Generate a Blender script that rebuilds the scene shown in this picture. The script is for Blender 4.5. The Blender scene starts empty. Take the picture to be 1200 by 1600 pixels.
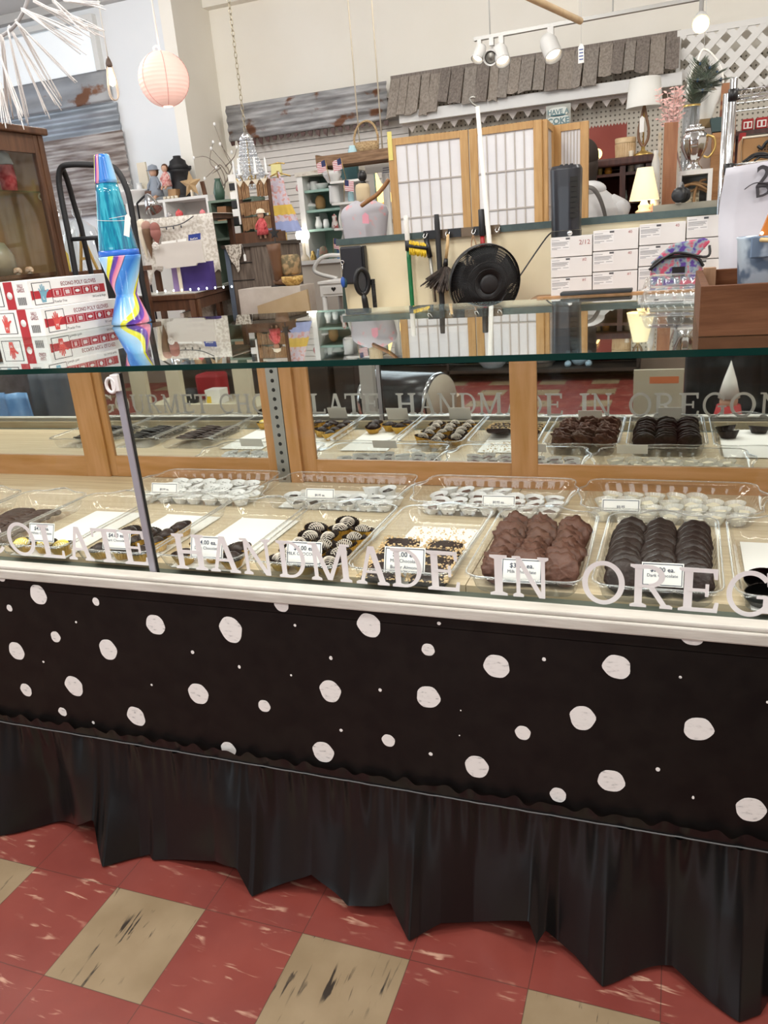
import bpy, math, random
from math import sin, cos, pi, radians, floor, atan2, sqrt
from mathutils import Vector, Matrix
random.seed(7)
SC = bpy.context.scene
COL = SC.collection
# ------------------------------------------------------------ camera
CY, CP, CR, CF = -0.368610772, -0.333027301, -0.0834002774, 1217.86
CPOS = Vector((1.34665, -1.05546, 1.31107))
_f = Vector((sin(CY)*cos(CP), cos(CY)*cos(CP), sin(CP)))
_r0 = Vector((cos(CY), -sin(CY), 0)); _u0 = _r0.cross(_f)
_r = _r0*cos(CR)+_u0*sin(CR); _u = -_r0*sin(CR)+_u0*cos(CR)
cam = bpy.data.cameras.new('camera'); camo = bpy.data.objects.new('camera', cam); COL.objects.link(camo)
cam.sensor_fit = 'VERTICAL'; cam.sensor_height = 24; cam.sensor_width = 18; cam.lens = CF/1600*24
cam.clip_start = 0.02; cam.clip_end = 60
camo.matrix_world = Matrix(((_r.x, _u.x, -_f.x, CPOS.x), (_r.y, _u.y, -_f.y, CPOS.y), (_r.z, _u.z, -_f.z, CPOS.z), (0, 0, 0, 1)))
SC.camera = camo
vs = SC.view_settings
vs.view_transform = 'Standard'; vs.look = 'None'; vs.gamma = 1; vs.exposure = 0.0
try: vs.use_curve_mapping = False
except Exception: pass
w = bpy.data.worlds.new('world'); SC.world = w; w.use_nodes = True
w.node_tree.nodes['Background'].inputs[0].default_value = (1, .97, .93, 1)
w.node_tree.nodes['Background'].inputs[1].default_value = 0.45
def area(name, loc, size, power, col, rot=(0, 0, 0)):
    l = bpy.data.lights.new(name, 'AREA'); l.shape = 'RECTANGLE'; l.size, l.size_y = size; l.energy = power; l.color = col
    o = bpy.data.objects.new(name, l); COL.objects.link(o); o.location = loc; o.rotation_euler = rot
    return o
# ceiling lights over the shop floor, and daylight through the front windows behind the photographer
CEIL = 3.45
for x in (-2.6, 0.0, 2.6):
    for y, pw in ((-2.4, 36), (-0.6, 40), (1.5, 46), (3.7, 23)):
        if y < 1: area('ceiling_lamp', (x, y, CEIL-.06), (1.3, .3), pw, (1, .985, .955))
        else:       # bare tubes hanging under the rear ceiling throw light sideways onto the walls too
            l = bpy.data.lights.new('tube_lamp', 'POINT'); l.energy = pw*1.45; l.color = (1, .98, .94); l.shadow_soft_size = .18
            o = bpy.data.objects.new('tube_lamp', l); COL.objects.link(o); o.location = (x, y, 3.15)
area('window_daylight', (-1.2, -4.3, 1.7), (3.4, 1.8), 70, (.80, .90, 1), (pi/2, 0, 0))
area('window_daylight', (-5.7, 3.2, 2.0), (2.4, 1.8), 40, (.74, .87, 1), (pi/2, 0, -pi/2))
area('case_lamp', (.45, .235, 1.105), (4.2, .022), 9, (1, .96, .88), (radians(28), 0, 0))
# ------------------------------------------------------------ pixels of the survey to points of the room
def ray(x, y): return _f+_r*((x-600)/CF)-_u*((y-800)/CF)
def P(x, y, Y): d = ray(x, y); return CPOS+d*((Y-CPOS.y)/d.y)
def PZ(x, y, Z): d = ray(x, y); return CPOS+d*((Z-CPOS.z)/d.z)
# ------------------------------------------------------------ materials
MATS = {}
def mat(name, col, rough=.5, metal=0.0, c2=None, scale=8.0, st=(1, 1, 1), bump=0.0, emis=None, es=1.0, lo=.35, hi=.65, detail=4.0, spec=.5, trans=0.0, c3=None, coat=0.0, sheen=0.0):
    if name in MATS: return MATS[name]
    m = bpy.data.materials.new(name); m.use_nodes = True; nt = m.node_tree; b = nt.nodes['Principled BSDF']
    I = b.inputs
    I['Base Color'].default_value = (*col, 1); I['Roughness'].default_value = rough; I['Metallic'].default_value = metal
    I['Specular IOR Level'].default_value = spec; I['Transmission Weight'].default_value = trans; I['Coat Weight'].default_value = coat; I['Sheen Weight'].default_value = sheen
    if emis: I['Emission Color'].default_value = (*emis, 1); I['Emission Strength'].default_value = es
    if c2 or bump:
        tc = nt.nodes.new('ShaderNodeTexCoord'); mp = nt.nodes.new('ShaderNodeMapping'); mp.inputs['Scale'].default_value = st
        nz = nt.nodes.new('ShaderNodeTexNoise'); nz.inputs['Scale'].default_value = scale; nz.inputs['Detail'].default_value = detail
        nt.links.new(tc.outputs['Object'], mp.inputs[0]); nt.links.new(mp.outputs[0], nz.inputs['Vector'])
        if c2:
            cr = nt.nodes.new('ShaderNodeValToRGB'); e = cr.color_ramp.elements
            e[0].position = lo; e[0].color = (*col, 1); e[1].position = hi; e[1].color = (*c2, 1)
            if c3: n3 = e.new((lo+hi)/2); n3.color = (*c3, 1)
            nt.links.new(nz.outputs['Fac'], cr.inputs[0]); nt.links.new(cr.outputs[0], I['Base Color'])
        if bump:
            bp = nt.nodes.new('ShaderNodeBump'); bp.inputs['Strength'].default_value = bump; bp.inputs['Distance'].default_value = .01
            nt.links.new(nz.outputs['Fac'], bp.inputs['Height']); nt.links.new(bp.outputs[0], I['Normal'])
    MATS[name] = m
    return m
def clear(name, tint, r0=.04, haze=0.0, hazecol=(1, 1, 1), rough=.03, refl=(1, 1, 1)):
    "thin clear sheet: what lies behind shows through, reflection grows towards grazing angles"
    if name in MATS: return MATS[name]
    m = bpy.data.materials.new(name); m.use_nodes = True; nt = m.node_tree; N = nt.nodes; L = nt.links
    N.remove(N['Principled BSDF']); out = N['Material Output']
    t = N.new('ShaderNodeBsdfTransparent'); t.inputs[0].default_value = (*tint, 1)
    g = N.new('ShaderNodeBsdfGlossy'); g.inputs['Roughness'].default_value = rough; g.inputs['Color'].default_value = (*refl, 1)
    lw = N.new('ShaderNodeLayerWeight'); lw.inputs[0].default_value = .5
    pw = N.new('ShaderNodeMath'); pw.operation = 'POWER'; pw.inputs[1].default_value = 5
    ma = N.new('ShaderNodeMath'); ma.operation = 'MULTIPLY_ADD'; ma.inputs[1].default_value = 1-r0; ma.inputs[2].default_value = r0
    L.new(lw.outputs['Facing'], pw.inputs[0]); L.new(pw.outputs[0], ma.inputs[0])
    mx = N.new('ShaderNodeMixShader'); L.new(ma.outputs[0], mx.inputs[0]); L.new(g.outputs[0], mx.inputs[2])
    base = t.outputs[0]
    if haze:
        d = N.new('ShaderNodeBsdfTranslucent') if False else N.new('ShaderNodeBsdfDiffuse'); d.inputs[0].default_value = (*hazecol, 1)
        m2 = N.new('ShaderNodeMixShader'); m2.inputs[0].default_value = haze
        L.new(t.outputs[0], m2.inputs[1]); L.new(d.outputs[0], m2.inputs[2]); base = m2.outputs[0]
    L.new(base, mx.inputs[1]); L.new(mx.outputs[0], out.inputs[0])
    MATS[name] = m
    return m
# ------------------------------------------------------------ mesh builder
class MB:
    def __init__(s): s.v = []; s.f = []; s.mi = []; s.sm = []
    def add(s, vs, fs, m=0, sm=False):
        o = len(s.v); s.v += [tuple(p) for p in vs]
        for f in fs: s.f.append([i+o for i in f]); s.mi.append(m); s.sm.append(sm)
        return s
    def hexa(s, p, m=0):
        return s.add(p, [(3, 2, 1, 0), (4, 5, 6, 7), (0, 1, 5, 4), (1, 2, 6, 5), (2, 3, 7, 6), (3, 0, 4, 7)], m)
    def box(s, x0, x1, y0, y1, z0, z1, m=0):
        return s.hexa([(x0, y0, z0), (x1, y0, z0), (x1, y1, z0), (x0, y1, z0), (x0, y0, z1), (x1, y0, z1), (x1, y1, z1), (x0, y1, z1)], m)
    def beam(s, a, b, wx, wy, up=(0, 0, 1), m=0):
        a = Vector(a); b = Vector(b); d = (b-a).normalized(); up = Vector(up)
        if abs(d.dot(up)) > .98: up = Vector((0, 1, 0))
        x = d.cross(up).normalized()*wx/2; y = x.cross(d).normalized()*wy/2
        return s.hexa([a-x-y, a+x-y, a+x+y, a-x+y, b-x-y, b+x-y, b+x+y, b-x+y], m)
    def tube(s, pts, r, n=8, m=0, closed=False, caps=True, sm=True):
        pts = [Vector(p) for p in pts]; k = len(pts); rr = r if isinstance(r, (list, tuple)) else [r]*k
        vs = []; up = None
        for i, p in enumerate(pts):
            a = pts[i-1] if (i or closed) else p; b = pts[(i+1) % k] if (i < k-1 or closed) else p
            d = b-a; d = d.normalized() if d.length > 1e-9 else Vector((0, 0, 1))
            if up is None:
                up = Vector((0, 0, 1)) if abs(d.z) < .9 else Vector((0, 1, 0))
            x = d.cross(up)
            if x.length < 1e-4: x = d.cross(Vector((1, 0, 0)))
            x.normalize(); up = x.cross(d).normalized()
            for j in range(n):
                t = 2*pi*j/n; vs.append(p+(x*cos(t)+up*sin(t))*rr[i])
        fs = []
        for i in range(k if closed else k-1):
            for j in range(n):
                fs.append((i*n+j, i*n+(j+1) % n, ((i+1) % k)*n+(j+1) % n, ((i+1) % k)*n+j))
        if caps and not closed: fs.append(tuple(range(n))[::-1]); fs.append(tuple((k-1)*n+j for j in range(n)))
        return s.add(vs, fs, m, sm)
    def lathe(s, prof, c=(0, 0, 0), n=24, m=0, sm=True, ax=None, sx=1.0, sy=1.0, flute=0, famp=0.0):
        "prof: (radius, height) pairs turned about an axis"
        c = Vector(c); az = Vector(ax or (0, 0, 1)).normalized()
        if abs(az.z) > .999: a1, a2 = Vector((1, 0, 0)), Vector((0, 1 if az.z > 0 else -1, 0))
        else: a1 = az.cross(Vector((0, 0, 1))).normalized(); a2 = az.cross(a1)
        vs = []
        for (r, h) in prof:
            for j in range(n):
                t = 2*pi*j/n; q = r*(1+famp*cos(flute*t)) if flute else r
                vs.append(c+a1*(cos(t)*q*sx)+a2*(sin(t)*q*sy)+az*h)
        fs = []
        for i in range(len(prof)-1):
            for j in range(n): fs.append((i*n+j, i*n+(j+1) % n, (i+1)*n+(j+1) % n, (i+1)*n+j))
        if prof[0][0] > 1e-5: fs.append(tuple(range(n))[::-1])
        if prof[-1][0] > 1e-5: fs.append(tuple((len(prof)-1)*n+j for j in range(n)))
        return s.add(vs, fs, m, sm)
    def shell(s, prof, c=(0, 0, 0), n=24, m=0, ax=None, **k):
        "open lathe without caps"
        q = len(s.f); s.lathe(prof, c, n, m, True, ax, **k)
        while len(s.f) > q and len(s.f[-1]) > 4: s.f.pop(); s.mi.pop(); s.sm.pop()
        return s
    def ell(s, c, r, nu=16, nv=10, m=0, fn=None, rot=None):
        c = Vector(c); vs = []; fs = []
        for i in range(nv+1):
            a = -pi/2+pi*i/nv
            for j in range(nu):
                t = 2*pi*j/nu; d = Vector((cos(a)*cos(t), cos(a)*sin(t), sin(a)))
                k = fn(d) if fn else 1.0
                p = Vector((d.x*r[0]*k, d.y*r[1]*k, d.z*r[2]*k))
                if rot: p = rot @ p
                vs.append(c+p)
        for i in range(nv):
            for j in range(nu): fs.append((i*nu+j, i*nu+(j+1) % nu, (i+1)*nu+(j+1) % nu, (i+1)*nu+j))
        return s.add(vs, fs, m, True)
    def prism(s, poly, o, ex, ey, dep, m=0):
        "flat outline (x,y) in the frame o,ex,ey, thickened by the vector dep"
        o = Vector(o); ex = Vector(ex); ey = Vector(ey); dep = Vector(dep); n = len(poly)
        a = [o+ex*x+ey*y for x, y in poly]
        fs = [tuple(range(n)), tuple(range(2*n-1, n-1, -1))]+[((i+1) % n, i, n+i, n+(i+1) % n) for i in range(n)]
        return s.add(a+[p+dep for p in a], fs, m)
    def grid(s, fn, nu, nv, m=0, sm=True):
        vs = [fn(i/nu, j/nv) for j in range(nv+1) for i in range(nu+1)]
        fs = [(j*(nu+1)+i, j*(nu+1)+i+1, (j+1)*(nu+1)+i+1, (j+1)*(nu+1)+i) for j in range(nv) for i in range(nu)]
        return s.add(vs, fs, m, sm)
    def text(s, body, size, o, ex=(1, 0, 0), ey=(0, 0, 1), m=0, align='CENTER', sx=1.0, fat=0.0):
        vs, fs = glyphs(body, align, fat)
        o = Vector(o); ex = Vector(ex)*size*sx; ey = Vector(ey)*size
        return s.add([o+ex*a+ey*b for a, b in vs], fs, m)
    def build(s, name, mats, parent=None, bevel=0.0, label=None, sub=0, kind=None, solid=0.0):
        me = bpy.data.meshes.new(name)
        if parent is not None: L = ORG[parent.name]
        else:
            xs = [p[0] for p in s.v]; ys = [p[1] for p in s.v]; zs = [p[2] for p in s.v]
            L = Vector(((min(xs)+max(xs))/2, (min(ys)+max(ys))/2, min(zs)))
        me.from_pydata([(p[0]-L.x, p[1]-L.y, p[2]-L.z) for p in s.v], [], s.f)
        for m in (mats if isinstance(mats, (list, tuple)) else [mats]): me.materials.append(m)
        me.polygons.foreach_set('material_index', s.mi); me.polygons.foreach_set('use_smooth', s.sm); me.update()
        o = bpy.data.objects.new(name, me); COL.objects.link(o)
        if parent is not None: o.parent = parent; ORG[o.name] = L
        else: o.location = L; ORG[o.name] = L
        if bevel:
            b = o.modifiers.new('bevel', 'BEVEL'); b.width = bevel; b.segments = 2; b.limit_method = 'ANGLE'
        if solid: b = o.modifiers.new('solid', 'SOLIDIFY'); b.thickness = solid; b.offset = 0
        if sub: b = o.modifiers.new('sub', 'SUBSURF'); b.levels = b.render_levels = sub
        if label: o['label'] = label
        if kind: o['kind'] = kind
        return o
ORG = {}
_G = {}
def glyphs(body, align, fat):
    k = (body, align, fat)
    if k not in _G:
        cu = bpy.data.curves.new('t', 'FONT'); cu.body = body; cu.size = 1; cu.align_x = align; cu.resolution_u = 2; cu.offset = fat
        ob = bpy.data.objects.new('t', cu); COL.objects.link(ob); dg = bpy.context.evaluated_depsgraph_get(); dg.update()
        me = bpy.data.meshes.new_from_object(ob.evaluated_get(dg))
        _G[k] = ([(v.co.x, v.co.y) for v in me.vertices], [tuple(p.vertices) for p in me.polygons])
        bpy.data.objects.remove(ob); bpy.data.curves.remove(cu); bpy.data.meshes.remove(me)
    return _G[k]
def tag(o, label, cat, group=None, kind=None):
    o['label'] = label; o['category'] = cat
    if group: o['group'] = group
    if kind: o['kind'] = kind
    return o
def thing(name, label, cat, loc, group=None):
    o = bpy.data.objects.new(name, None); COL.objects.link(o); o.location = loc; ORG[o.name] = Vector(loc); o.empty_display_size = .02
    return tag(o, label, cat, group)
def dup(root, loc, rot=None, label=None, group=None):
    r = root.copy(); COL.objects.link(r); r.location = loc; ORG[r.name] = Vector(loc)
    if rot is not None: r.rotation_euler = rot if isinstance(rot, (tuple, list)) else (0, 0, rot)
    if label: r['label'] = label
    if group: r['group'] = group
    for ch in list(root.children):
        c = ch.copy(); COL.objects.link(c); c.parent = r
        for g in list(ch.children):
            d = g.copy(); COL.objects.link(d); d.parent = c
    return r
def struct(o, label=None):
    o['kind'] = 'structure'
    if label: o['label'] = label
    return o
def hull(pts, n=6):
    "smooth path through points (Catmull-Rom)"
    pts = [Vector(p) for p in pts]; out = []
    for i in range(len(pts)-1):
        a = pts[max(i-1, 0)]; b = pts[i]; c = pts[i+1]; d = pts[min(i+2, len(pts)-1)]
        for k in range(n):
            t = k/n; out.append(.5*((2*b)+(c-a)*t+(2*a-5*b+4*c-d)*t*t+(3*b-a-3*c+d)*t**3))
    return out+[pts[-1]]
def interp(tab, x):
    if x <= tab[0][0]: return tab[0][1]
    for (a, p), (b, q) in zip(tab, tab[1:]):
        if x <= b: return p+(q-p)*(x-a)/(b-a)
    return tab[-1][1]
ORD = ['first', 'second', 'third', 'fourth', 'fifth', 'sixth', 'seventh', 'eighth', 'ninth', 'tenth', 'eleventh', 'twelfth']
X3 = Vector((1, 0, 0)); Y3 = Vector((0, 1, 0)); Z3 = Vector((0, 0, 1))
# ------------------------------------------------------------ the room
TILE = .2286
def floor_mat():
    m = bpy.data.materials.new('floor_tiles'); m.use_nodes = True; nt = m.node_tree; N = nt.nodes; L = nt.links; b = N['Principled BSDF']
    tc = N.new('ShaderNodeTexCoord'); sp = N.new('ShaderNodeSeparateXYZ'); L.new(tc.outputs['Object'], sp.inputs[0])
    def mth(op, a, v=None, c=None):
        n = N.new('ShaderNodeMath'); n.operation = op
        for i, q in enumerate((a, v, c)):
            if q is None: continue
            if isinstance(q, (int, float)): n.inputs[i].default_value = q
            else: L.new(q, n.inputs[i])
        return n.outputs[0]
    ux = mth('DIVIDE', sp.outputs[0], TILE); uy = mth('DIVIDE', sp.outputs[1], TILE)
    ox = mth('MODULO', mth('ADD', mth('FLOOR', ux), 200), 2); oy = mth('MODULO', mth('ADD', mth('FLOOR', uy), 200), 2)
    tan = mth('MULTIPLY', mth('GREATER_THAN', ox, .5), mth('GREATER_THAN', oy, .5))
    def noise(st, sc, det=5, dist=0.0):
        mp = N.new('ShaderNodeMapping'); mp.inputs['Scale'].default_value = st; L.new(tc.outputs['Object'], mp.inputs[0])
        n = N.new('ShaderNodeTexNoise'); n.inputs['Scale'].default_value = sc; n.inputs['Detail'].default_value = det; n.inputs['Distortion'].default_value = dist
        L.new(mp.outputs[0], n.inputs['Vector']); return n.outputs['Fac']
    def ramp(f, st):
        r = N.new('ShaderNodeValToRGB'); e = r.color_ramp.elements
        for i, (p, c) in enumerate(st):
            q = e[i] if i < 2 else e.new(p)
            q.position = p; q.color = (*c, 1)
        L.new(f, r.inputs[0]); return r.outputs[0]
    def mix(f, a, c):
        n = N.new('ShaderNodeMix'); n.data_type = 'RGBA'
        L.new(f, n.inputs[0]); L.new(a, n.inputs[6]); L.new(c, n.inputs[7]); return n.outputs[2]
    red = ramp(noise((1, 1, 1), 5), [(.3, (.185, .036, .028)), (.7, (.245, .054, .040))])
    rs = ramp(noise((3.2, 17, 1), 3.4, 7, .8), [(.585, (0, 0, 0)), (.66, (1, 1, 1))])
    rs = mth('MULTIPLY', rs, ramp(noise((1, 1, 1), 9, 3), [(.48, (0, 0, 0)), (.60, (1, 1, 1))]))
    one = N.new('ShaderNodeRGB'); one.outputs[0].default_value = (.52, .30, .21, 1)
    redc = mix(rs, red, one.outputs[0])
    tn = ramp(noise((1, 1, 1), 7), [(.3, (.235, .165, .092)), (.7, (.32, .235, .142))])
    ts = ramp(noise((24, 3.2, 1), 2.8, 7, .7), [(.60, (0, 0, 0)), (.66, (1, 1, 1))])
    ts = mth('MULTIPLY', ts, ramp(noise((1, 1, 1), 8, 3), [(.46, (0, 0, 0)), (.56, (1, 1, 1))]))
    blk = N.new('ShaderNodeRGB'); blk.outputs[0].default_value = (.035, .025, .018, 1)
    tanc = mix(ts, tn, blk.outputs[0])
    c = mix(tan, redc, tanc)
    # seams
    fx = mth('ABSOLUTE', mth('SUBTRACT', mth('FRACT', mth('ADD', ux, 200.5)), .5)); fy = mth('ABSOLUTE', mth('SUBTRACT', mth('FRACT', mth('ADD', uy, 200.5)), .5))
    seam = mth('MULTIPLY', mth('LESS_THAN', mth('MINIMUM', fx, fy), .004), .6)
    c = mix(seam, c, blk.outputs[0])
    L.new(c, b.inputs['Base Color'])
    L.new(ramp(noise((1, 1, 1), 12), [(.3, (.30,)*3), (.7, (.48,)*3)]), b.inputs['Roughness'])
    b.inputs['Specular IOR Level'].default_value = .4
    return m
struct(MB().box(-6, 5, -4.6, 7, -.12, 0).build('floor', floor_mat()))
bpy.data.objects['floor'].location = (0, 0, 0); 
for v in bpy.data.objects['floor'].data.vertices: v.co += Vector((-.5, 1.2, -.12))
M_cream = mat('cream_wall_paint', (.85, .81, .725), .75, c2=(.88, .845, .77), scale=1.5)
M_blue = mat('white_wall_paint', (.76, .79, .82), .75, c2=(.80, .82, .84), scale=2)
M_ceil = mat('ceiling_paint', (.56, .55, .53), .8)
M_white = mat('white_paint', (.86, .84, .79), .5)
YB, YL = 6.0, 5.4
xr = P(335, 200, YB).x
struct(MB().box(xr, 5, YB, YB+.15, 0, CEIL).build('wall_back', M_cream))
struct(MB().box(xr-.02, xr+.10, YL, YB, 0, CEIL).build('wall_return', M_cream))
struct(MB().box(-6, xr-.02, YL, YL+.15, 0, CEIL).build('wall_left_back', M_blue))
struct(MB().box(-6, 5, -4.6, 7, CEIL, CEIL+.1).build('ceiling', M_ceil))
struct(MB().box(-6.15, -6, -4.6, YL, 0, CEIL).build('wall_left', M_blue))
struct(MB().box(5, 5.15, -4.6, YB, 0, CEIL).build('wall_right', M_cream))
struct(MB().box(-6, 5, -4.75, -4.6, 0, CEIL).build('wall_front', mat('brown_wall_paint', (.22, .17, .13), .8)))
# ------------------------------------------------------------ the display case
M_black = mat('black_panel_paint', (.0065, .005, .0048), .42, c2=(.010, .008, .007), scale=30, spec=.22)
M_dot = mat('white_dot_paint', (.84, .81, .77), .6, c2=(.40, .39, .38), scale=75, lo=.50, hi=.74, c3=(.79, .76, .72), detail=5, st=(1, 1, 2.6))
M_sill = mat('worn_white_paint', (.61, .575, .51), .5, c2=(.42, .38, .32), scale=9, st=(1, 6, 6), lo=.45, hi=.9, bump=.15)
M_deck = mat('oak_deck', (.54, .42, .26), .38, c2=(.70, .59, .41), scale=3, st=(1.2, 34, 20), lo=.3, hi=.7, c3=(.62, .50, .33))
M_door = mat('honey_oak', (.36, .17, .045), .38, c2=(.46, .235, .10), scale=4, st=(14, 14, 1.5), lo=.3, hi=.7)
M_doorh = mat('honey_oak_rail', (.36, .17, .045), .38, c2=(.46, .235, .10), scale=4, st=(1.5, 14, 14), lo=.3, hi=.7)
M_mirror = mat('mirror', (.80, .82, .80), .015, 1.0)
M_alu = mat('grey_aluminium', (.36, .34, .38), .45, .15)
M_steel = mat('dull_steel', (.33, .32, .29), .42, .85)
M_hole = mat('dark_gap', (.015, .014, .012), .8)
M_glass = clear('case_glass', (.98, .99, .985), .012)
M_top = clear('counter_glass', (.95, .975, .96), .44, rough=.012, refl=(.93, .97, .95))
M_edge = mat('green_glass_edge', (.005, .030, .024), .12)
M_letter = mat('vinyl_letter', (.88, .83, .82), .55)
_n = M_letter.node_tree.nodes; _t = _n.new('ShaderNodeBsdfTranslucent'); _t.inputs[0].default_value = (.82, .80, .77, 1); _m = _n.new('ShaderNodeMixShader'); _m.inputs[0].default_value = .16
_l = M_letter.node_tree.links; _l.new(_n['Principled BSDF'].outputs[0], _m.inputs[1]); _l.new(_t.outputs[0], _m.inputs[2]); _l.new(_m.outputs[0], _n['Material Output'].inputs[0])
XA, XB = -1.75, 2.65
YP, YG, YM = .150, .1875, .90
ZD, ZT = .671, 1.126
case = thing('display_case', 'long glass candy display case on a black base painted with white dots', 'display case', (.45, .5, 0))
# base with painted dots
DOTS = [(60, 929, 12, 15), (15, 950, 4, 5), (150, 940, 5, 6), (87, 995, 7, 8), (26, 1017, 11, 13), (169, 1015, 13, 15), (68, 1034, 1.5, 1.5), (41, 1078, 8, 9),
        (116, 1072, 13, 14), (98, 1112, 6, 6), (146, 1129, 2, 2), (119, 972, 1.5, 1.5), (243, 976, 14, 15), (301, 1019, 2.5, 2.5), (361, 984, 17, 19), (374, 1042, 2, 2.5), (237, 1070, 1.5, 1.5),
        (213, 1119, 13, 14), (310, 1084, 15, 15), (413, 1103, 9, 9), (357, 1171, 11, 11), (440, 945, 11, 10.5), (461, 977, 2, 2), (517, 1028, 2.5, 3), (577, 977, 18, 18), (455, 1055, 1.5, 1.5),
        (516, 1080, 16, 16), (594, 1078, 2.5, 2.5), (533, 1141, 2.5, 2), (505, 1175, 16, 15), (607, 1157, 10, 9), (446, 1203, 10, 6), (669, 1015, 10, 9.5), (686, 974, 3, 2.5), (669, 1089, 18, 17), (776, 1041, 20, 18),
        (850, 1030, 3, 3), (745, 1198, 18, 16.5), (673, 1178, 3, 2.5), (817, 1145, 12, 10.5), (910, 1122, 20, 18), (964, 1042, 22, 18.5), (1063, 1058, 2.5, 2), (872, 1242, 12.5, 11), (955, 1220, 21, 17), (1028, 1202, 3.5, 3),
        (1091, 1139, 23.5, 18), (1083, 1246, 2, 2.5), (1173, 1265, 24, 18), (1082, 998, 17, 10), (2, 902, 6, 6), (661, 1246, 1.2, 1.2), (720, 1110, 1, 1), (1199, 1097, 2, 2), (-38, 925, 9, 11), (-52, 1010, 12, 14), (-70, 1068, 8, 9), (-120, 948, 11, 14), (-150, 1040, 10, 12), (-175, 985, 5, 6), (-215, 930, 10, 12), (-250, 1020, 10, 12), (-300, 965, 9, 11), (-330, 1030, 7, 8), (-390, 925, 8, 10), (-420, 1000, 8, 10), (-500, 950, 7, 9), (-560, 905, 7, 9), (-600, 985, 7, 9), (718, 1149, 1, 1)]
b = MB().box(XA, XB, YP, YM+.01, .03, .646).box(XA, XB, YP, YP+.02, .645, .676)
rd = random.Random(3)
for (x, y, rx, ry) in DOTS:
    c = P(x, y, YP); ex = (P(x+rx, y, YP)-P(x-rx, y, YP)).length/2; ez = (P(x, y+ry, YP)-P(x, y-ry, YP)).length/2
    ph = rd.random()*6; q = rd.uniform(.02, .06)
    pts = [(ex*cos(t)*(1+q*cos(3*t+ph)+.02*cos(7*t+ph)), ez*sin(t)*(1+q*sin(2*t+ph)+.02*cos(6*t))) for t in [2*pi*k/28 for k in range(28)]]
    pts = [(px, pz) for px, pz in pts if c.z+pz < .678]
    if len(pts) > 4: b.prism(pts, (c.x, YP-.0006, c.z), X3, Z3, (0, .0005, 0), 1)
b.box(XA, XB, YM+.011, 1.20, .03, ZT-.0101, 2)
b.build('base_cabinet', [M_black, M_dot, M_door], case)
zs1 = P(600, 921, .180).z; b = MB().box(XA, XB, YP-.006, YP+.03, .668, zs1-.009).box(XA, XB, YP-.002, YP+.030, zs1-.0088, zs1)
b.build('sill', M_sill, case, bevel=.003)
YDK = PZ(600, 905, ZD).y; xs = P(728, 925, YDK).x
for x0, x1 in ((XA, xs-.001), (xs+.001, XB)):
    MB().box(x0, x1, YDK, YM-.006, ZD-.02, ZD).build('deck_board', M_deck, case)
MB().box(XA, XB, .196, .202, ZD-.0139, ZD+.014).build('deck_lip', M_deck, case); MB().box(XA, XB, YP+.03, YDK-.0002, ZD-.04, ZD-.014).build('glass_channel', mat('channel', (.10, .12, .10), .45), case)
# front glass in two panes, meeting at the aluminium post, with the vinyl lettering
xp = P(245, 890, YG).x
panes = []
for x0, x1 in ((XA, xp-.016), (xp+.004, XB)):
    panes.append(MB().box(x0, x1, YG, YG+.006, ZD-.014, ZT-.014).build('front_glass', M_glass, case))
b = MB().box(xp-.0155, xp-.001, YG-.004, YG+.0062, ZD-.012, ZT-.014).box(xp-.001, xp+.002, YG-.0005, YG+.0062, ZD-.012, ZT-.014, 1)
b.build('post', [M_alu, M_hole], case, bevel=.001)
b = MB(); zc = ZT-.035
b.tube([(xp-.017+.011*cos(t), YG-.010, zc+.014*sin(t)) for t in [2*pi*k/16 for k in range(16)]], .0035, 8, closed=True)
b.box(xp-.016, xp+.002, YG-.012, YG-.004, zc-.012, zc+.020)
b.build('glass_clip', mat('white_plastic', (.84, .80, .78), .4), case, bevel=.002)
# serif letters
def ring(cx, cz, ro, rz, th, a0=0, a1=360, n=40, tz=None):
    tz = tz or th*.7; out = []
    for k in range(n+1):
        t = radians(a0+(a1-a0)*k/n); out.append((cx+ro*cos(t), cz+rz*sin(t)))
    for k in range(n, -1, -1):
        t = radians(a0+(a1-a0)*k/n); out.append((cx+(ro-th)*cos(t), cz+(rz-tz)*sin(t)))
    return out
def bar(x0, y0, x1, y1, wd):
    "stroke with horizontal ends"
    return [(x0-wd/2, y0), (x0+wd/2, y0), (x1+wd/2, y1), (x1-wd/2, y1)]
def hb(x0, x1, y0, y1): return [(x0, y0), (x1, y0), (x1, y1), (x0, y1)]
def serif(x, y, w=.34, h=.095, up=1): # bracketed slab
    return [(x-w/2, y), (x+w/2, y), (x+w/2, y+up*h*.6), (x+w*.26, y+up*h), (x-w*.26, y+up*h), (x-w/2, y+up*h*.6)][::1 if up > 0 else -1]
ST = .155
def stem(x): return [bar(x, 0, x, 1, ST), serif(x, 0), serif(x, 1, up=-1)]
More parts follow.
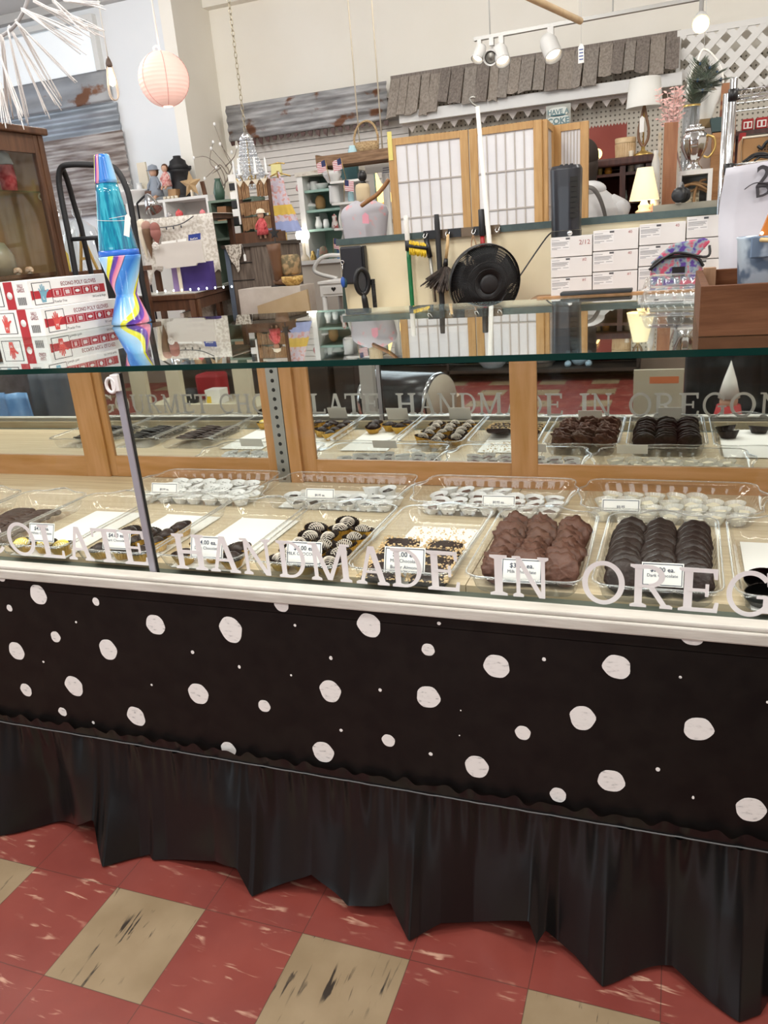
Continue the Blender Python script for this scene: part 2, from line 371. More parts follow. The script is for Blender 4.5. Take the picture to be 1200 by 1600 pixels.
def glyph(c):
    "strokes in a box 1 high; returns (width, polygons)"
    if c == 'I': return .38, stem(.19)
    if c == 'H': return .92, stem(.19)+stem(.73)+[hb(.19, .73, .45, .55)]
    if c == 'L': return .70, stem(.19)+[hb(.19, .66, 0, .095), [(.58, 0), (.68, 0), (.68, .24), (.62, .24)]]
    if c == 'E': return .76, stem(.19)+[hb(.19, .68, 0, .095), [(.62, 0), (.72, 0), (.74, .24), (.67, .24)], hb(.19, .66, .905, 1), [(.60, 1), (.70, 1), (.70, .76), (.64, .76)], hb(.19, .52, .47, .54), hb(.49, .555, .36, .65)]
    if c == 'T': return .82, [bar(.41, 0, .41, 1, ST), serif(.41, 0), hb(.03, .79, .905, 1), [(.03, 1), (.12, 1), (.085, .74), (.03, .74)], [(.70, 1), (.79, 1), (.79, .74), (.735, .74)]]
    if c == 'A': return .90, [bar(.17, 0, .44, 1, .10), bar(.73, 0, .47, 1, .155), hb(.25, .66, .30, .37), serif(.17, 0, .28), serif(.73, 0, .30)]
    if c == 'N': return .95, [bar(.17, 0, .17, 1, .10), serif(.17, 0, .27), bar(.76, 0, .15, 1, .14), bar(.79, 0, .79, 1, .10), serif(.79, 1, .27, up=-1), hb(.02, .2, .94, 1)]
    if c == 'M': return 1.12, [bar(.17, 0, .17, 1, .10), serif(.17, 0, .27), bar(.52, .02, .17, 1, .13), bar(.52, .02, .90, 1, .11), bar(.93, 0, .93, 1, .155), serif(.93, 0, .30), hb(.02, .2, .94, 1), hb(.9, 1.08, .94, 1)]
    if c == 'O': return .96, [ring(.48, .5, .46, .52, .125, tz=.105)]
    if c == 'C': return .84, [ring(.46, .5, .44, .52, .11, 38, 322, tz=.105), [(.74, .98), (.80, .98), (.83, .66), (.77, .66)]]
    if c == 'G': return .94, [ring(.47, .5, .45, .52, .11, 38, 335, tz=.105), [(.76, .98), (.82, .98), (.85, .68), (.79, .68)], hb(.60, .94, .40, .47), hb(.73, .855, .08, .44)]
    if c == 'D': return .90, stem(.19)+[ring(.38, .5, .48, .5, .125, -90, 90, 24, .075), hb(.19, .39, 0, .075), hb(.19, .39, .925, 1)]
    if c == 'R': return .92, stem(.19)+[ring(.40, .735, .32, .265, .12, -90, 90, 20, .095), hb(.19, .41, .905, 1), hb(.19, .41, .47, .54), bar(.76, 0, .44, .5, .13), serif(.76, 0, .26)]
    if c == 'U': return .92, [bar(.19, .35, .19, 1, ST), bar(.75, .35, .75, 1, .075), serif(.19, 1, up=-1), serif(.75, 1, .26, up=-1), ring(.46, .36, .325, .38, .10, 180, 360, 24, .08)]
CAP = .0775
def letter_at(c, pl, pr, base=None):
    "letter c whose foot spans the survey pixels pl..pr"
    yb = interp([(0, 868), (110, 877), (240, 885), (380, 896), (600, 912), (700, 923), (866, 934), (1050, 950), (1200, 962)], (pl+pr)/2)
    return c, P(pl, yb, YG).x, P(pr, yb, YG).x
LET = [letter_at(*a) for a in (('O', 19, 62), ('L', 69, 105), ('A', 109, 150), ('T', 151, 194), ('E', 196, 236), ('H', 276, 327), ('A', 329, 378), ('N', 381, 430), ('D', 437, 482), ('M', 486, 553), ('A', 556, 610),
      ('D', 613, 663), ('E', 668, 721), ('I', 765, 795), ('N', 800, 859), ('O', 908, 977), ('R', 982, 1053), ('E', 1057, 1124), ('G', 1131, 1208))]
x = LET[0][1]-.012
for ch in 'COHC TEMRUOG':
    if ch == ' ': x -= .045; continue
    wd = glyph(ch)[0]*CAP; LET.append((ch, x-wd, x)); x -= wd+.006
x = LET[18][2]+.008
for ch in 'ON': wd = glyph(ch)[0]*CAP*1.05; LET.append((ch, x, x+wd)); x += wd+.008
for i, (ch, x0, x1) in enumerate(LET):
    wd, polys = glyph(ch); k = (x1-x0)/wd; b = MB()
    for j, pg in enumerate(polys):
        b.prism([(px*k, pz*CAP) for px, pz in pg], (x0, YG-.0004-.00012*j, .7095-.0078*(x0-.08)), X3, Z3, (0, .0003, 0))
    b.build('vinyl_letter', M_letter, panes[0] if x1 < xp else panes[1])
# top glass
b = MB().box(XA, XB, YG-.004, 1.205, ZT-.010, ZT+.0)
b.build('top_glass', M_top, case)
MB().box(XA, XB, YG-.0052, YG-.0041, ZT-.0105, ZT).build('polished_edge', M_edge, case)
# mirrored sliding doors
YF = YM-.012
def X_(px, y=650): return P(px, y, YF).x
zr = P(100, 712, YF).z
DOORS = [(X_(-330), X_(164, 700), X_(-300), X_(127, 690), 0), (X_(160, 690), X_(431), X_(172, 690), X_(408), .008), (X_(462), X_(820), X_(489, 690), X_(797), .008), (X_(797), X_(1420), X_(839), X_(1390), 0)]
for (x0, x1, m0, m1, dy) in DOORS:
    y0, y1 = YF+dy, YF+dy+.018
    d = bpy.data.objects.new('sliding_door', None); COL.objects.link(d); d.parent = case; ORG[d.name] = ORG[case.name]; d.empty_display_size = .02
    for a0, a1 in ((x0, m0), (m1, x1)): MB().box(a0, a1, y0, y1, ZD, ZT-.012).build('door_stile', M_door, d, bevel=.0015)
    for z0, z1 in ((ZD, zr), (ZT-.045, ZT-.012)): MB().box(m0, m1, y0+.0005, y1, z0, z1).build('door_rail', M_doorh, d)
    MB().box(m0, m1, y0+.006, y0+.012, zr, ZT-.045).build('mirror_pane', M_mirror, d)
b = MB().box(X_(444), X_(463), YF-.004, YF+.02, ZD, ZT-.012); b.build('jamb', M_door, case, bevel=.001)
sx0, sx1 = X_(424), X_(443); b = MB().box(sx0, sx1, YF-.004, YF+.004, ZD, ZT-.012)
k = ZD+.012
while k < ZT-.03:
    b.lathe([(.0055, 0), (.0055, .0004)], ((sx0+sx1)/2, YF-.0042, k), 12, 1, ax=(0, -1, 0)); k += .026
b.build('shelf_standard', [M_steel, M_hole], case)
MB().box(XA, XB, YF-.002, YM+.012, ZD-.02, ZD-.0005).build('door_track', M_hole, case)
for x0 in (XA, XB-.02): MB().box(x0, x0+.02, YG+.0065, 1.2, ZD, ZT-.014).build('end_panel', M_door, case)
# ------------------------------------------------------------ gathered skirt
HEM = [(-900, 1170), (-830, 1192), (-760, 1180), (-690, 1206), (-600, 1192), (-520, 1226), (-430, 1214), (-330, 1256), (-240, 1246), (-160, 1290), (-60, 1280), (0, 1302), (60, 1294), (142, 1281), (146, 1283), (157, 1357), (200, 1345), (232, 1337), (236, 1346), (340, 1340), (372, 1352), (393, 1402), (430, 1390), (485, 1369), (540, 1422), (600, 1410), (612, 1405), (640, 1467), (690, 1440), (740, 1440), (826, 1443), (838, 1478), (852, 1455), (900, 1490), (942, 1535), (1000, 1522), (1050, 1518), (1100, 1550), (1155, 1590), (1188, 1582), (1205, 1555), (1260, 1600), (1330, 1640), (1400, 1640)]
CREST = [(-900, .3), (-830, 1), (-760, .3), (-690, 1), (-600, .3), (-520, 1), (-430, .3), (-330, 1), (-240, .3), (-160, .3), (0, .2), (120, 0), (157, 1), (235, .45), (340, .35), (393, 1), (485, .5), (540, 1), (610, .45), (640, 1.1), (740, .3), (838, .9), (870, .3), (942, 1), (1040, .5), (1155, 1.1), (1205, .3), (1260, 1), (1400, .5)]
M_vinyl = mat('black_vinyl', (.0062, .0060, .0062), .29, spec=.42)
rs = random.Random(11)
ph = [rs.uniform(0, 6.28) for _ in range(8)]
NU = 900
cols = []
for i in range(NU+1):
    px = -900+2300*i/NU
    hy = interp(HEM, px); cr = interp(CREST, px)
    Yh = YP-.03-.085*cr*.75
    h = P(px, hy, Yh)
    if h.z < .006: h = PZ(px, hy, .006)
    st = P(px-6+px*.012, 0, YP-.006)
    X = h.x; t = X*60
    ga = sin(t*1.0+ph[0])+.6*sin(t*1.9+ph[1]+sin(t*.3))+.5*sin(t*3.3+ph[2])
    gb = sin(X*17+ph[3]+1.3*sin(X*5))+.55*sin(X*31+ph[4]+sin(X*9))
    cols.append((X, h, ga, gb, cr, sin(X*90+ph[5])+sin(X*143+ph[6])))
ZS, ZH = .281, .305
b = MB(); vs_ = []; NV = 22
for (X, h, ga, gb, cr, gc) in cols:
    for j in range(5):          # header ruffle
        q = j/4; vs_.append((X, YP-.0065-.0035*(1+.5*ga*q)-.003*q, ZH+.004*gc*.5-(ZH-ZS)*(1-q) if False else ZS+(ZH-ZS+.004*gc)*(1-(1-q))))
    for j in range(NV+1):
        q = j/NV; e = q**1.3; z = ZS+(h.z-ZS)*q
        y = (YP-.008)+(h.y-(YP-.008))*e + (.0055*ga*(1-q)**3+.015*gb*min(1, q*2.2)*(1-.25*q)-.0012*q*(1-q)*ga)*(1 if j < NV else .9)
        y = min(y, YP-.002)
        vs_.append((X, y, z))
R_ = 5+NV+1; fs_ = []
for i in range(NU):
    for j in range(R_-1):
        if j == 4: continue
        fs_.append((i*R_+j, (i+1)*R_+j, (i+1)*R_+j+1, i*R_+j+1))
b.add(vs_, fs_, 0, True)
b.tube([(c[0], YP-.012-.0015*c[2]*.3, ZS) for c in cols[::3]], .0016, 5, 1)
skirt = b.build('table_skirt', [M_vinyl, mat('skirt_thread', (.10, .10, .10), .6)], None)
tag(skirt, 'gathered black vinyl skirt hanging from the dotted black base down to the red floor', 'skirt')
# ------------------------------------------------------------ trays and sweets on the deck
M_pet = clear('clear_plastic', (.965, .97, .97), .06, haze=.02, rough=.07)
M_rim = clear('clear_plastic_rim', (.93, .94, .94), .12, haze=.16, hazecol=(.92, .93, .93), rough=.10)
M_paper = mat('white_card', (.88, .87, .84), .55)
M_ink = mat('navy_ink', (.03, .04, .085), .6)
M_gold = mat('gold_foil_paper', (.60, .36, .055), .34, .45)
M_brown = mat('brown_paper_cup', (.020, .011, .008), .5)
M_milk = mat('milk_chocolate', (.085, .037, .024), .42, c2=(.125, .060, .042), scale=60, bump=.35, spec=.25)
M_dark = mat('dark_chocolate', (.017, .0088, .0072), .36, c2=(.031, .0185, .0155), scale=70, bump=.25, spec=.28)
M_stick = mat('dark_bark_chocolate', (.038, .018, .012), .38, c2=(.055, .028, .02), scale=60, bump=.3, spec=.4)
M_bark = mat('near_black_bark', (.010, .008, .0075), .35, c2=(.02, .016, .014), scale=60, bump=.3)
M_cupw = mat('white_paper_cup', (.86, .86, .85), .6)
M_whc = mat('white_chocolate', (.86, .79, .62), .4)
M_icing = mat('white_drizzle', (.80, .72, .62), .45)
M_yel = mat('yellow_icing', (.86, .66, .07), .45)
M_nut = mat('chopped_almond', (.66, .43, .19), .6, c2=(.80, .64, .40), scale=120)
M_cupc = clear('glassine_cup', (.93, .93, .91), .06, haze=.5, hazecol=(.95, .95, .92), rough=.2)
def rrect(hx, hy, r, nx=22, ny=40, nc=6):
    out = []
    def line(a, b, n):
        for k in range(n): out.append((a[0]+(b[0]-a[0])*k/n, a[1]+(b[1]-a[1])*k/n))
    def arc(cx, cy, a0, n):
        for k in range(n): t = a0+pi/2*k/n; out.append((cx+r*cos(t), cy+r*sin(t)))
    line((-hx+r, -hy), (hx-r, -hy), nx); arc(hx-r, -hy+r, -pi/2, nc)
    line((hx, -hy+r), (hx, hy-r), ny); arc(hx-r, hy-r, 0, nc)
    line((hx-r, hy), (-hx+r, hy), nx); arc(-hx+r, hy-r, pi/2, nc)
    line((-hx, hy-r), (-hx, -hy+r), ny); arc(-hx+r, -hy+r, pi, nc)
    return out
HXT, HYT, TH = .109, .192, .044
def tray_mesh():
    b = MB(); lv = []
    for hx, hy, z, rip, r in ((.084, .160, .001, 0, .02), (.089, .166, .004, 0, .022), (.0925, .170, .010, .0013, .022), (.098, .177, .030, .0013, .024), (.100, .180, .037, 0, .026), (.1015, .182, .0425, 0, .028), (.1085, .189, TH, 0, .030), (.111, .192, .040, 0, .030)):
        ps = rrect(hx, hy, r); n = len(ps); row = []
        for k, (x, y) in enumerate(ps):
            d = Vector((x/hx, y/hy)).normalized(); q = rip*(1 if k % 4 < 2 else -1)
            zz = z; ear = 0
            if z >= .040 and abs(y) > hy*.97 and abs(x) < .062:
                c_ = cos(x/.062*pi/2)**2; ear = .016*c_; zz = z+.006*c_*(1 if z > .0425 or z == .040 else .3)
            row.append((x+d.x*q, y+d.y*q+(ear if y > 0 else -ear)*(1 if z != .0425 else .1), zz))
        lv.append(row)
    n = len(lv[0]); vs = [p for r in lv for p in r]
    fs = [(i*n+k, i*n+(k+1) % n, (i+1)*n+(k+1) % n, (i+1)*n+k) for i in range(len(lv)-1) for k in range(n)]
    fs.append(tuple(range(n))[::-1])
    b.add(vs, fs, 0, True)
    bead = MB().tube(lv[-2][::2], .0016, 6, 0, closed=True)
    return b, bead
TRAY0 = None
def place_tray(x, y, rz, label, group):
    global TRAY0
    if TRAY0 is None:
        t = thing('plastic_tray', label, 'tray', (0, 0, 0), group)
        b, bead = tray_mesh(); b.build('tray_body', M_pet, t); bead.build('rolled_rim', M_rim, t, label='thicker clear rim')
        TRAY0 = t; t.location = (x, y, ZD+.0006); t.rotation_euler = (0, 0, rz); return t
    return dup(TRAY0, (x, y, ZD+.0006), rz, label, group)
def at_tray(tx, ty, rz):
    c, s = cos(rz), sin(rz)
    return lambda u, v, z=0.0: (tx+c*u-s*v, ty+s*u+c*v, ZD+.0022+z)
def liner(tx, ty, rz, hx, hy, label):
    b = MB(); f = at_tray(tx, ty, rz); p = [f(*q) for q in ((-hx, -hy), (hx, -hy), (hx, hy), (-hx, hy))]
    b.hexa(p+[(x, y, z+.0012) for x, y, z in p]); o = b.build('tray_liner', M_paper); tag(o, label, 'tray liner'); return o
def card(px, py, Y, wpx, lines, label, tilt=.35, hk=.60):
    "small framed price card standing in a tray; px,py its middle"
    c = P(px, py, Y); W = (P(px+wpx/2, py, Y)-P(px-wpx/2, py, Y)).length; H = W*hk
    ex = Vector((1, .02, 0)).normalized(); ey = Vector((0, sin(tilt), cos(tilt))); nn = ex.cross(ey)
    o0 = c-ex*W/2-ey*H/2
    b = MB(); b.prism([(0, 0), (W, 0), (W, H), (0, H)], o0, ex, ey, -nn*.0006); o = b.build('price_card', M_paper)
    tag(o, label, 'price card', 'price cards in the trays')
    t = MB(); e = W*.03; g = nn*.0005; th = W*.016
    for (x0, x1, y0, y1) in ((e, W-e, e, e+th), (e, W-e, H-e-th, H-e), (e, e+th, e, H-e), (W-e-th, W-e, e, H-e)):
        t.add([o0+g+ex*x0+ey*y0, o0+g+ex*x1+ey*y0, o0+g+ex*x1+ey*y1, o0+g+ex*x0+ey*y1], [(0, 1, 2, 3)])
    yy = H*.70 if len(lines) > 1 else H*.40
    for i, l in enumerate(lines):
        s = (H*.27 if i == 0 else H*.19); t.text(l, s, o0+g+ex*W*.5+ey*(yy-s*.3), ex, ey, fat=.012 if i == 0 else 0)
        yy -= H*.245
    t.build('printed_text', M_ink, o)
    return o
def fluted(r0, r1, h, nf=22, amp=.055, n=66, z0=.0):
    def f(u, v):
        t = 2*pi*u; r = r0+(r1-r0)*v; r *= 1+amp*(.35+.65*v)*cos(nf*t); return (r*cos(t), r*sin(t), z0+h*v)
    return f
def lumps(seed, amp, fr):
    rr = random.Random(seed); ks = [(Vector((rr.gauss(0, 1), rr.gauss(0, 1), rr.gauss(0, 1)))*fr, rr.random()*6.28) for _ in range(7)]
    return lambda d: 1+amp*sum(sin(k.dot(d)+p) for k, p in ks)/3
def proto(name, label, cat):
    t = thing(name, label, cat, (0, 0, -3)); ORG[t.name] = Vector((0, 0, 0)); t.location = (0, 0, 0); return t
USED = set()
def put(pr, loc, rot, label, group):
    if pr.name not in USED:
        USED.add(pr.name); pr.location = loc; pr.rotation_euler = rot; pr['label'] = label; pr['group'] = group; return pr
    return dup(pr, loc, rot, label, group)
def single(name, b, m, cat, **k):
    for i, p in enumerate(b.v): pass
    o = b.build(name, m, None, **k); L = o.location.copy()
    for v in o.data.vertices: v.co += L
    o.location = (0, 0, 0); o['label'] = name; o['category'] = cat; return o
# prototypes
def cookie(seed):
    f = lumps(seed, .035, 4); g = lumps(seed+9, .10, 5)
    def fn(d): return f(d)
    b = MB(); vs = []; nu, nv = 28, 12
    b.ell((0, 0, 0), (.0315, .0315, .0085), nu, nv, fn=lambda d: (1+.10*(1-abs(d.z))**.5)*f(d)*(1+.05*sin(9*d.x+seed)*sin(8*d.y)))
    return single('chocolate_cookie', b, M_dark, 'chocolate cookie')
def cluster(seed):
    f = lumps(seed, .15, 3.2); g = lumps(seed+3, .16, 7)
    b = MB().ell((0, 0, 0), (.031, .030, .0125), 36, 18, fn=lambda d: f(d)*g(d))
    return single('chocolate_cluster', b, M_milk, 'chocolate cluster')
def stick(seed, m):
    f = lumps(seed, .06, 5)
    b = MB().ell((0, 0, 0), (.046, .0105, .0048), 24, 10, fn=lambda d: f(d)*(1+.25*min(1, 2*(1-abs(d.x)))-.1))
    return single('chocolate_bark_stick', b, m, 'chocolate stick')
def cup_parts(t, r0, r1, h, mo, mi=None, nf=22, amp=.055):
    b = MB().grid(fluted(r0, r1, h, nf, amp), 88, 4); b.lathe([(r0*.99, .0003), (r0*.99, .0006)], n=24)
    if mi is not None: b.grid(fluted(r0*.97, r1*.975, h*.995, nf, amp, z0=.0008), 88, 4, m=1)
    b.build('paper_cup', [mo, mi] if mi is not None else mo, t)
def truffle(seed, drizzle=True, m=None, big=1.0, name='chocolate_truffle', yellow=False):
    t = proto(name, name, 'chocolate'); rr = random.Random(seed)
    cup_parts(t, .0165, .0285, .0250, M_gold, M_brown, 24, .05)
    f = lumps(seed, .03, 3); R = .0192*big
    b = MB().ell((0, 0, .0190), (R, R*.95, .0165), 24, 14, fn=f); c = b.build('candy', m or M_dark, t)
    if drizzle or yellow:
        d = MB(); a = rr.random()*3
        for k in range(-4, 5):
            x0 = k/5; pts = []
            for q in range(-6, 7):
                y0 = q/6*.95*sqrt(max(0, 1-x0*x0)); xx = x0+.06*sin(q*1.1+k); zz = sqrt(max(0, 1-min(1, xx*xx+y0*y0)))
                X_0, Y_0 = xx*cos(a)-y0*sin(a), xx*sin(a)+y0*cos(a)
                kk = f(Vector((X_0, Y_0, zz)))
                pts.append((X_0*R*kk*1.0, Y_0*R*.95*kk, .0190+zz*.0165*kk+.0002))
            d.tube(pts, .0008 if drizzle else .0011, 5)
        d.build('icing_drizzle', M_icing if drizzle else M_yel, t)
    return t
def small(cupm, chm, seed, name, dots=False):
    t = proto(name, name, 'chocolate'); rr = random.Random(seed)
    cup_parts(t, .0145, .0238, .0195, cupm, None, 26, .04)
    f = lumps(seed, .03, 3); h = .0155
    a, c_ = .0130, .0110
    b = MB().hexa([(-a, -a, .001), (a, -a, .001), (a, a, .001), (-a, a, .001), (-c_, -c_, h), (c_, -c_, h), (c_, c_, h), (-c_, c_, h)])
    b.build('candy', chm, t, bevel=.0025)
    return t
PR = dict(cookie=[cookie(s) for s in (1, 2, 3)], cluster=[cluster(s) for s in (4, 5, 6, 7)])
def jit(s): return random.uniform(-s, s)
COLN = {3: ['left', 'middle', 'right'], 2: ['left', 'right']}
TY = .418
TX = {9: 1.570, 8: 1.337, 7: 1.103, 6: .868, 5: .640, 4: .408, 3: .182, 2: -.048, 1: -.275, 0: -.505, -1: -.735}
TL = {9: 'clear tray holding sprinkle-topped dark cups', 8: 'clear tray holding three rows of dark chocolate cookies', 7: 'clear tray holding three rows of lumpy milk chocolate clusters',
      6: 'clear tray holding nut-topped chocolate bars and loose nut crumbs', 5: 'clear tray full of white-drizzled truffles in gold cups', 4: 'clear tray with five plain dark truffles and a bare liner behind them',
      3: 'clear tray with ten dark truffles in gold cups, crossed by the grey glass post', 2: 'clear tray with only three white and yellow iced truffles left in it', 1: 'clear tray of brown chocolate bark sticks, leftmost in direct view',
      0: 'clear tray of blackish bark sticks, left of the brown bark sticks', -1: 'clear tray of blackish bark sticks, farthest left in the mirror'}
RZ = {k: random.uniform(-.02, .02) for k in TX}
for k in sorted(TX, reverse=True): place_tray(TX[k], TY, RZ[k], TL[k], 'clear trays in the front row')
def rows(k, protos, cols, n, v0, v1, tilt, z, desc, group, skip=(), xs=None, jx=.003, jy=.002, spin=True):
    f = at_tray(TX[k], TY, RZ[k])
    for ci, u in enumerate(xs):
        for i in range(n):
            if (ci, i) in skip: continue
            v = v0+(v1-v0)*(i/(n-1) if n > 1 else 0)
            p = protos[random.randrange(len(protos))]
            rot = (tilt+jit(.10), jit(.06), RZ[k]+jit(.12)) if tilt else (jit(.10), jit(.10), random.random()*6.28 if spin else jit(.2))
            put(p, f(u+jit(jx), v+jit(jy), z), rot, '%s, %s from the front in the %s row of its tray' % (desc, ORD[i], cols[ci]), group)
rows(8, PR['cookie'], COLN[3], 9, -.118, .105, 1.0, .0285, 'glossy dark chocolate cookie', 'dark chocolate cookies', xs=(-.060, 0, .060))
rows(7, PR['cluster'], COLN[3], 8, -.115, .105, .85, .030, 'lumpy milk chocolate cluster', 'milk chocolate clusters', xs=(-.060, 0, .060), jx=.006, jy=.005)
# nut bars
def nutbar(seed):
    t = proto('nut_bar', 'nut_bar', 'chocolate bar'); rr = random.Random(seed); f = lumps(seed, .02, 5)
    MB().ell((0, 0, .006), (.046, .023, .0075), 32, 12, fn=lambda d: f(d)*(max(abs(d.x), abs(d.y), .62)**-.72 if True else 1)*.86).build('chocolate_base', M_dark, t)
    b = MB()
    for _ in range(170):
        x, y = rr.uniform(-.044, .044), rr.uniform(-.022, .022); s = rr.uniform(.0012, .0026)
        b.ell((x, y, .0122+rr.uniform(-.0005, .0008)), (s*1.4, s, s*.8), 5, 3)
    o = b.build('nut_topping', M_nut, t, kind='stuff'); return t
NB = [nutbar(1), nutbar(2)]
f6 = at_tray(TX[6], TY, RZ[6])
for ci, u in enumerate((-.047, .047)):
    for i in range(4):
        put(NB[(i+ci) % 2], f6(u+jit(.002), -.128+.036*i, .010+.003*i), (.42, 0, RZ[6]+jit(.05)), 'chopped-nut chocolate bar, %s from the front on the %s side' % (ORD[i], ('left', 'right')[ci]), 'nut-topped chocolate bars')
for i in range(2): put(NB[i], f6(jit(.004)+(-.047, .047)[i], -.148, .003), (.05, 0, 0), 'nut-topped bar lying flat at the very front %s of its tray' % ('left', 'right')[i], 'nut-topped chocolate bars')
b = MB()
for _ in range(190):
    x, y, _z = f6(random.gauss(0, .05), random.uniform(.03, .155)); u_ = random.uniform(.0008, .002)
    if abs(x-TX[6]) < .08: b.ell((x, y, ZD+.0045), (u_*1.3, u_, u_), 5, 3)
tag(b.build('nut_crumbs', M_nut, kind='stuff'), 'loose chopped nut crumbs scattered over the white liner behind the nut bars', 'crumbs')
liner(TX[6], TY, RZ[6], .081, .157, 'white liner strewn with nut crumbs, under the nut bars')
# truffles
TR = [truffle(s) for s in (1, 2, 3)]
PL = [truffle(s, False, big=1.05, name='dark_truffle') for s in (11, 12)]
WT = [truffle(s, False, M_whc, 1.0, 'white_truffle', True) for s in (21, 22)]
f5 = at_tray(TX[5], TY, RZ[5])
for ci, u in enumerate((-.056, 0, .056)):
    for i in range(6):
        if (ci, i) in ((2, 5), (0, 5)): continue
        put(TR[(i*2+ci) % 3], f5(u+jit(.004), -.128+.0465*i+jit(.003)), (jit(.16)+.12, jit(.16), random.random()*6), 'white-drizzled truffle in a gold cup, %s from the front in the %s row' % (ORD[i], COLN[3][ci]), 'drizzled truffles')
f4 = at_tray(TX[4], TY, RZ[4])
for u, v, d in ((-.058, -.135, 'at the front left corner'), (-.050, -.080, 'second on the left, behind the front corner one'), (.004, -.110, 'behind the price card in the middle'), (.062, -.132, 'at the front right corner'), (.050, -.080, 'on the right, behind the corner one')):
    put(PL[random.randrange(2)], f4(u, v), (.1+jit(.1), jit(.1), random.random()*6), 'plain dark truffle %s of the half-empty tray' % d, 'plain dark truffles')
liner(TX[4], TY, RZ[4], .081, .157, 'white liner bare behind five dark truffles, right of the grey post')
f3 = at_tray(TX[3], TY, RZ[3])
for ci, u in enumerate((-.056, 0, .056)):
    for i in range(4):
        if (ci, i) in ((1, 3), (0, 3)): continue
        put(PL[(i+ci) % 2], f3(u+jit(.004), -.130+.052*i+jit(.003)), (.12+jit(.1), jit(.12), random.random()*6), 'plain dark truffle by the grey post, %s from the front in the %s row' % (ORD[i], COLN[3][ci]), 'plain dark truffles')
liner(TX[3], TY, RZ[3], .081, .157, 'white liner behind the dark truffles, crossed by the grey post')
f2 = at_tray(TX[2], TY, RZ[2])
for i, (u, v, d) in enumerate(((-.060, -.135, 'left'), (-.002, -.125, 'middle'), (.060, -.135, 'right'))):
    put(WT[i % 2], f2(u, v), (.1, jit(.1), i*2), 'white truffle with yellow icing, %s one of the three in the tray' % d, 'white and yellow truffles')
liner(TX[2], TY, RZ[2], .081, .157, 'white liner almost bare, behind three white and yellow truffles')
f9 = at_tray(TX[9], TY, RZ[9])
def sprinkled(seed):
    t = proto('sprinkle_cup', 'sprinkle_cup', 'chocolate'); rr = random.Random(seed)
    MB().grid(fluted(.020, .0300, .021, 30, .02), 90, 3).lathe([(0, .0165), (.026, .0165), (.028, .018), (.029, .021), (.0302, .021)], n=36).build('chocolate_cup', M_dark, t)
    b = MB()
    for _ in range(130):
        a = rr.random()*6.28; r = .0255*sqrt(rr.random()); q = rr.random()*6.28; l = .0018
        b.beam((r*cos(a)-l*cos(q), r*sin(a)-l*sin(q), .0172), (r*cos(a)+l*cos(q), r*sin(a)+l*sin(q), .0178), .0009, .0009)
    b.build('coconut_sprinkles', mat('coconut', (.82, .80, .75), .6), t, kind='stuff'); return t
SPK = sprinkled(3)
for u, v, d in ((-.060, -.125, 'front left of the two rows'), (-.056, -.058, 'just behind the front left one'), (.030, -.120, 'front right, beside the price card')):
    put(SPK, f9(u, v), (.25, 0, u*9), 'dark chocolate cup with white sprinkles, %s' % d, 'sprinkle-topped chocolate cups')
liner(TX[9], TY, RZ[9], .081, .157, 'white liner behind the sprinkle-topped cups at the right end')
# bark sticks
SB = [stick(s, M_stick) for s in (1, 2)]; SK = [stick(s, M_bark) for s in (3, 4)]
for k, pr, d in ((1, SB, 'brown chocolate bark stick'), (0, SK, 'blackish bark stick beside the brown ones'), (-1, SK, 'blackish bark stick in the farthest left tray')):
    f = at_tray(TX[k], TY, RZ[k])
    for ci, u in enumerate((-.042, .042)):
        for i in range(12):
            put(pr[i % 2], f(u+jit(.004), -.12+.0185*i, .010+.0012*min(i, 6)+jit(.001)), (.55+jit(.08), jit(.05), .25*(1 if ci else .6)+jit(.08)), '%s, %s from the front in the %s row' % (d, ORD[i], COLN[2][ci]), 'chocolate bark sticks')
# back row
BX = {4: 1.352, 3: .945, 2: .535, 1: .125}
BY = .742
BL = {4: 'clear tray holding white chocolates in clear cups, right end of the back row', 3: 'clear tray of dark squares in white cups, before the widest oak stile', 2: 'clear tray half filled with dark sweets in white cups, before the wide mirror',
      1: 'clear tray crowded with white cups, just right of the grey post'}
for k in BX: place_tray(BX[k], BY, pi/2+jit(.015), BL[k], 'clear trays in the back row')
S1 = [small(M_cupw, M_dark, s, 'dark_square_chocolate') for s in (1,)]; S2 = [small(M_cupw, M_milk, 2, 'brown_square_chocolate')]; S4 = [small(M_cupc, M_whc, 3, 'white_square_chocolate')]
def brow(k, pr, spots, desc, group):
    for i, (u, v, z, where) in enumerate(spots):
        put(pr, (BX[k]+u+jit(.002), BY+v+jit(.002), ZD+.0022+z), (jit(.12)+.08, jit(.12), random.random()*6), '%s, %s' % (desc, where), group)
def cells(nx, rws, px=.0475, py=.0435, x0=None, skip=(), z=0.0):
    out = []; x0 = -px*(nx-1)/2 if x0 is None else x0
    for j in rws:
        for i in range(nx):
            if (i, j) in skip: continue
            out.append((x0+px*i+(.012 if j % 2 else 0), -.065+py*j, z, '%s from the left in the %s row' % (ORD[i], ('front', 'second', 'third', 'back')[j])))
    return out
brow(4, S4[0], cells(7, (0, 1, 2, 3), skip=((5, 3), (6, 3))), 'white chocolate in a clear cup', 'white chocolates in clear cups')
brow(3, S2[0], cells(7, (0, 1, 2, 3), skip=((4, 3), (5, 3), (6, 3))), 'brown square chocolate in a white cup', 'brown squares in white cups')
brow(2, S1[0], cells(7, (0, 1), skip=((0, 0),)), 'dark square chocolate in a white cup', 'dark squares in white cups')
brow(2, S1[0], [(.075, .038, .006, 'left of the two behind'), (.122, .036, .006, 'right of the two behind')], 'dark square chocolate in a white cup', 'dark squares in white cups')
liner(BX[2], BY, pi/2, .075, .150, 'white liner showing behind the dark sweets in white cups')
S5 = small(M_cupw, M_cupw, 8, 'white_coated_chocolate')
dd = MB()
